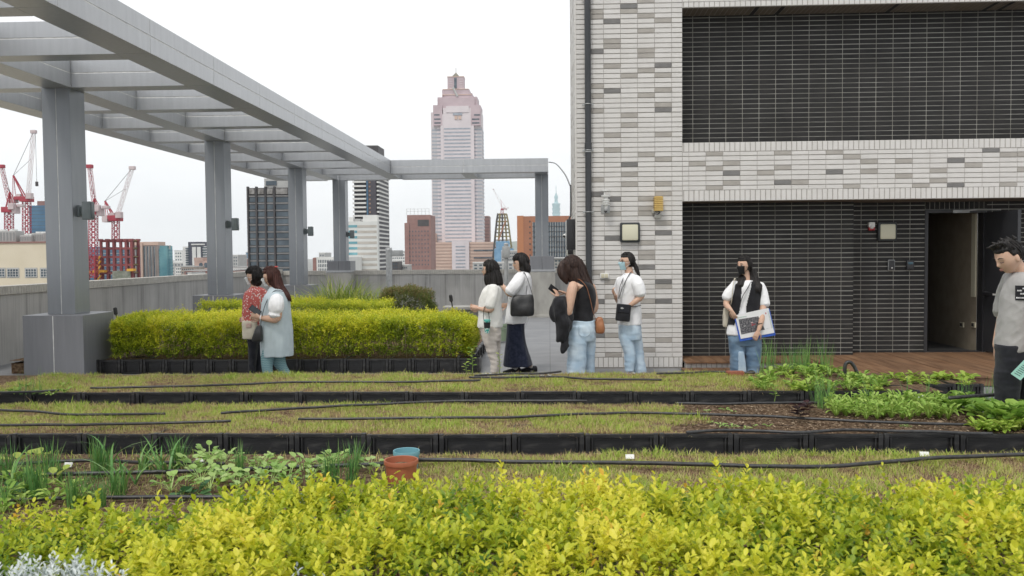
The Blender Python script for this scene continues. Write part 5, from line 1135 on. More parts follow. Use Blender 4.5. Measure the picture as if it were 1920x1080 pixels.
low = [('low white roofed house left of the arched building', 328, 345, 499, 300, M_pale), ('small brown terrace house before the arched building', 339, 364, 500, 290, mat('taupe_render', (.30, .26, .22), (.38, .33, .29), .85, .4)), ('far pale blue office behind the white block', 327, 342, 470, 1500, M_pale),
       ('far pale slab right of the white block', 387, 396, 477, 1700, M_lgrey), ('grey low block behind the second column', 424, 446, 478, 700, M_lgrey), ('brick red low block left of the dark tower', 446, 468, 485, 800, M_brown), ('white flat roof left of the dark tower', 436, 470, 501, 260, M_pale), ('distant thin blue tower left of the dark tower', 461, 466, 473, 2500, M_blueg),
       ('distant grey twin block above the arched hall', 598, 609, 474, 1600, M_lgrey), ('pale glass block right of the banded tower', 734, 760, 473, 900, M_pale), ('small dark shop building right of the banded tower', 735, 746, 490, 320, M_dkframe), ('grey low roof with tanks before the brown tower', 744, 764, 497, 330, M_lgrey),
       ('concrete roof between the podium and the frame tower', 886, 972, 492, 300, M_lgrey), ('low concrete roof behind the end column', 1026, 1084, 484, 60, M_conc2), ('grey rooftop below the orange building', 940, 972, 470, 420, M_lgrey), ('brown low terrace beside the arched building', 345, 440, 507, 240, M_brown), ('white tank house above the low terrace', 351, 359, 511, 200, M_pale), ('grey flat far slab behind the steel frame', 290, 345, 492, 900, M_lgrey)]
for i, (lb, a, c, yt, Y, M) in enumerate(low):
    b = Bld('city_building', lb, a, c, yt, Y, max(8, Y*.03), M); n = max(2, int((c-a)/4))
    b.box('roof_edge', a-.3, c+.3, yt-.6, yt+.8, M_lgrey if M is not M_lgrey else M_pale, -.1)
    if c-a > 9: b.grid('window', a+1, c-1, yt+2, yt+26, min(n, 9), 4, .55, .45, M_glass)
# hills
mb = MB(); n = 60; top = []; bot = []
for i in range(n+1):
    px = 700+i*12; h = 452+22*abs((px-985)/260)**1.3+3*noise.noise((px*.02, 1, 2)) if px < 1400 else 470; p = at(px, min(h, 476), 9000); top.append((p.x, 9000, p.z)); bot.append((p.x, 8200, GZ-5))
bk = [(p[0], 10200, GZ-5) for p in top]
mb.rings([bot, top, bk], cap=False, closed=False); tag(mb.build('hills', mat('wooded_hill', (.05, .08, .05), (.09, .12, .07), .9, .01), None, 180), kind='structure')
# the air between
mb = MB(); mb.box(-7500, 7500, -700, 10400, -41.5, 520); hz = mb.build('haze', []); hz.data.materials.clear()
nt_ = NT('city_haze'); pv = nt_.n('ShaderNodeVolumePrincipled'); pv.inputs['Color'].default_value = (.95, .98, 1, 1); pv.inputs['Density'].default_value = HAZE; pv.inputs['Anisotropy'].default_value = .2
nt_.l(pv.outputs[0], nt_.out.inputs['Volume']); hz.data.materials.append(nt_.m); tag(hz, 'thin pale haze over the city', 'haze', kind='stuff')
if HAZE == 0: bpy.data.objects.remove(hz)
# ================================================================== people
SKIN = mat('skin', (.57, .36, .26), (.62, .41, .30), .55, 14, bump=.04, bscale=90, spec=.35)
MATS['skin'].b.inputs['Subsurface Weight'].default_value = .12; MATS['skin'].b.inputs['Subsurface Radius'].default_value = (.012, .005, .003); MATS['skin'].b.inputs['Subsurface Scale'].default_value = 1
def hairmat(name, c, c2): return mat(name, c, c2, .48, 70, (1, 1, .1), bump=.5, bscale=120, bstretch=(1, 1, .08), spec=.32)
H_BLK = hairmat('black_hair', (.009, .008, .008), (.028, .024, .022)); H_BRN = hairmat('dark_brown_hair', (.022, .012, .010), (.06, .034, .027)); H_RED = hairmat('reddish_brown_hair', (.035, .012, .009), (.09, .032, .024))
def cloth(name, c, c2, rough=.85, ns=9, bump=.25, bs=260, **k): return mat(name, c, c2, rough, ns, bump=bump, bscale=bs, spec=.2, sheen=.15, **k)
W_TEE = cloth('white_cotton', (.82, .82, .83), (.87, .87, .88)); W_CREAM = cloth('cream_cotton', (.78, .77, .73), (.83, .82, .78))
C_BLK = cloth('black_cloth', (.012, .012, .014), (.026, .026, .03)); C_PANT = cloth('black_trouser', (.014, .015, .02), (.028, .029, .036))
C_BEIGE = cloth('beige_trouser', (.52, .47, .42), (.60, .55, .50)); C_NAVY = cloth('navy_denim', (.012, .016, .034), (.026, .032, .058), ns=25)
C_GREY = cloth('grey_cotton', (.36, .35, .34), (.41, .40, .39)); C_BLUE = cloth('pale_blue_cotton', (.47, .55, .585), (.53, .61, .645))
J_LIGHT = cloth('light_denim', (.36, .48, .59), (.56, .66, .74), ns=5, lo=.38, hi=.62, detail=9); J_MID = cloth('mid_denim', (.09, .16, .25), (.22, .32, .43), ns=6, lo=.35, hi=.7, detail=9)
LTH = mat('black_leather', (.016, .016, .017), (.03, .03, .031), .42, 12, bump=.25, bscale=150); LTH_B = mat('tan_leather', (.30, .115, .045), (.38, .16, .07), .42, 10, bump=.25, bscale=120)
CANVAS = cloth('cream_canvas', (.58, .53, .42), (.64, .59, .49)); MASKW = cloth('white_mask', (.74, .75, .75), (.78, .79, .79)); MASKB = cloth('blue_mask', (.42, .63, .70), (.5, .7, .76)); LIP = mat('lip', (.40, .19, .15), None, .45); EYEW = mat('eye_white', (.7, .68, .65), None, .3); EYEB = mat('iris_black', (.01, .008, .007), None, .15)
METAL = mat('thin_metal', (.3, .28, .25), None, .3, metal=.7); BLKMASK = cloth('black_mask', (.012, .012, .013), (.02, .02, .021))
# blouse with white dots; leggings with zigzag stripes
def pattern(name, kind):
    nt = NT(name); b = nt.n('ShaderNodeBsdfPrincipled'); nt.l(b.outputs[0], nt.out.inputs[0]); b.inputs['Roughness'].default_value = .8; b.inputs['Specular IOR Level'].default_value = .2
    tc = nt.n('ShaderNodeTexCoord')
    if kind == 'dots':
        v = nt.n('ShaderNodeTexVoronoi'); v.inputs['Scale'].default_value = 34; v.inputs['Randomness'].default_value = .75; nt.l(tc.outputs['Object'], v.inputs[0])
        r = ramp(nt, [(.27, (.74, .68, .64)), (.34, (.50, .125, .11))]); nt.l(v.outputs['Distance'], r.inputs[0]); nt.l(r.outputs[0], b.inputs['Base Color'])
    else:
        s = nt.n('ShaderNodeSeparateXYZ'); nt.l(tc.outputs['Object'], s.inputs[0])
        def mth(op, a, bb=None):
            q = nt.n('ShaderNodeMath', operation=op)
            for i, x in enumerate((a, bb)):
                if x is None: continue
                if isinstance(x, (int, float)): q.inputs[i].default_value = x
                else: nt.l(x, q.inputs[i])
            return q.outputs[0]
        zig = mth('PINGPONG', mth('MULTIPLY', mth('ADD', s.outputs[0], s.outputs[1]), 1.0), .022)
        ph = mth('FRACT', mth('MULTIPLY', mth('ADD', s.outputs[2], mth('MULTIPLY', zig, .55)), 44))
        r = ramp(nt, [(.4, (.36, .49, .50)), (.5, (.085, .22, .26))]); nt.l(ph, r.inputs[0]); nt.l(r.outputs[0], b.inputs['Base Color'])
    return nt.m
DOTS = pattern('dotted_red_blouse', 'dots'); ZIG = pattern('zigzag_leggings', 'zig')
def folds(a=.006, s=7, vs=.6, b=.0025):
    rd = lambda x, y, z: 1-2*abs(noise.noise((x, y, z)))
    return lambda c, n: a*noise.noise((c.x*s, c.y*s, c.z*s*vs))+b*noise.noise((c.x*22, c.y*22, c.z*22*vs))+a*.55*rd(c.x*6+c.z*5, c.y*6+c.z*3, c.z*3.2)+a*.35*rd(c.x*13-c.z*9, c.y*13, c.z*7)
def legfolds(a=.007):
    rd = lambda x, y, z: 1-2*abs(noise.noise((x, y, z)))
    return lambda c, n: a*noise.noise((c.x*9, c.y*9, c.z*5))+.004*noise.noise((c.x*8+c.z*9, c.y*8, c.z*26))+.006*rd(c.x*5+c.z*4, c.y*5-c.z*3, c.z*9)
class Person:
    def __init__(s, label, px, Y, crop, z0=0.):
        s.Y = Y; s.ox, s.oy, s.k = crop; s.root = Vector((X(px, Y, 600), Y, z0)); s.t = empty('person', s.root, label, 'person'); s.b = MB()
    def p(s, x, y, dy=0.): return at(s.ox+x/s.k, s.oy+y/s.k, s.Y+dy)-s.root
    def secs(s, rows, g=0., f=1.):
        out = []
        for r in rows:
            xl, xr, y, ry = r[:4]; dy = r[4] if len(r) > 4 else 0; a, b = s.p(xl, y, dy), s.p(xr, y, dy); out.append(((a+b)/2, abs(b.x-a.x)/2*f+g, ry*f+g))
        return out
    def loft(s, mb, rows, g=0., f=1., pw=2.3, n=28): mb.loft(s.secs(rows, g, f), n, 3, pw)
    def tube(s, mb, pts, rad, n=14, sub=4, **k): mb.tube([s.p(*q) for q in pts], rad, n, sub=sub, **k)
    def garment(s, name, mb, M, voxel=.008, disp=None, sm=3): return remesh(mb, name, M, s.t, voxel, sm, disp)
    def basis(s, yaw, pitch, roll=0):
        y, q = R(yaw), R(pitch); f = Vector((-math.sin(y), -math.cos(y), 0)); u = Vector((0, 0, 1)); f2 = f*math.cos(q)-u*math.sin(q); u2 = u*math.cos(q)+f*math.sin(q); sd = f2.cross(u2)
        if roll: u2, sd = u2*math.cos(R(roll))+sd*math.sin(R(roll)), sd*math.cos(R(roll))-u2*math.sin(R(roll))
        return f2, sd, u2
    def headpt(s, a, b, c, add=0.):
        """direction in the head frame -> offset of the skull surface in that frame"""
        rf, rr, ru = .096, .075, .115
        x, y, z = a*rf, b*rr, c*ru
        if c < 0:
            k = min(-c, 1); y *= 1-.34*k**1.6; x *= 1-(.10*k if a > 0 else .42*k)
            if a > 0: x += .012*k
        if a > .3: x *= 1-.07*(1-abs(b))*(a-.3)
        g = lambda u, m, w_: math.exp(-((u-m)/w_)**2)
        if a > .2:
            x += .024*g(c, -.24, .12)*g(b, 0, .15)+.012*g(c, -.06, .14)*g(b, 0, .12)      # nose
            x += .005*g(c, .14, .08)*g(b, 0, .6)-.010*g(c, .01, .08)*(g(b, .42, .18)+g(b, -.42, .18))
            x += .008*g(c, -.50, .055)*g(b, 0, .25)+.007*g(c, -.61, .055)*g(b, 0, .22)-.004*g(c, -.555, .025)*g(b, 0, .25)+.009*g(c, -.88, .12)*g(b, 0, .35)
        d = Vector((x, y, z)); 
        return d+d.normalized()*add if add else d
    def sphere(s, mb, fn, nu=44, nv=34):
        rr = []
        for j in range(nv+1):
            t = min(max(math.pi*j/nv, .05), math.pi-.05); rg = []
            for k in range(nu):
                a = 2*math.pi*k/nu; v = fn(math.sin(t)*math.cos(a), math.sin(t)*math.sin(a), -math.cos(t)); rg.append(s.hc+(s.hf*v.x+s.hs*v.y+s.hu*v.z)*s.hz)
            rr.append(rg)
        mb.rings(rr)
    def H(s, x, y, z): return s.hc+(s.hf*x+s.hs*y+s.hu*z)*s.hz
    def head(s, x, y, dy, yaw, pitch=0, neck=None, scale=1., roll=0, nr=.052):
        s.hc = s.p(x, y, dy); s.hf, s.hs, s.hu = s.basis(yaw, pitch, roll); s.hz = scale
        s.sphere(s.b, lambda a, b, c: s.headpt(a, b, c))
        for sg in (-1, 1):
            e = MB(); M = Matrix((s.hf, s.hs, s.hu)).transposed(); s.b.ell(s.H(-.008, sg*.076, -.012), (.017*scale, .009*scale, .031*scale), M, 10, 8)
        n0 = s.p(*neck); s.b.tube([n0, n0.lerp(s.H(-.02, 0, -.06), .55), s.H(-.018, 0, -.045)], [nr*1.15, nr, nr*.98], 16, sub=3)
    def face(s, eyes=True, lips=True, brows=True, H=H_BLK, down=False):
        M = Matrix((s.hf, s.hs, s.hu)).transposed(); z = s.hz
        for sg in (-1, 1):
            if down:
                mb = MB(); mb.tube([s.H(.080, sg*.046, -.004), s.H(.0895, sg*.031, -.007), s.H(.086, sg*.016, -.005)], .0024*z, 6, sub=3); mb.build('eyelid', H_BLK, s.t, 180)
            elif eyes:
                mb = MB(); mb.ell(s.H(.077, sg*.031, .002), (.010*z, .0145*z, .0062*z), M, 12, 8); e = mb.build('eye', EYEW, s.t, 180); mb = MB(); mb.ell(s.H(.0845, sg*.0305, .002), (.0045*z, .0062*z, .006*z), M, 10, 8); mb.build('iris', EYEB, e, 180)
                mb = MB(); mb.tube([s.H(.080, sg*.045, .004), s.H(.0895, sg*.031, .0095), s.H(.086, sg*.017, .003)], .0018*z, 6, sub=3); mb.build('eyelid', H_BLK, e, 180)
            if brows: mb = MB(); mb.tube([s.H(.079, sg*.053, .022), s.H(.090, sg*.034, .029), s.H(.092, sg*.015, .024)], [.002*z, .0034*z, .003*z], 6, sub=3); mb.build('eyebrow', H, s.t, 180)
        if lips:
            mb = MB(); mb.ell(s.H(.0925, 0, -.058), (.007*z, .017*z, .003*z), M, 12, 8); mb.ell(s.H(.0895, 0, -.067), (.008*z, .015*z, .004*z), M, 12, 8); mb.build('lips', LIP, s.t, 180)
    def hair(s, M, th=.016, line=.5, back=.2, low=-.55, ear=0., drops=(), tubes=(), voxel=.007, wave=.004, name='hair', fr=0., lowf=None):
        """scalp shell that sinks under the skin over the face, plus falling locks"""
        mb = MB(); ss = lambda e0, e1, x: (lambda t: t*t*(3-2*t))(min(max((x-e0)/(e1-e0), 0), 1))
        def fn(a, b, c):
            top = ss(line-.14, line+.1, c+.12*(1-abs(b))*0+(fr*a if a > 0 else 0)); sid = ss(back+.14, back-.14, a-.25*max(c, 0)); lo_ = low if lowf is None or a < -.35 else low+(lowf-low)*min((a+.35)/.15, 1); m = max(top, sid)*ss(lo_-.25, lo_, c)
            return s.headpt(a, b, c, (th+.006*max(0, -a))*m-.02*(1-m))
        s.sphere(mb, fn)
        for d in drops: s.loft(mb, d, pw=2.2, n=22)
        for d in tubes: mb.tube([q if isinstance(q, Vector) else s.p(*q) for q in d[0]], d[1], 12, sub=4, **(d[2] if len(d) > 2 else {}))
        st = MB()
        for k in range(150):                         # loose strands over the scalp
            az = rng.uniform(0, 6.283); q = []
            for j in range(7):
                t = .25+.30*j+rng.normal(0, .01); a, b, c = math.sin(t)*math.cos(az), math.sin(t)*math.sin(az), math.cos(t)
                top = ss(line-.14, line+.1, c+(fr*a if a > 0 else 0)); sid = ss(back+.14, back-.14, a-.25*max(c, 0))
                lo_ = low if lowf is None or a < -.35 else low+(lowf-low)*min((a+.35)/.15, 1)
                if max(top, sid)*ss(lo_-.25, lo_, c) < .85: break
                v = s.headpt(a, b, c, th+.004+.006*max(0, -a)+rng.uniform(-.003, .003)); q.append(s.H(v.x, v.y, v.z))
            if len(q) > 2: st.tube(q, [.0026]*(len(q)-1)+[.001], 4, cap=False)
        for d in drops:
            sc = s.secs(d)
            for k in range(70):
                az = rng.uniform(0, 6.283); e = rng.uniform(.97, 1.05); q = [c_+Vector((rx*math.cos(az)*e, ry*math.sin(az)*e, 0)) for c_, rx, ry in sc]; q.append(q[-1]+(q[-1]-q[-2])*rng.uniform(.1, .7)); st.tube(q, [.0035]*(len(q)-1)+[.0008], 4, cap=False)
        hs = lambda c, n: wave*noise.noise((c.x*38, c.y*38, c.z*7))+wave*.6*noise.noise((c.x*75, c.y*75, c.z*9))
        o = remesh(mb, name, M, s.t, voxel, 2, hs)
        if st.v:
            bm = bmesh.new(); bm.from_mesh(o.data); m2 = st.mesh('tmp', []); bm.from_mesh(m2); bm.to_mesh(o.data); bm.free(); bpy.data.meshes.remove(m2); o.data.polygons.foreach_set('use_smooth', [True]*len(o.data.polygons))
        return o
    def mask(s, M, strap=W_TEE, strapc=None, drop=0):
        mb = MB(); n, mrow = 11, 9; rows = []
        for j in range(mrow):
            c = -.02-.98*j/(mrow-1)*.92; rg = []
            for k in range(n):
                b = -.86+1.72*k/(n-1); rem = max(1-b*b*.8-c*c*.55, .05); a = math.sqrt(rem); v = s.headpt(a, b*math.sqrt(1-min(c*c, .9)*.35), c)
                v.x += .010+.010*math.exp(-(b/.35)**2)*(1-abs(c+.45)); v.y *= 1.06; rg.append(s.H(v.x, v.y, v.z))
            rows.append(rg)
        inner = [[q-s.hf*.006 for q in r] for r in rows]
        vs = [q for r in rows for q in r]+[q for r in inner for q in r]; N = n*mrow; fs = []
        for j in range(mrow-1):
            for k in range(n-1): a = j*n+k; fs += [(a, a+1, a+n+1, a+n), (N+a+n, N+a+n+1, N+a+1, N+a)]
        mb.add(vs, fs); o = mb.build('face_mask', M, s.t, 180)
        mb = MB()
        for sg in (-1, 1):
            for z0 in (-.012, -.075): mb.tube([s.H(.055 if z0 < -.05 else .05, sg*.064 if z0 < -.05 else sg*.07, z0), s.H(.02, sg*.078, (z0-.02)/2-.0), s.H(-.016, sg*.082, -.005-(.03 if z0 < -.05 else -.02))], .0022, 6, sub=3)
        mb.build('ear_loop', strapc or M, o, 180)
    def glasses(s, M=METAL, r=.022):
        mb = MB()
        for sg in (-1, 1):
            mb.tube([s.H(.098-.004*abs(math.cos(a)), sg*.033+r*math.cos(a), .0+r*.85*math.sin(a)) for a in [2*math.pi*k/14 for k in range(15)]], .0016, 6)
            mb.tube([s.H(.094, sg*.056, .004), s.H(.05, sg*.077, .006), s.H(-.01, sg*.081, .004)], .0016, 6)
        mb.tube([s.H(.1, -.011, .003), s.H(.104, 0, .006), s.H(.1, .011, .003)], .0016, 6); mb.build('glasses', M, s.t, 180)
    def hand(s, w_, d, n, curl=.5, thumb=1, size=1., spread=.12):
        """palm + five separate fingers; d along the hand, n out of the palm, thumb side +/-"""
        d = Vector(d).normalized(); n = Vector(n); n = (n-d*n.dot(d)).normalized(); sd = d.cross(n)*thumb; L = .178*size; mb = s.b
        w_ = Vector(w_); pw = .041*size; rings = []
        for t, hw, hh in ((-.02, .024, .018), (.0, .026, .018), (.2, .034, .018), (.38, .040, .016), (.5, .040, .013), (.53, .036, .009)):
            c = w_+d*L*t; rings.append([c+sd*hw*size*math.cos(a)+n*hh*size*math.sin(a) for a in [2*math.pi*k/14 for k in range(14)]])
        mb.rings(rings)
        for i, (o, ln) in enumerate(((.031, .070), (.0105, .078), (-.0105, .072), (-.031, .056))):
            b = w_+d*L*.47+sd*o*size; fd = (d+sd*o*spread*20*.16).normalized(); q = [b]; ang = 0
            for k in range(3): ang += curl*(.5 if k == 0 else .8); seg = ln*size*(.45, .32, .25)[k]; q.append(q[-1]+(fd*math.cos(ang)+n*math.sin(ang))*seg)
            mb.tube(q, [.0088*size, .0084*size, .0076*size, .0062*size], 8, sub=2)
        b = w_+d*L*.12+sd*.024*size; q = [b, b+(d*.55+sd*.75+n*.25)*.036*size, b+(d*.95+sd*.75+n*.5)*.056*size, b+(d*1.35+sd*.68+n*.75)*.066*size]
        mb.tube(q, [.013*size, .0105*size, .0092*size, .0066*size], 8, sub=2)
    def finish(s, M=SKIN): return remesh(s.b, 'body', M, s.t, .0055, 2)
    def shoe(s, mb, a, toe, L=.24, h=.085, w_=.046):
        a = Vector(a); toe = Vector((toe[0], toe[1], 0)).normalized(); z0 = 0; sd = Vector((-toe.y, toe.x, 0)); rings = []
        for t, hw, hh in ((-.30, .6, .7), (-.24, .85, 1), (-.05, .92, 1), (.2, .95, .85), (.45, 1.08, .62), (.62, .95, .5), (.70, .55, .4)):
            c = Vector((a.x, a.y, 0))+toe*L*t; rings.append([c+sd*w_*hw*math.cos(q)+Vector((0, 0, max(h*hh*(.5+.5*math.sin(q)), .0))) for q in [2*math.pi*k/14 for k in range(14)]])
        mb.rings(rings)
def strap(name, pts, w_, M, parent, th=.004, sub=5, fd=(0, 1, 0), off=None):
    mb = MB(); mb.tube(pts, w_/2, 8, sub=sub, flat=th/w_*2, flatdir=fd)
    if off is not None: off = Vector(off)
    return mb.build(name, M, parent, 60, off=off)
C4 = (430, 480, 4.5); C5 = (870, 460, 4.318); C6 = (1020, 460, 4.318); C7 = (1320, 460, 4.318); C8 = (1700, 380, 3.0)
# ---------------- woman in the dotted blouse
P = Person('woman with short dark hair in a dotted red blouse and black trousers', 478, 11.62, C4)
P.head(207, 172, 0, 88, 2, (212, 275, 0)); tor = [(185, 240, 258, .055), (165, 290, 285, .13), (140, 312, 320, .185), (128, 316, 400, .19), (126, 308, 480, .185), (130, 300, 545, .18), (134, 296, 580, .175)]
P.loft(P.b, tor, f=.8); legs = [[(165, 262, 560, .085, -.085), (163, 250, 700, .085, -.085), (165, 225, 850, .07, -.08), (170, 222, 990, .05, -.08)], [(185, 282, 560, .085, .085), (185, 280, 700, .085, .085), (205, 275, 850, .07, .08), (220, 275, 990, .05, .08)]]
for l in legs: P.loft(P.b, l, f=.75)
for q in (-.18, .18):
    P.tube(P.b, [(235, 315, q), (245, 400, q*1.1), (238, 480, q*1.1), (205, 515, q*1.05), (165, 528, q*.8)], [.045, .045, .04, .034, .026]); P.hand(P.p(160, 528, q*.78), (-1, 0, -.1), (0, 1 if q < 0 else -1, -.3), .9, 1 if q < 0 else -1, .9)
P.finish(); P.face(lips=False); P.mask(MASKW)
P.hair(H_BLK, .027, .34, .06, -.72, drops=[[(190, 262, 195, .075), (185, 275, 215, .08), (195, 262, 245, .06), (205, 245, 256, .04)]], wave=.010)
mb = MB(); P.loft(mb, tor, g=.006)
for q in (-.18, .18): P.tube(mb, [(240, 300, q*.9), (248, 390, q*1.1), (238, 470, q*1.12), (222, 495, q*1.1)], [.07, .072, .066, .052])
P.garment('blouse', mb, DOTS, disp=folds(.009, 9, .7)); mb = MB()
for l in legs: P.loft(mb, l)
P.loft(mb, [(150, 290, 565, .16), (156, 284, 640, .165), (160, 280, 700, .15)]); P.garment('trousers', mb, C_PANT, disp=legfolds()); mb = MB()
for l in legs: a = P.p((l[-1][0]+l[-1][1])/2, 995, l[-1][4]); P.shoe(mb, a, (-1, 0))
P.garment('shoes', mb, C_BLK, .007)
t = empty('tote_bag', P.p(175, 625, -.2)+P.root, 'cream canvas tote carried in front of the woman in the dotted blouse', 'bag'); o = t.location-P.root
mb = MB(); P.loft(mb, [(118, 200, 700, .03, -.2), (116, 215, 690, .045, -.2), (112, 228, 640, .05, -.2), (112, 234, 560, .045, -.2), (116, 234, 548, .03, -.2)], pw=4); mb.v = [tuple(Vector(v)-o) for v in mb.v]; remesh(mb, 'bag_body', CANVAS, t, .007, 2, folds(.004, 12))
mb = MB(); a, b = P.p(138, 570, -.255), P.p(185, 605, -.255); mb.bbox(a.x-o.x, b.x-o.x, a.y-o.y-.004, a.y-o.y+.004, b.z-o.z, a.z-o.z, .003); mb.build('pocket', cloth('pink_print', (.52, .33, .30), (.6, .5, .42), ns=30), t, 40)
strap('shoulder_strap', [P.p(225, 555, -.2), P.p(262, 400, -.26), P.p(258, 300, -.17), P.p(240, 285, -.08)], .03, CANVAS, t, off=o)
# ---------------- woman in the pale blue dress
P = Person('woman with long reddish brown hair in a pale blue dress with white puff sleeves', 516, 11.15, C4)
P.head(350, 178, 0, 92, 6, (385, 285, 0), 1.03); tor = [(350, 440, 262, .055), (335, 470, 290, .13), (305, 490, 340, .2), (287, 505, 400, .215), (276, 514, 500, .215), (274, 522, 600, .215), (274, 527, 700, .21), (272, 530, 800, .2), (273, 530, 842, .195)]
P.loft(P.b, tor[:6], f=.78); legs = [[(275, 385, 780, .1, -.09), (270, 372, 860, .09, -.09), (275, 362, 930, .075, -.1), (285, 365, 1000, .06, -.1), (295, 345, 1060, .05, -.1)], [(335, 480, 780, .1, .09), (345, 470, 860, .09, .09), (385, 485, 930, .07, .09), (440, 525, 1000, .055, .09), (480, 535, 1040, .045, .09)]]
for l in legs: P.loft(P.b, l, f=.82)
P.tube(P.b, [(400, 350, -.2), (405, 440, -.24), (398, 525, -.25), (340, 530, -.25), (268, 522, -.2)], [.06, .062, .055, .046, .03]); P.hand(P.p(262, 522, -.2), (-1, 0, .45), (-.3, .9, .3), .55, 1, .95)
P.tube(P.b, [(390, 350, .2), (380, 440, .24), (370, 520, .24), (320, 530, .16), (268, 530, -.02)], [.06, .06, .052, .04, .028]); P.hand(P.p(262, 530, -.03), (-1, -.1, .2), (0, -.9, .3), .9, -1, .9)
P.finish(); P.face(lips=False); P.mask(MASKW, strapc=C_BLK); P.glasses(C_BLK)
P.hair(H_RED, .022, .42, .16, -.7, drops=[[(352, 425, 150, .085), (345, 440, 200, .092), (358, 455, 250, .09), (400, 490, 300, .085), (440, 515, 345, .06), (470, 522, 372, .03)]])
mb = MB(); mb.bbox(-.02, .02, -.012, .012, -.008, .008, .004); o = mb.build('hair_clip', mat('coral_plastic', (.6, .09, .08), None, .35), P.t, 40); o.location = P.p(397, 90, -.03)
mb = MB(); P.loft(mb, tor, g=.004, pw=2.4); P.garment('dress', mb, C_BLUE, disp=lambda c, n: .010*noise.noise((c.x*11, c.y*11, c.z*1.6))+.004*noise.noise((c.x*26, c.y*26, c.z*4)))
for q in (-.2, .2):
    mb = MB(); P.tube(mb, [(405, 350, q), (398, 400, q*1.2), (392, 450, q*1.25), (386, 478, q*1.25)], [.075, .098, .094, .07]); P.tube(mb, [(387, 470, q*1.25), (384, 498, q*1.25)], [.07, .088], sub=2); P.garment('puff_sleeve', mb, W_TEE, disp=lambda c, n: .007*noise.noise((c.x*28, c.y*28, c.z*12)))
mb = MB()
for l in legs: P.loft(mb, l)
P.garment('leggings', mb, ZIG, .0075); mb = MB(); P.shoe(mb, P.p(320, 1040, -.1), (-1, 0)); P.shoe(mb, P.p(500, 1040, .09), (-1, 0)); P.garment('shoes', mb, W_TEE, .007)
mb = MB(); mb.tube([P.p(268, 522, -.2)+Vector((0, .034*math.cos(a), .034*math.sin(a))) for a in [2*math.pi*k/14 for k in range(15)]], .006, 6); mb.build('bracelet', W_TEE, P.t, 60)
t = empty('mobile_phone', P.p(218, 458, -.2)+P.root, 'phone in the hand of the woman in the pale blue dress', 'phone'); mb = MB(); mb.bbox(-.038, .038, -.005, .005, -.075, .075, .004); mb.mi = 1; mb.box(-.034, .034, -.0056, -.0052, -.07, .07); o = mb.build('phone_case', [C_BLK, mat('phone_screen', (.03, .035, .04), None, .1)], t, 40); t.rotation_euler = (R(-20), R(-48), R(35))
t = empty('handbag', P.p(235, 640, -.22)+P.root, 'black handbag hanging in front of the pale blue dress', 'bag'); o = t.location-P.root
mb = MB(); P.loft(mb, [(200, 272, 722, .035, -.22), (192, 276, 705, .05, -.22), (205, 276, 650, .05, -.22), (228, 274, 600, .03, -.22), (240, 272, 588, .02, -.22)], pw=3); mb.v = [tuple(Vector(v)-o) for v in mb.v]; remesh(mb, 'bag_body', LTH, t, .007, 2, folds(.004, 12))
strap('strap', [P.p(265, 595, -.2), P.p(270, 540, -.235), P.p(300, 420, -.235), P.p(345, 330, -.17), P.p(395, 288, -.14), P.p(455, 300, -.13)], .014, LTH, t, off=o)
# ---------------- woman with the drink
P = Person('woman with a black bob in a cream T-shirt and beige trousers', 922, 11.35, C5)
P.head(212, 200, 0, 96, 0, (232, 325, 0)); tor = [(195, 270, 312, .055), (178, 288, 332, .13), (150, 300, 365, .185), (130, 302, 430, .18), (122, 302, 500, .17), (118, 304, 570, .168), (114, 306, 630, .165), (113, 307, 662, .16)]
P.loft(P.b, tor, f=.8); legs = [[(138, 262, 650, .085, -.085), (150, 262, 760, .085, -.085), (182, 272, 860, .07, -.08), (212, 282, 945, .055, -.07), (212, 272, 1030, .045, -.07)], [(180, 302, 650, .085, .085), (185, 298, 760, .085, .085), (210, 296, 860, .07, .08), (225, 290, 945, .055, .07), (225, 283, 1030, .045, .07)]]
for l in legs: P.loft(P.b, l, f=.75)
P.tube(P.b, [(240, 350, -.17), (228, 430, -.2), (218, 515, -.2), (175, 520, -.18), (122, 512, -.1)], [.048, .046, .042, .036, .025]); P.hand(P.p(118, 512, -.1), (-1, .15, -.1), (0, .8, .4), 1.0, 1, .88)
P.tube(P.b, [(240, 350, .17), (225, 430, .2), (205, 510, .18), (160, 515, .1), (120, 505, .0)], [.048, .046, .042, .034, .025]); P.hand(P.p(116, 503, .0), (-1, -.1, .1), (0, -.8, .4), 1.0, -1, .88)
P.finish(); P.face(); P.glasses()
P.hair(H_BLK, .02, .42, .42, -.75, drops=[[(178, 275, 180, .09), (168, 300, 230, .098), (165, 310, 280, .1), (172, 312, 312, .095), (180, 310, 322, .085)]])
mb = MB(); P.loft(mb, tor, g=.005)
for q in (-.17, .17): P.tube(mb, [(240, 342, q*.85), (228, 420, q*1.12), (210, 496, q*1.16)], [.072, .068, .064])
P.garment('shirt', mb, W_CREAM, disp=folds(.008, 8, .7)); mb = MB()
for l in legs: P.loft(mb, l)
P.loft(mb, [(130, 302, 655, .16), (136, 300, 720, .165), (150, 298, 770, .15)]); P.garment('trousers', mb, C_BEIGE, disp=lambda c, n: .010*noise.noise((c.x*8+c.z*10, c.y*8, c.z*22))); mb = MB()
for l in legs: P.shoe(mb, P.p((l[-1][0]+l[-1][1])/2, 1030, l[-1][4]), (-1, 0), .22)
P.garment('shoes', mb, W_TEE, .007)
t = empty('drink_cup', P.p(187, 655, -.26)+P.root, 'teal lidded takeaway cup in a black sleeve hanging on a strap', 'cup'); k = abs((P.p(213, 655)-P.p(160, 655)).x)/2; hh = (P.p(187, 600)-P.p(187, 708)).z
M_print = mat('cup_print', (.03, .32, .28), (.6, .66, .64), .4, 45, lo=.45, hi=.55)
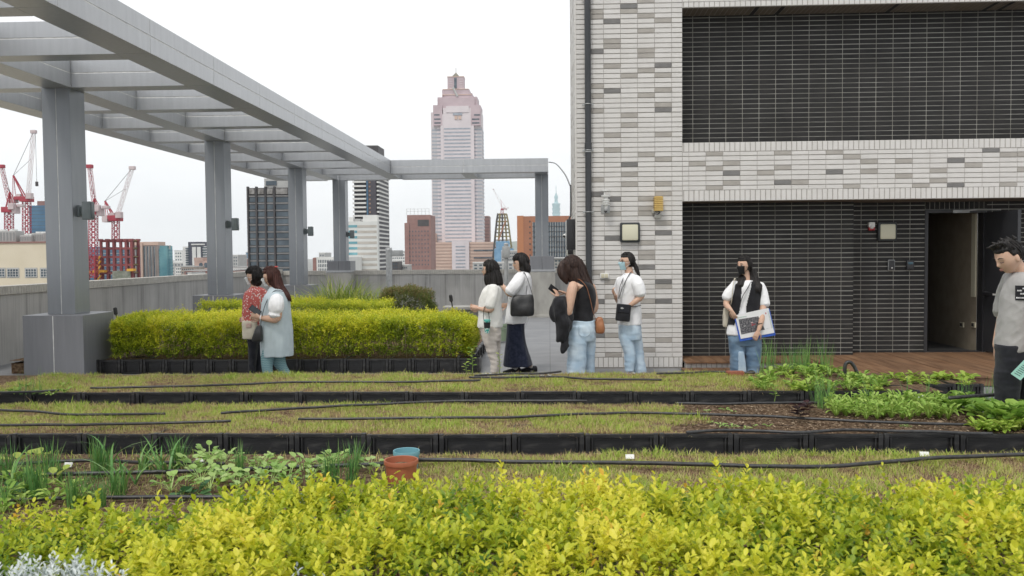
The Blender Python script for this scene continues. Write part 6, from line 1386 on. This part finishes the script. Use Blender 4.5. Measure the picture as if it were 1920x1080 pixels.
mb = MB(); mb.lathe([(0, -hh/2), (k*.72, -hh/2), (k*.76, -hh/2+.01), (k*.97, hh/2-.02), (k*.9, hh/2-.02), (0, hh/2-.022)], 24); mb.build('cup_body', M_print, t, 40)
mb = MB(); mb.lathe([(k*.86, -hh*.12), (k*.9, -hh*.12), (k*1.02, hh*.3), (k*.98, hh*.3)], 24); mb.build('cup_sleeve', C_BLK, t, 40); mb = MB(); mb.lathe([(0, hh/2), (k*.9, hh/2), (k*1.03, hh/2-.005), (k*1.03, hh/2-.02), (k*.95, hh/2-.022)], 24); mb.build('lid', mat('teal_lid', (.10, .42, .36), None, .35), t, 40)
o = t.location-P.root; strap('carry_strap', [P.p(163, 635, -.26), P.p(158, 560, -.25), P.p(164, 505, -.225), P.p(180, 497, -.2), P.p(198, 540, -.225), P.p(205, 600, -.25), P.p(211, 640, -.26)], .02, C_BLK, t, off=o)
# ---------------- woman with the black shoulder bag
P = Person('woman in a white T-shirt and long navy skirt with a black shoulder bag', 972, 12.0, C5)
P.head(458, 142, 0, 80, 6, (478, 235, 0), 1.02); tor = [(448, 508, 212, .055), (428, 525, 232, .13), (405, 540, 262, .185), (385, 545, 330, .18), (365, 540, 420, .172), (352, 528, 500, .17), (340, 510, 580, .17), (334, 500, 628, .168)]
P.loft(P.b, tor, f=.8); legs = [[(365, 450, 640, .08, -.08), (370, 450, 800, .07, -.08), (385, 440, 930, .05, -.08), (395, 440, 1000, .038, -.08)], [(410, 490, 640, .08, .08), (430, 505, 800, .07, .08), (490, 550, 930, .05, .08), (515, 560, 1010, .038, .08)]]
for l in legs: P.loft(P.b, l, f=.85)
P.tube(P.b, [(452, 280, -.17), (410, 345, -.21), (376, 396, -.22), (340, 360, -.2), (305, 318, -.14)], [.05, .046, .042, .036, .026]); P.hand(P.p(300, 314, -.13), (-.9, .1, .5), (0, .3, -1), .5, 1, .88)
P.tube(P.b, [(470, 290, .17), (440, 380, .22), (410, 450, .2), (380, 480, .1), (350, 480, .02)], [.05, .046, .042, .036, .026]); P.hand(P.p(346, 480, .02), (-1, 0, -.2), (0, -1, 0), .9, -1, .88)
P.finish(); P.face(); P.glasses()
P.hair(H_BLK, .02, .36, .30, -.72, drops=[[(445, 515, 130, .086), (452, 538, 170, .09), (458, 540, 205, .085), (470, 530, 222, .06)]], fr=.06)
mb = MB(); P.loft(mb, tor, g=.006)
P.tube(mb, [(458, 262, -.14), (415, 325, -.22), (374, 378, -.23)], [.075, .078, .076]); P.tube(mb, [(470, 270, .14), (440, 350, .22), (415, 420, .22)], [.075, .075, .07])
P.garment('shirt', mb, W_TEE, disp=folds(.009, 8, .6)); mb = MB(); P.loft(mb, [(352, 492, 610, .15), (348, 493, 700, .165), (338, 508, 800, .185), (326, 540, 900, .21), (319, 556, 960, .225), (320, 557, 974, .222)]); P.garment('skirt', mb, C_NAVY, disp=lambda c, n: .011*noise.noise((c.x*9, c.y*9, c.z*1.2))+.003*noise.noise((c.x*30, c.y*30, c.z*4))); mb = MB()
P.shoe(mb, P.p(418, 1025, -.08), (-1, -.15), .25); P.shoe(mb, P.p(550, 1030, .08), (-1, -.2), .25); P.garment('shoes', mb, C_BLK, .006); mb = MB()
P.tube(mb, [(418, 985, -.08), (416, 1010, -.08)], .041, sub=1); P.tube(mb, [(541, 985, .08), (543, 1015, .08)], .041, sub=1); mb.build('socks', cloth('grey_sock', (.5, .48, .45), (.58, .56, .53)), P.t, 60)
mb = MB(); mb.tube([P.p(470, 222, -.05), P.p(462, 235, -.06), P.p(455, 215, -.07)], .006, 6, sub=3); mb.build('lanyard', C_BLK, P.t, 60)
t = empty('shoulder_bag', P.p(473, 500, -.25)+P.root, 'large slouchy black shoulder bag of the woman in the navy skirt', 'bag'); o = t.location-P.root
mb = MB(); P.loft(mb, [(392, 555, 574, .03, -.25), (378, 570, 562, .06, -.25), (376, 572, 510, .07, -.25), (382, 570, 450, .05, -.25), (395, 562, 415, .025, -.25), (402, 556, 402, .012, -.25)], pw=3); mb.v = [tuple(Vector(v)-o) for v in mb.v]; remesh(mb, 'bag_body', LTH, t, .007, 2, lambda c, n: .012*noise.noise((c.x*9, c.y*9, c.z*9)))
strap('strap', [P.p(556, 415, -.25), P.p(545, 370, -.25), P.p(520, 290, -.235), P.p(500, 240, -.17), P.p(485, 222, -.11), P.p(478, 240, -.05)], .026, LTH, t, off=o); strap('strap', [P.p(500, 420, -.25), P.p(505, 380, -.23), P.p(510, 330, -.21)], .03, LTH, t, off=o)
# ---------------- woman in the black top looking at her phone
P = Person('woman in a black sleeveless top and light jeans looking down at her phone', 1090, 11.25, C6)
P.head(232, 172, 0, 108, 24, (290, 290, 0), 1.05); tor = [(262, 325, 278, .06), (250, 350, 292, .12), (247, 395, 330, .165), (250, 415, 390, .165), (246, 412, 470, .15), (236, 400, 540, .145), (230, 394, 612, .15)]
P.loft(P.b, tor, f=.88); P.loft(P.b, [(215, 330, 300, .14), (205, 400, 325, .19), (225, 410, 370, .17)], f=.9); legs = [[(192, 330, 650, .1, -.1), (190, 345, 760, .1, -.1), (188, 342, 900, .095, -.1), (186, 335, 1050, .09, -.1)], [(270, 416, 650, .1, .1), (300, 415, 760, .1, .1), (325, 410, 900, .09, .1), (330, 404, 1050, .085, .1)]]
for l in legs: P.loft(P.b, l, f=.72)
P.tube(P.b, [(240, 315, -.18), (225, 370, -.22), (205, 480, -.25), (188, 556, -.25), (150, 510, -.24), (118, 430, -.2)], [.058, .064, .058, .05, .044, .03]); P.hand(P.p(116, 425, -.2), (-.35, .1, 1), (-.6, .3, -.2), .45, 1, .95)
P.tube(P.b, [(380, 330, .2), (400, 420, .24), (405, 520, .22), (320, 520, .1), (220, 430, -.06), (185, 395, -.1)], [.056, .058, .05, .042, .034, .028]); P.hand(P.p(180, 390, -.11), (-1, 0, .35), (-.1, -.3, -1), .4, -1, .92)
P.finish(); P.face()
P.hair(H_BRN, .026, .2, .55, -.85, drops=[[(185, 300, 110, .09), (150, 335, 170, .108), (150, 350, 215, .112), (180, 372, 270, .115), (235, 395, 320, .12), (290, 408, 370, .11), (330, 416, 420, .09), (350, 415, 470, .06)]], tubes=[([(160, 140, -.05), (138, 200, -.06), (160, 260, -.06), (190, 310, -.05)], [.05, .055, .05, .02])], wave=.0045)
mb = MB(); P.loft(mb, tor, g=.005); P.garment('top', mb, C_BLK, disp=folds(.005)); mb = MB()
for l in legs: P.loft(mb, l)
P.loft(mb, [(200, 412, 608, .165), (192, 418, 690, .185), (192, 416, 770, .17)]); P.garment('jeans', mb, J_LIGHT, disp=legfolds(.008)); mb = MB(); a, b = P.p(283, 655, -.2), P.p(372, 735, -.2)
mb.tube([P.p(283, 650, -.2), P.p(286, 720, -.205), P.p(330, 738, -.205), P.p(368, 715, -.2), P.p(374, 655, -.185)], .005, 6, sub=3); mb.build('back_pocket', J_LIGHT, P.t, 60); mb = MB()
for l in legs: P.shoe(mb, P.p((l[-1][0]+l[-1][1])/2, 1050, l[-1][4]), (-1, -.1))
P.garment('shoes', mb, W_TEE, .007)
t = empty('mobile_phone', P.p(76, 356, -.2)+P.root, 'black phone held up by the woman in the black sleeveless top', 'phone'); mb = MB(); mb.bbox(-.038, .038, -.005, .005, -.076, .076, .004); mb.build('phone_case', C_BLK, t, 40); t.rotation_euler = (R(15), R(-58), R(25))
t = empty('jacket', P.p(150, 600, -.3)+P.root, 'black jacket draped over the forearm of the woman looking at her phone', 'jacket'); o = t.location-P.root
mb = MB(); P.loft(mb, [(100, 178, 412, .06, -.25), (72, 182, 450, .09, -.26), (60, 190, 520, .1, -.27), (75, 205, 580, .1, -.27), (98, 228, 640, .09, -.27), (100, 195, 720, .07, -.27), (98, 188, 770, .055, -.27), (104, 180, 782, .04, -.27)]); P.loft(mb, [(150, 232, 560, .07, -.24), (165, 235, 640, .06, -.24), (150, 200, 740, .05, -.26), (132, 198, 820, .045, -.27), (136, 175, 865, .035, -.27), (142, 165, 876, .02, -.27)]); P.tube(mb, [(150, 812, -.27), (192, 806, -.27)], .035, sub=2); P.tube(mb, [(70, 500, -.27), (68, 570, -.27), (90, 606, -.27)], [.03, .035, .03])
mb.v = [tuple(Vector(v)-o) for v in mb.v]; remesh(mb, 'jacket_body', C_BLK, t, .008, 3, lambda c, n: .014*noise.noise((c.x*16, c.y*16, c.z*9))+.006*noise.noise((c.x*34, c.y*34, c.z*12)))
t = empty('crossbody_bag', P.p(448, 645, -.05)+P.root, 'small tan leather bag hanging behind the woman in the black top', 'bag'); o = t.location-P.root
mb = MB(); P.loft(mb, [(425, 480, 712, .03, -.05), (418, 487, 700, .05, -.05), (412, 488, 650, .055, -.05), (420, 478, 600, .04, -.05), (440, 462, 582, .015, -.05)], pw=2.6); mb.v = [tuple(Vector(v)-o) for v in mb.v]; remesh(mb, 'bag_body', LTH_B, t, .007, 2, folds(.006, 14))
strap('strap', [P.p(272, 272, -.1), P.p(300, 285, -.165), P.p(345, 340, -.19), P.p(375, 440, -.19), P.p(395, 530, -.17), P.p(415, 590, -.1), P.p(430, 612, -.07)], .02, LTH_B, t, off=o)
# ---------------- woman in the blue mask
P = Person('woman with a ponytail and pale blue mask in a white T-shirt and light jeans', 1183, 11.5, C6)
P.head(672, 132, 0, 68, 0, (690, 235, 0), .98); tor = [(655, 712, 226, .055), (630, 745, 246, .12), (604, 768, 285, .16), (594, 772, 350, .16), (598, 772, 450, .15), (597, 782, 550, .155), (597, 785, 600, .155), (598, 785, 640, .152)]
P.loft(P.b, tor, f=.8); legs = [[(604, 705, 640, .09, -.06), (612, 715, 750, .09, -.06), (645, 740, 880, .085, -.07), (660, 728, 1020, .08, -.07)], [(680, 783, 640, .09, .07), (690, 792, 750, .09, .07), (705, 806, 880, .085, .06), (728, 830, 1030, .08, .05)]]
for l in legs: P.loft(P.b, l, f=.72)
P.tube(P.b, [(745, 285, -.13), (768, 345, -.17), (790, 408, -.18), (745, 450, -.2), (695, 488, -.19)], [.048, .046, .042, .036, .026]); P.hand(P.p(692, 490, -.19), (-1, .1, -.55), (0, .9, -.3), .5, 1, .88)
P.tube(P.b, [(625, 290, .13), (605, 370, .17), (605, 445, .16), (590, 430, .05), (578, 410, -.02)], [.046, .044, .04, .034, .024]); P.hand(P.p(577, 408, -.03), (-.5, -.2, 1), (.8, -.4, .2), .9, -1, .85)
P.finish(); P.face(lips=False); P.mask(MASKB, strapc=W_TEE); P.glasses(C_BLK)
P.hair(H_BLK, .012, .46, .12, -.5, tubes=[([(712, 130, .0), (732, 152, .0), (746, 185, .0), (762, 225, .0), (777, 266, .0)], [.03, .028, .03, .026, .006])], wave=.003)
mb = MB(); P.loft(mb, tor, g=.006); P.tube(mb, [(735, 275, -.1), (765, 330, -.175), (783, 395, -.185)], [.075, .078, .076]); P.tube(mb, [(630, 280, .1), (606, 350, .17), (600, 400, .17)], [.07, .07, .066]); P.garment('shirt', mb, W_TEE, disp=folds(.008, 8, .6))
mb = MB()
for l in legs: P.loft(mb, l)
P.loft(mb, [(604, 780, 630, .15), (604, 786, 700, .16), (612, 790, 760, .15)]); P.garment('jeans', mb, J_LIGHT, disp=legfolds(.008)); mb = MB()
for l in legs: P.shoe(mb, P.p((l[-1][0]+l[-1][1])/2, 1040, l[-1][4]), (-1, -.4))
P.garment('shoes', mb, W_TEE, .007)
strap('lanyard', [P.p(708, 214, -.03), P.p(690, 235, -.13), P.p(655, 300, -.175), P.p(625, 370, -.175), P.p(606, 430, -.16)], .022, C_BLK, P.t); strap('lanyard', [P.p(655, 235, -.06), P.p(632, 290, -.155), P.p(612, 350, -.16), P.p(604, 430, -.155)], .022, C_BLK, P.t)
t = empty('pouch', P.p(642, 545, -.22)+P.root, 'black pouch with a small silver emblem worn by the woman in the blue mask', 'bag'); o = t.location-P.root
a, b = P.p(583, 615, -.22)-o, P.p(700, 475, -.22)-o
mb = MB(); mb.bbox(a.x, b.x, -.035, .035, a.z, b.z, .02); mb.build('bag_body', C_BLK, t, 50); mb = MB(); mb.bbox(a.x+.012, b.x-.03, -.045, -.03, (a.z+b.z)/2+.005, b.z-.004, .006); mb.build('flap', C_PANT, t, 50)
q = P.p(630, 512, -.27)-o; mb = MB()
mb.tube([(q.x-.022, -.0475, q.z+.002), (q.x, -.0475, q.z+.011), (q.x+.022, -.0475, q.z+.002), (q.x, -.0475, q.z-.007), (q.x-.022, -.0475, q.z+.002)], .0022, 6); mb.tube([(q.x-.01, -.0475, q.z+.002), (q.x+.01, -.0475, q.z+.002)], .003, 6); mb.build('emblem', mat('silver_print', (.6, .6, .6), None, .4), t)
t.rotation_euler = (0, R(6), 0); strap('strap', [P.p(700, 490, -.21), P.p(735, 485, -.17), P.p(775, 470, -.06)], .03, C_BLK, t, off=o)
mb = MB(); mb.tube([P.p(1, 1), P.p(1, 2)], .01)
# ---------------- woman with the folder
P = Person('woman with a black mask and black vest holding a blue folder', 1400, 11.55, C7, .035)
P.head(325, 165, 0, 54, 0, (345, 290, .02), 1.0); tor = [(300, 395, 285, .06), (262, 440, 300, .085), (235, 468, 325, .11), (224, 458, 400, .12), (216, 448, 500, .12), (203, 442, 600, .125), (190, 440, 700, .125), (190, 440, 722, .123)]
P.loft(P.b, tor, f=.82); legs = [[(198, 330, 700, .1), (203, 330, 800, .1), (212, 325, 900, .1), (217, 320, 1060, .1)], [(315, 458, 700, .1), (322, 464, 800, .1), (335, 464, 900, .1), (335, 442, 1060, .1)]]
for l in legs: P.loft(P.b, l, f=.7)
P.tube(P.b, [(240, 330, 0), (205, 400, -.02), (180, 470, -.04), (200, 505, -.11), (222, 530, -.15)], [.046, .044, .04, .034, .025]); P.hand(P.p(222, 528, -.155), (.45, -.1, -1), (.5, .8, .2), .6, -1, .88)
P.tube(P.b, [(462, 340, 0), (482, 430, -.03), (475, 540, -.1), (462, 620, -.17), (442, 690, -.2)], [.046, .044, .042, .034, .026]); P.hand(P.p(440, 692, -.205), (-.45, -.05, -1), (.4, .9, .1), .55, 1, .9)
P.finish(); P.face(lips=False); P.mask(BLKMASK)
P.hair(H_BLK, .015, .52, .15, -.4, drops=[[(348, 418, 190, .07, .045), (360, 434, 250, .065, .03), (370, 456, 310, .055, -.05), (372, 470, 350, .04, -.09), (380, 462, 380, .025, -.1)], [(285, 345, 235, .05, .04), (276, 335, 280, .05, -.03), (274, 322, 318, .03, -.09), (280, 318, 334, .015, -.1)], [(300, 400, 200, .07, .05), (300, 420, 280, .06, .08), (310, 430, 340, .05, .1)]], wave=.003)
mb = MB(); P.loft(mb, tor, g=.004); P.tube(mb, [(262, 316, 0), (214, 372, -.02), (184, 428, -.03)], [.062, .062, .062]); P.tube(mb, [(445, 322, 0), (478, 400, -.02), (492, 482, -.05)], [.064, .066, .068]); P.garment('shirt', mb, W_TEE, disp=folds(.008, 8, .6))
mb = MB(); P.loft(mb, [(296, 398, 286, .065)]+[r for r in tor[1:6]]+[(196, 440, 655, .125)], g=.014); vest = P.garment('vest', mb, C_BLK, disp=folds(.004, 8, .6))
bm = bmesh.new(); bm.from_mesh(vest.data); kill = []
itp = lambda pts, y: np.interp(y, [q[0] for q in pts], [q[1] for q in pts])
yref = lambda z: np.interp(-z, [-P.p(330, y).z for y in (250, 700)], (250, 700)); x0_, x1_ = P.p(200, 400, -.12).x, P.p(450, 400, -.12).x
for f in bm.faces:
    c = f.calc_center_median(); y = yref(c.z); x = 200+(c.x-x0_)/(x1_-x0_)*250
    le = itp([(260, 283), (330, 304), (430, 300), (520, 288), (600, 262), (655, 236)], y); re = itp([(260, 392), (340, 378), (420, 358), (500, 338), (650, 336)], y)
    if (c.y < .02 and le < x < re) or (y > 575+(x-200)*1.2 and x < 262 and c.y < -.03 and y > 640) or y < 291: kill.append(f)
bmesh.ops.delete(bm, geom=kill, context='FACES'); bm.to_mesh(vest.data); bm.free()
mb = MB()
for l in legs: P.loft(mb, l)
P.loft(mb, [(196, 450, 705, .12), (198, 460, 770, .125), (203, 462, 810, .11)]); P.garment('jeans', mb, J_MID, disp=legfolds(.007)); mb = MB()
P.loft(mb, [(280, 322, 860, .02, -.095), (276, 330, 900, .025, -.095), (274, 340, 970, .025, -.098), (272, 345, 1050, .025, -.098)]); P.garment('faded_panel', mb, J_LIGHT, .007); mb = MB()
for l in legs: P.shoe(mb, P.p((l[-1][0]+l[-1][1])/2, 1060, -.02), (-.3, -1))
P.garment('shoes', mb, C_BLK, .007)
strap('lanyard', [P.p(378, 290, -.06), P.p(362, 330, -.13), P.p(335, 375, -.155), P.p(308, 425, -.155), P.p(290, 500, -.155)], .024, C_BLK, P.t)
mb = MB(); mb.tube([P.p(452, 632, -.18)+Vector((.033*math.cos(a), .033*math.sin(a), .006*math.cos(a))) for a in [2*math.pi*k/14 for k in range(15)]], .005, 6); mb.build('bracelet', C_BLK, P.t, 60); mb = MB(); mb.tube([P.p(213, 520, -.13)+Vector((.03*math.cos(a), .03*math.sin(a), -.012*math.cos(a))) for a in [2*math.pi*k/14 for k in range(15)]], .006, 6); mb.build('watch', METAL, P.t, 60)
t = empty('folder', P.p(412, 645, -.16)+P.root, 'blue folder with a dark aerial map on a white sheet', 'folder'); o = t.location-P.root
q4 = lambda pts, dy: [P.p(x, y, dy)-o for x, y in pts]
def plate(mb, pts, dy, th):
    a = q4(pts, dy); b = q4(pts, dy+th); mb.add(a+b, [(0, 1, 2, 3), (7, 6, 5, 4), (0, 4, 5, 1), (1, 5, 6, 2), (2, 6, 7, 3), (3, 7, 4, 0)])
mb = MB(); plate(mb, [(245, 580), (530, 512), (580, 728), (290, 778)], -.150, .012); mb.build('cover', mat('blue_plastic_cover', (.03, .10, .52), (.05, .14, .58), .35, 10), t)
mb = MB(); plate(mb, [(252, 566), (522, 506), (570, 708), (298, 757)], -.158, .004); mb.build('paper', mat('white_paper', (.76, .76, .77), (.8, .8, .81), .7, 10), t)
mb = MB(); plate(mb, [(280, 600), (440, 574), (494, 682), (303, 722)], -.1605, .0015); mb.build('map_print', mat('aerial_print', (.05, .05, .06), (.28, .27, .28), .6, 55, lo=.42, hi=.72, detail=9), t)
mb = MB(); plate(mb, [(272, 583), (345, 570), (346, 578), (274, 592)], -.1605, .0015); mb.build('title_print', mat('green_print', (.35, .5, .42), (.7, .74, .72), .6, 160, lo=.45, hi=.55), t)
mb = MB()
for x, y in ((382, 628), (392, 640), (385, 645), (405, 636)): plate(mb, [(x, y), (x+12, y-2), (x+13, y+3), (x+1, y+5)], -.1618, .001)
mb.mi = 1; plate(mb, [(325, 652), (337, 650), (338, 654), (326, 656)], -.1618, .001); plate(mb, [(378, 624), (398, 620), (398, 624), (379, 628)], -.1618, .001); mb.mi = 0; plate(mb, [(496, 545), (503, 543), (505, 556), (498, 558)], -.1608, .001); mb.build('map_marks', [mat('red_print', (.5, .05, .07), None, .6), M_pvc], t)
mb = MB(); plate(mb, [(515, 532), (528, 530), (560, 668), (546, 672)], -.1605, .0015); plate(mb, [(500, 674), (523, 671), (524, 674), (501, 677)], -.1605, .0015); mb.build('side_notes', mat('grey_print', (.45, .5, .5), (.7, .73, .73), .6, 120, lo=.42, hi=.6), t)
t = empty('tote_bag', P.p(182, 590, .06)+P.root, 'cream canvas tote behind the elbow of the woman with the folder', 'bag'); o = t.location-P.root
mb = MB(); P.loft(mb, [(158, 215, 660, .03, .06), (154, 220, 640, .05, .06), (155, 225, 560, .05, .06), (160, 225, 508, .02, .06)], pw=4); mb.v = [tuple(Vector(v)-o) for v in mb.v]; remesh(mb, 'bag_body', CANVAS, t, .007, 2, folds(.004, 12)); strap('strap', [P.p(205, 515, .06), P.p(225, 440, -.1), P.p(235, 330, -.125), P.p(250, 270, -.06), P.p(262, 300, .06)], .03, CANVAS, t, off=o)
# ---------------- man at the right edge
P = Person('man with short black hair in a grey T-shirt looking down', 1915, 7.75, C8)
P.head(574, 305, 0, 80, 24, (655, 398, .03), 1.2, nr=.062); tor = [(612, 700, 390, .075, .03), (590, 735, 405, .11, .02), (566, 765, 440, .15), (552, 778, 500, .155), (542, 780, 570, .155), (530, 778, 650, .155), (518, 775, 740, .155), (511, 772, 810, .155), (511, 770, 834, .15)]
P.loft(P.b, tor, f=.82); legs = [[(508, 645, 800, .12, -.03), (505, 640, 930, .11, -.03), (505, 625, 1060, .1, -.03), (520, 615, 1250, .085, -.03), (530, 610, 1460, .07, -.03)], [(620, 765, 800, .12, .04), (625, 755, 930, .11, .04), (630, 745, 1060, .1, .04), (640, 735, 1250, .085, .04), (645, 725, 1460, .07, .04)]]
for l in legs: P.loft(P.b, l, f=.72)
P.tube(P.b, [(590, 450, .17), (560, 560, .22), (535, 680, .22), (515, 760, .18), (503, 808, .12)], [.06, .056, .048, .04, .03]); P.hand(P.p(503, 806, .12), (-.05, 0, -1), (.6, -.5, 0), .5, -1, 1.0)
P.tube(P.b, [(745, 450, -.1), (765, 560, -.2), (765, 680, -.25), (730, 790, -.27), (690, 880, -.25)], [.06, .056, .048, .04, .03]); P.hand(P.p(688, 882, -.25), (-.5, 0, -1), (.3, .9, 0), .7, 1, 1.0)
P.finish(); P.face(down=True)
P.hair(H_BLK, .013, .50, .22, -.2, lowf=.22, wave=.005, tubes=[([P.H(.02+.011*k, -.045+.018*k, .108-.002*k), P.H(.05+.011*k, -.05+.02*k, .132-.004*k), P.H(.07+.012*k, -.05+.022*k, .136-.006*k)], [.018, .012, .003]) for k in range(5)]+[([P.H(-.07+.022*k, .032*((k % 3)-1), .112-.0*k), P.H(-.06+.024*k, .034*((k % 3)-1), .146)], [.022, .004]) for k in range(7)])
mb = MB(); P.loft(mb, tor, g=.006); P.tube(mb, [(600, 430, .12), (562, 530, .23), (545, 620, .24)], [.085, .088, .085]); P.tube(mb, [(735, 440, -.06), (768, 540, -.2), (772, 640, -.25)], [.085, .09, .085]); shirt = P.garment('shirt', mb, C_GREY, disp=folds(.010, 6, .8, .003)); mb = MB()
for l in legs: P.loft(mb, l)
P.loft(mb, [(514, 768, 790, .15), (508, 768, 860, .16), (508, 765, 930, .14)]); P.garment('trousers', mb, C_PANT, disp=legfolds(.008)); mb = MB()
for l in legs: P.shoe(mb, P.p((l[-1][0]+l[-1][1])/2, 1470, l[-1][4]), (-.7, -.7), .28, .1, .052)
P.garment('shoes', mb, C_BLK, .007)
from mathutils.bvhtree import BVHTree
bv = BVHTree.FromPolygons([v.co for v in shirt.data.vertices], [p.vertices for p in shirt.data.polygons])
def onshirt(x, y, e=.0):                             # the point of the shirt front where the print sits
    h = bv.ray_cast(CAM-P.root, ray(P.ox+x/P.k, P.oy+y/P.k).normalized())
    return h[0]+h[1]*e*.35 if h[0] is not None else P.p(x, y, -.2)
mb = MB(); nx, ny = 10, 8; vs = [onshirt(612+78*i/nx, 466+82*j/ny+3*i/nx, .018) for j in range(ny+1) for i in range(nx+1)]; mb.add(vs, [(j*(nx+1)+i, (j+1)*(nx+1)+i, (j+1)*(nx+1)+i+1, j*(nx+1)+i+1) for j in range(ny) for i in range(nx)]); pr = mb.build('chest_print', C_BLK, P.t, 180)
mb = MB()
for x0, y0, ws in ((618, 535, (5, 4, 5, 4, 4, 5, 5, 5)), (624, 494, (5, 5, 6, 4)), (640, 512, (4, 5, 5, 4, 5)), (652, 482, (5, 4, 6))):
    x = x0
    for w_ in ws: mb.quad(onshirt(x, y0+4, .021), onshirt(x+w_-1, y0+4, .021), onshirt(x+w_, y0-4, .021), onshirt(x+1, y0-4, .021)); x += w_+1.6
mb.build('print_letters', W_TEE, pr)
t = empty('leaflet', P.p(650, 940, -.3)+P.root, 'pale green printed leaflet in the hand of the man in grey', 'leaflet'); o = t.location-P.root
mb = MB(); plate(mb, [(585, 962), (672, 872), (735, 905), (640, 1000)], -.3, .003); mb.build('sheet', mat('mint_paper', (.33, .62, .53), (.38, .67, .58), .6, 12), t)
mb = MB(); plate(mb, [(672, 874), (700, 888), (690, 897), (664, 882)], -.302, .0015)
for k in range(7): plate(mb, [(608+k*9, 956-k*9), (640+k*9, 974-k*9), (638+k*9, 977-k*9), (606+k*9, 959-k*9)], -.302, .0015)
mb.build('print_lines', mat('dark_print', (.04, .09, .085), None, .6), t)
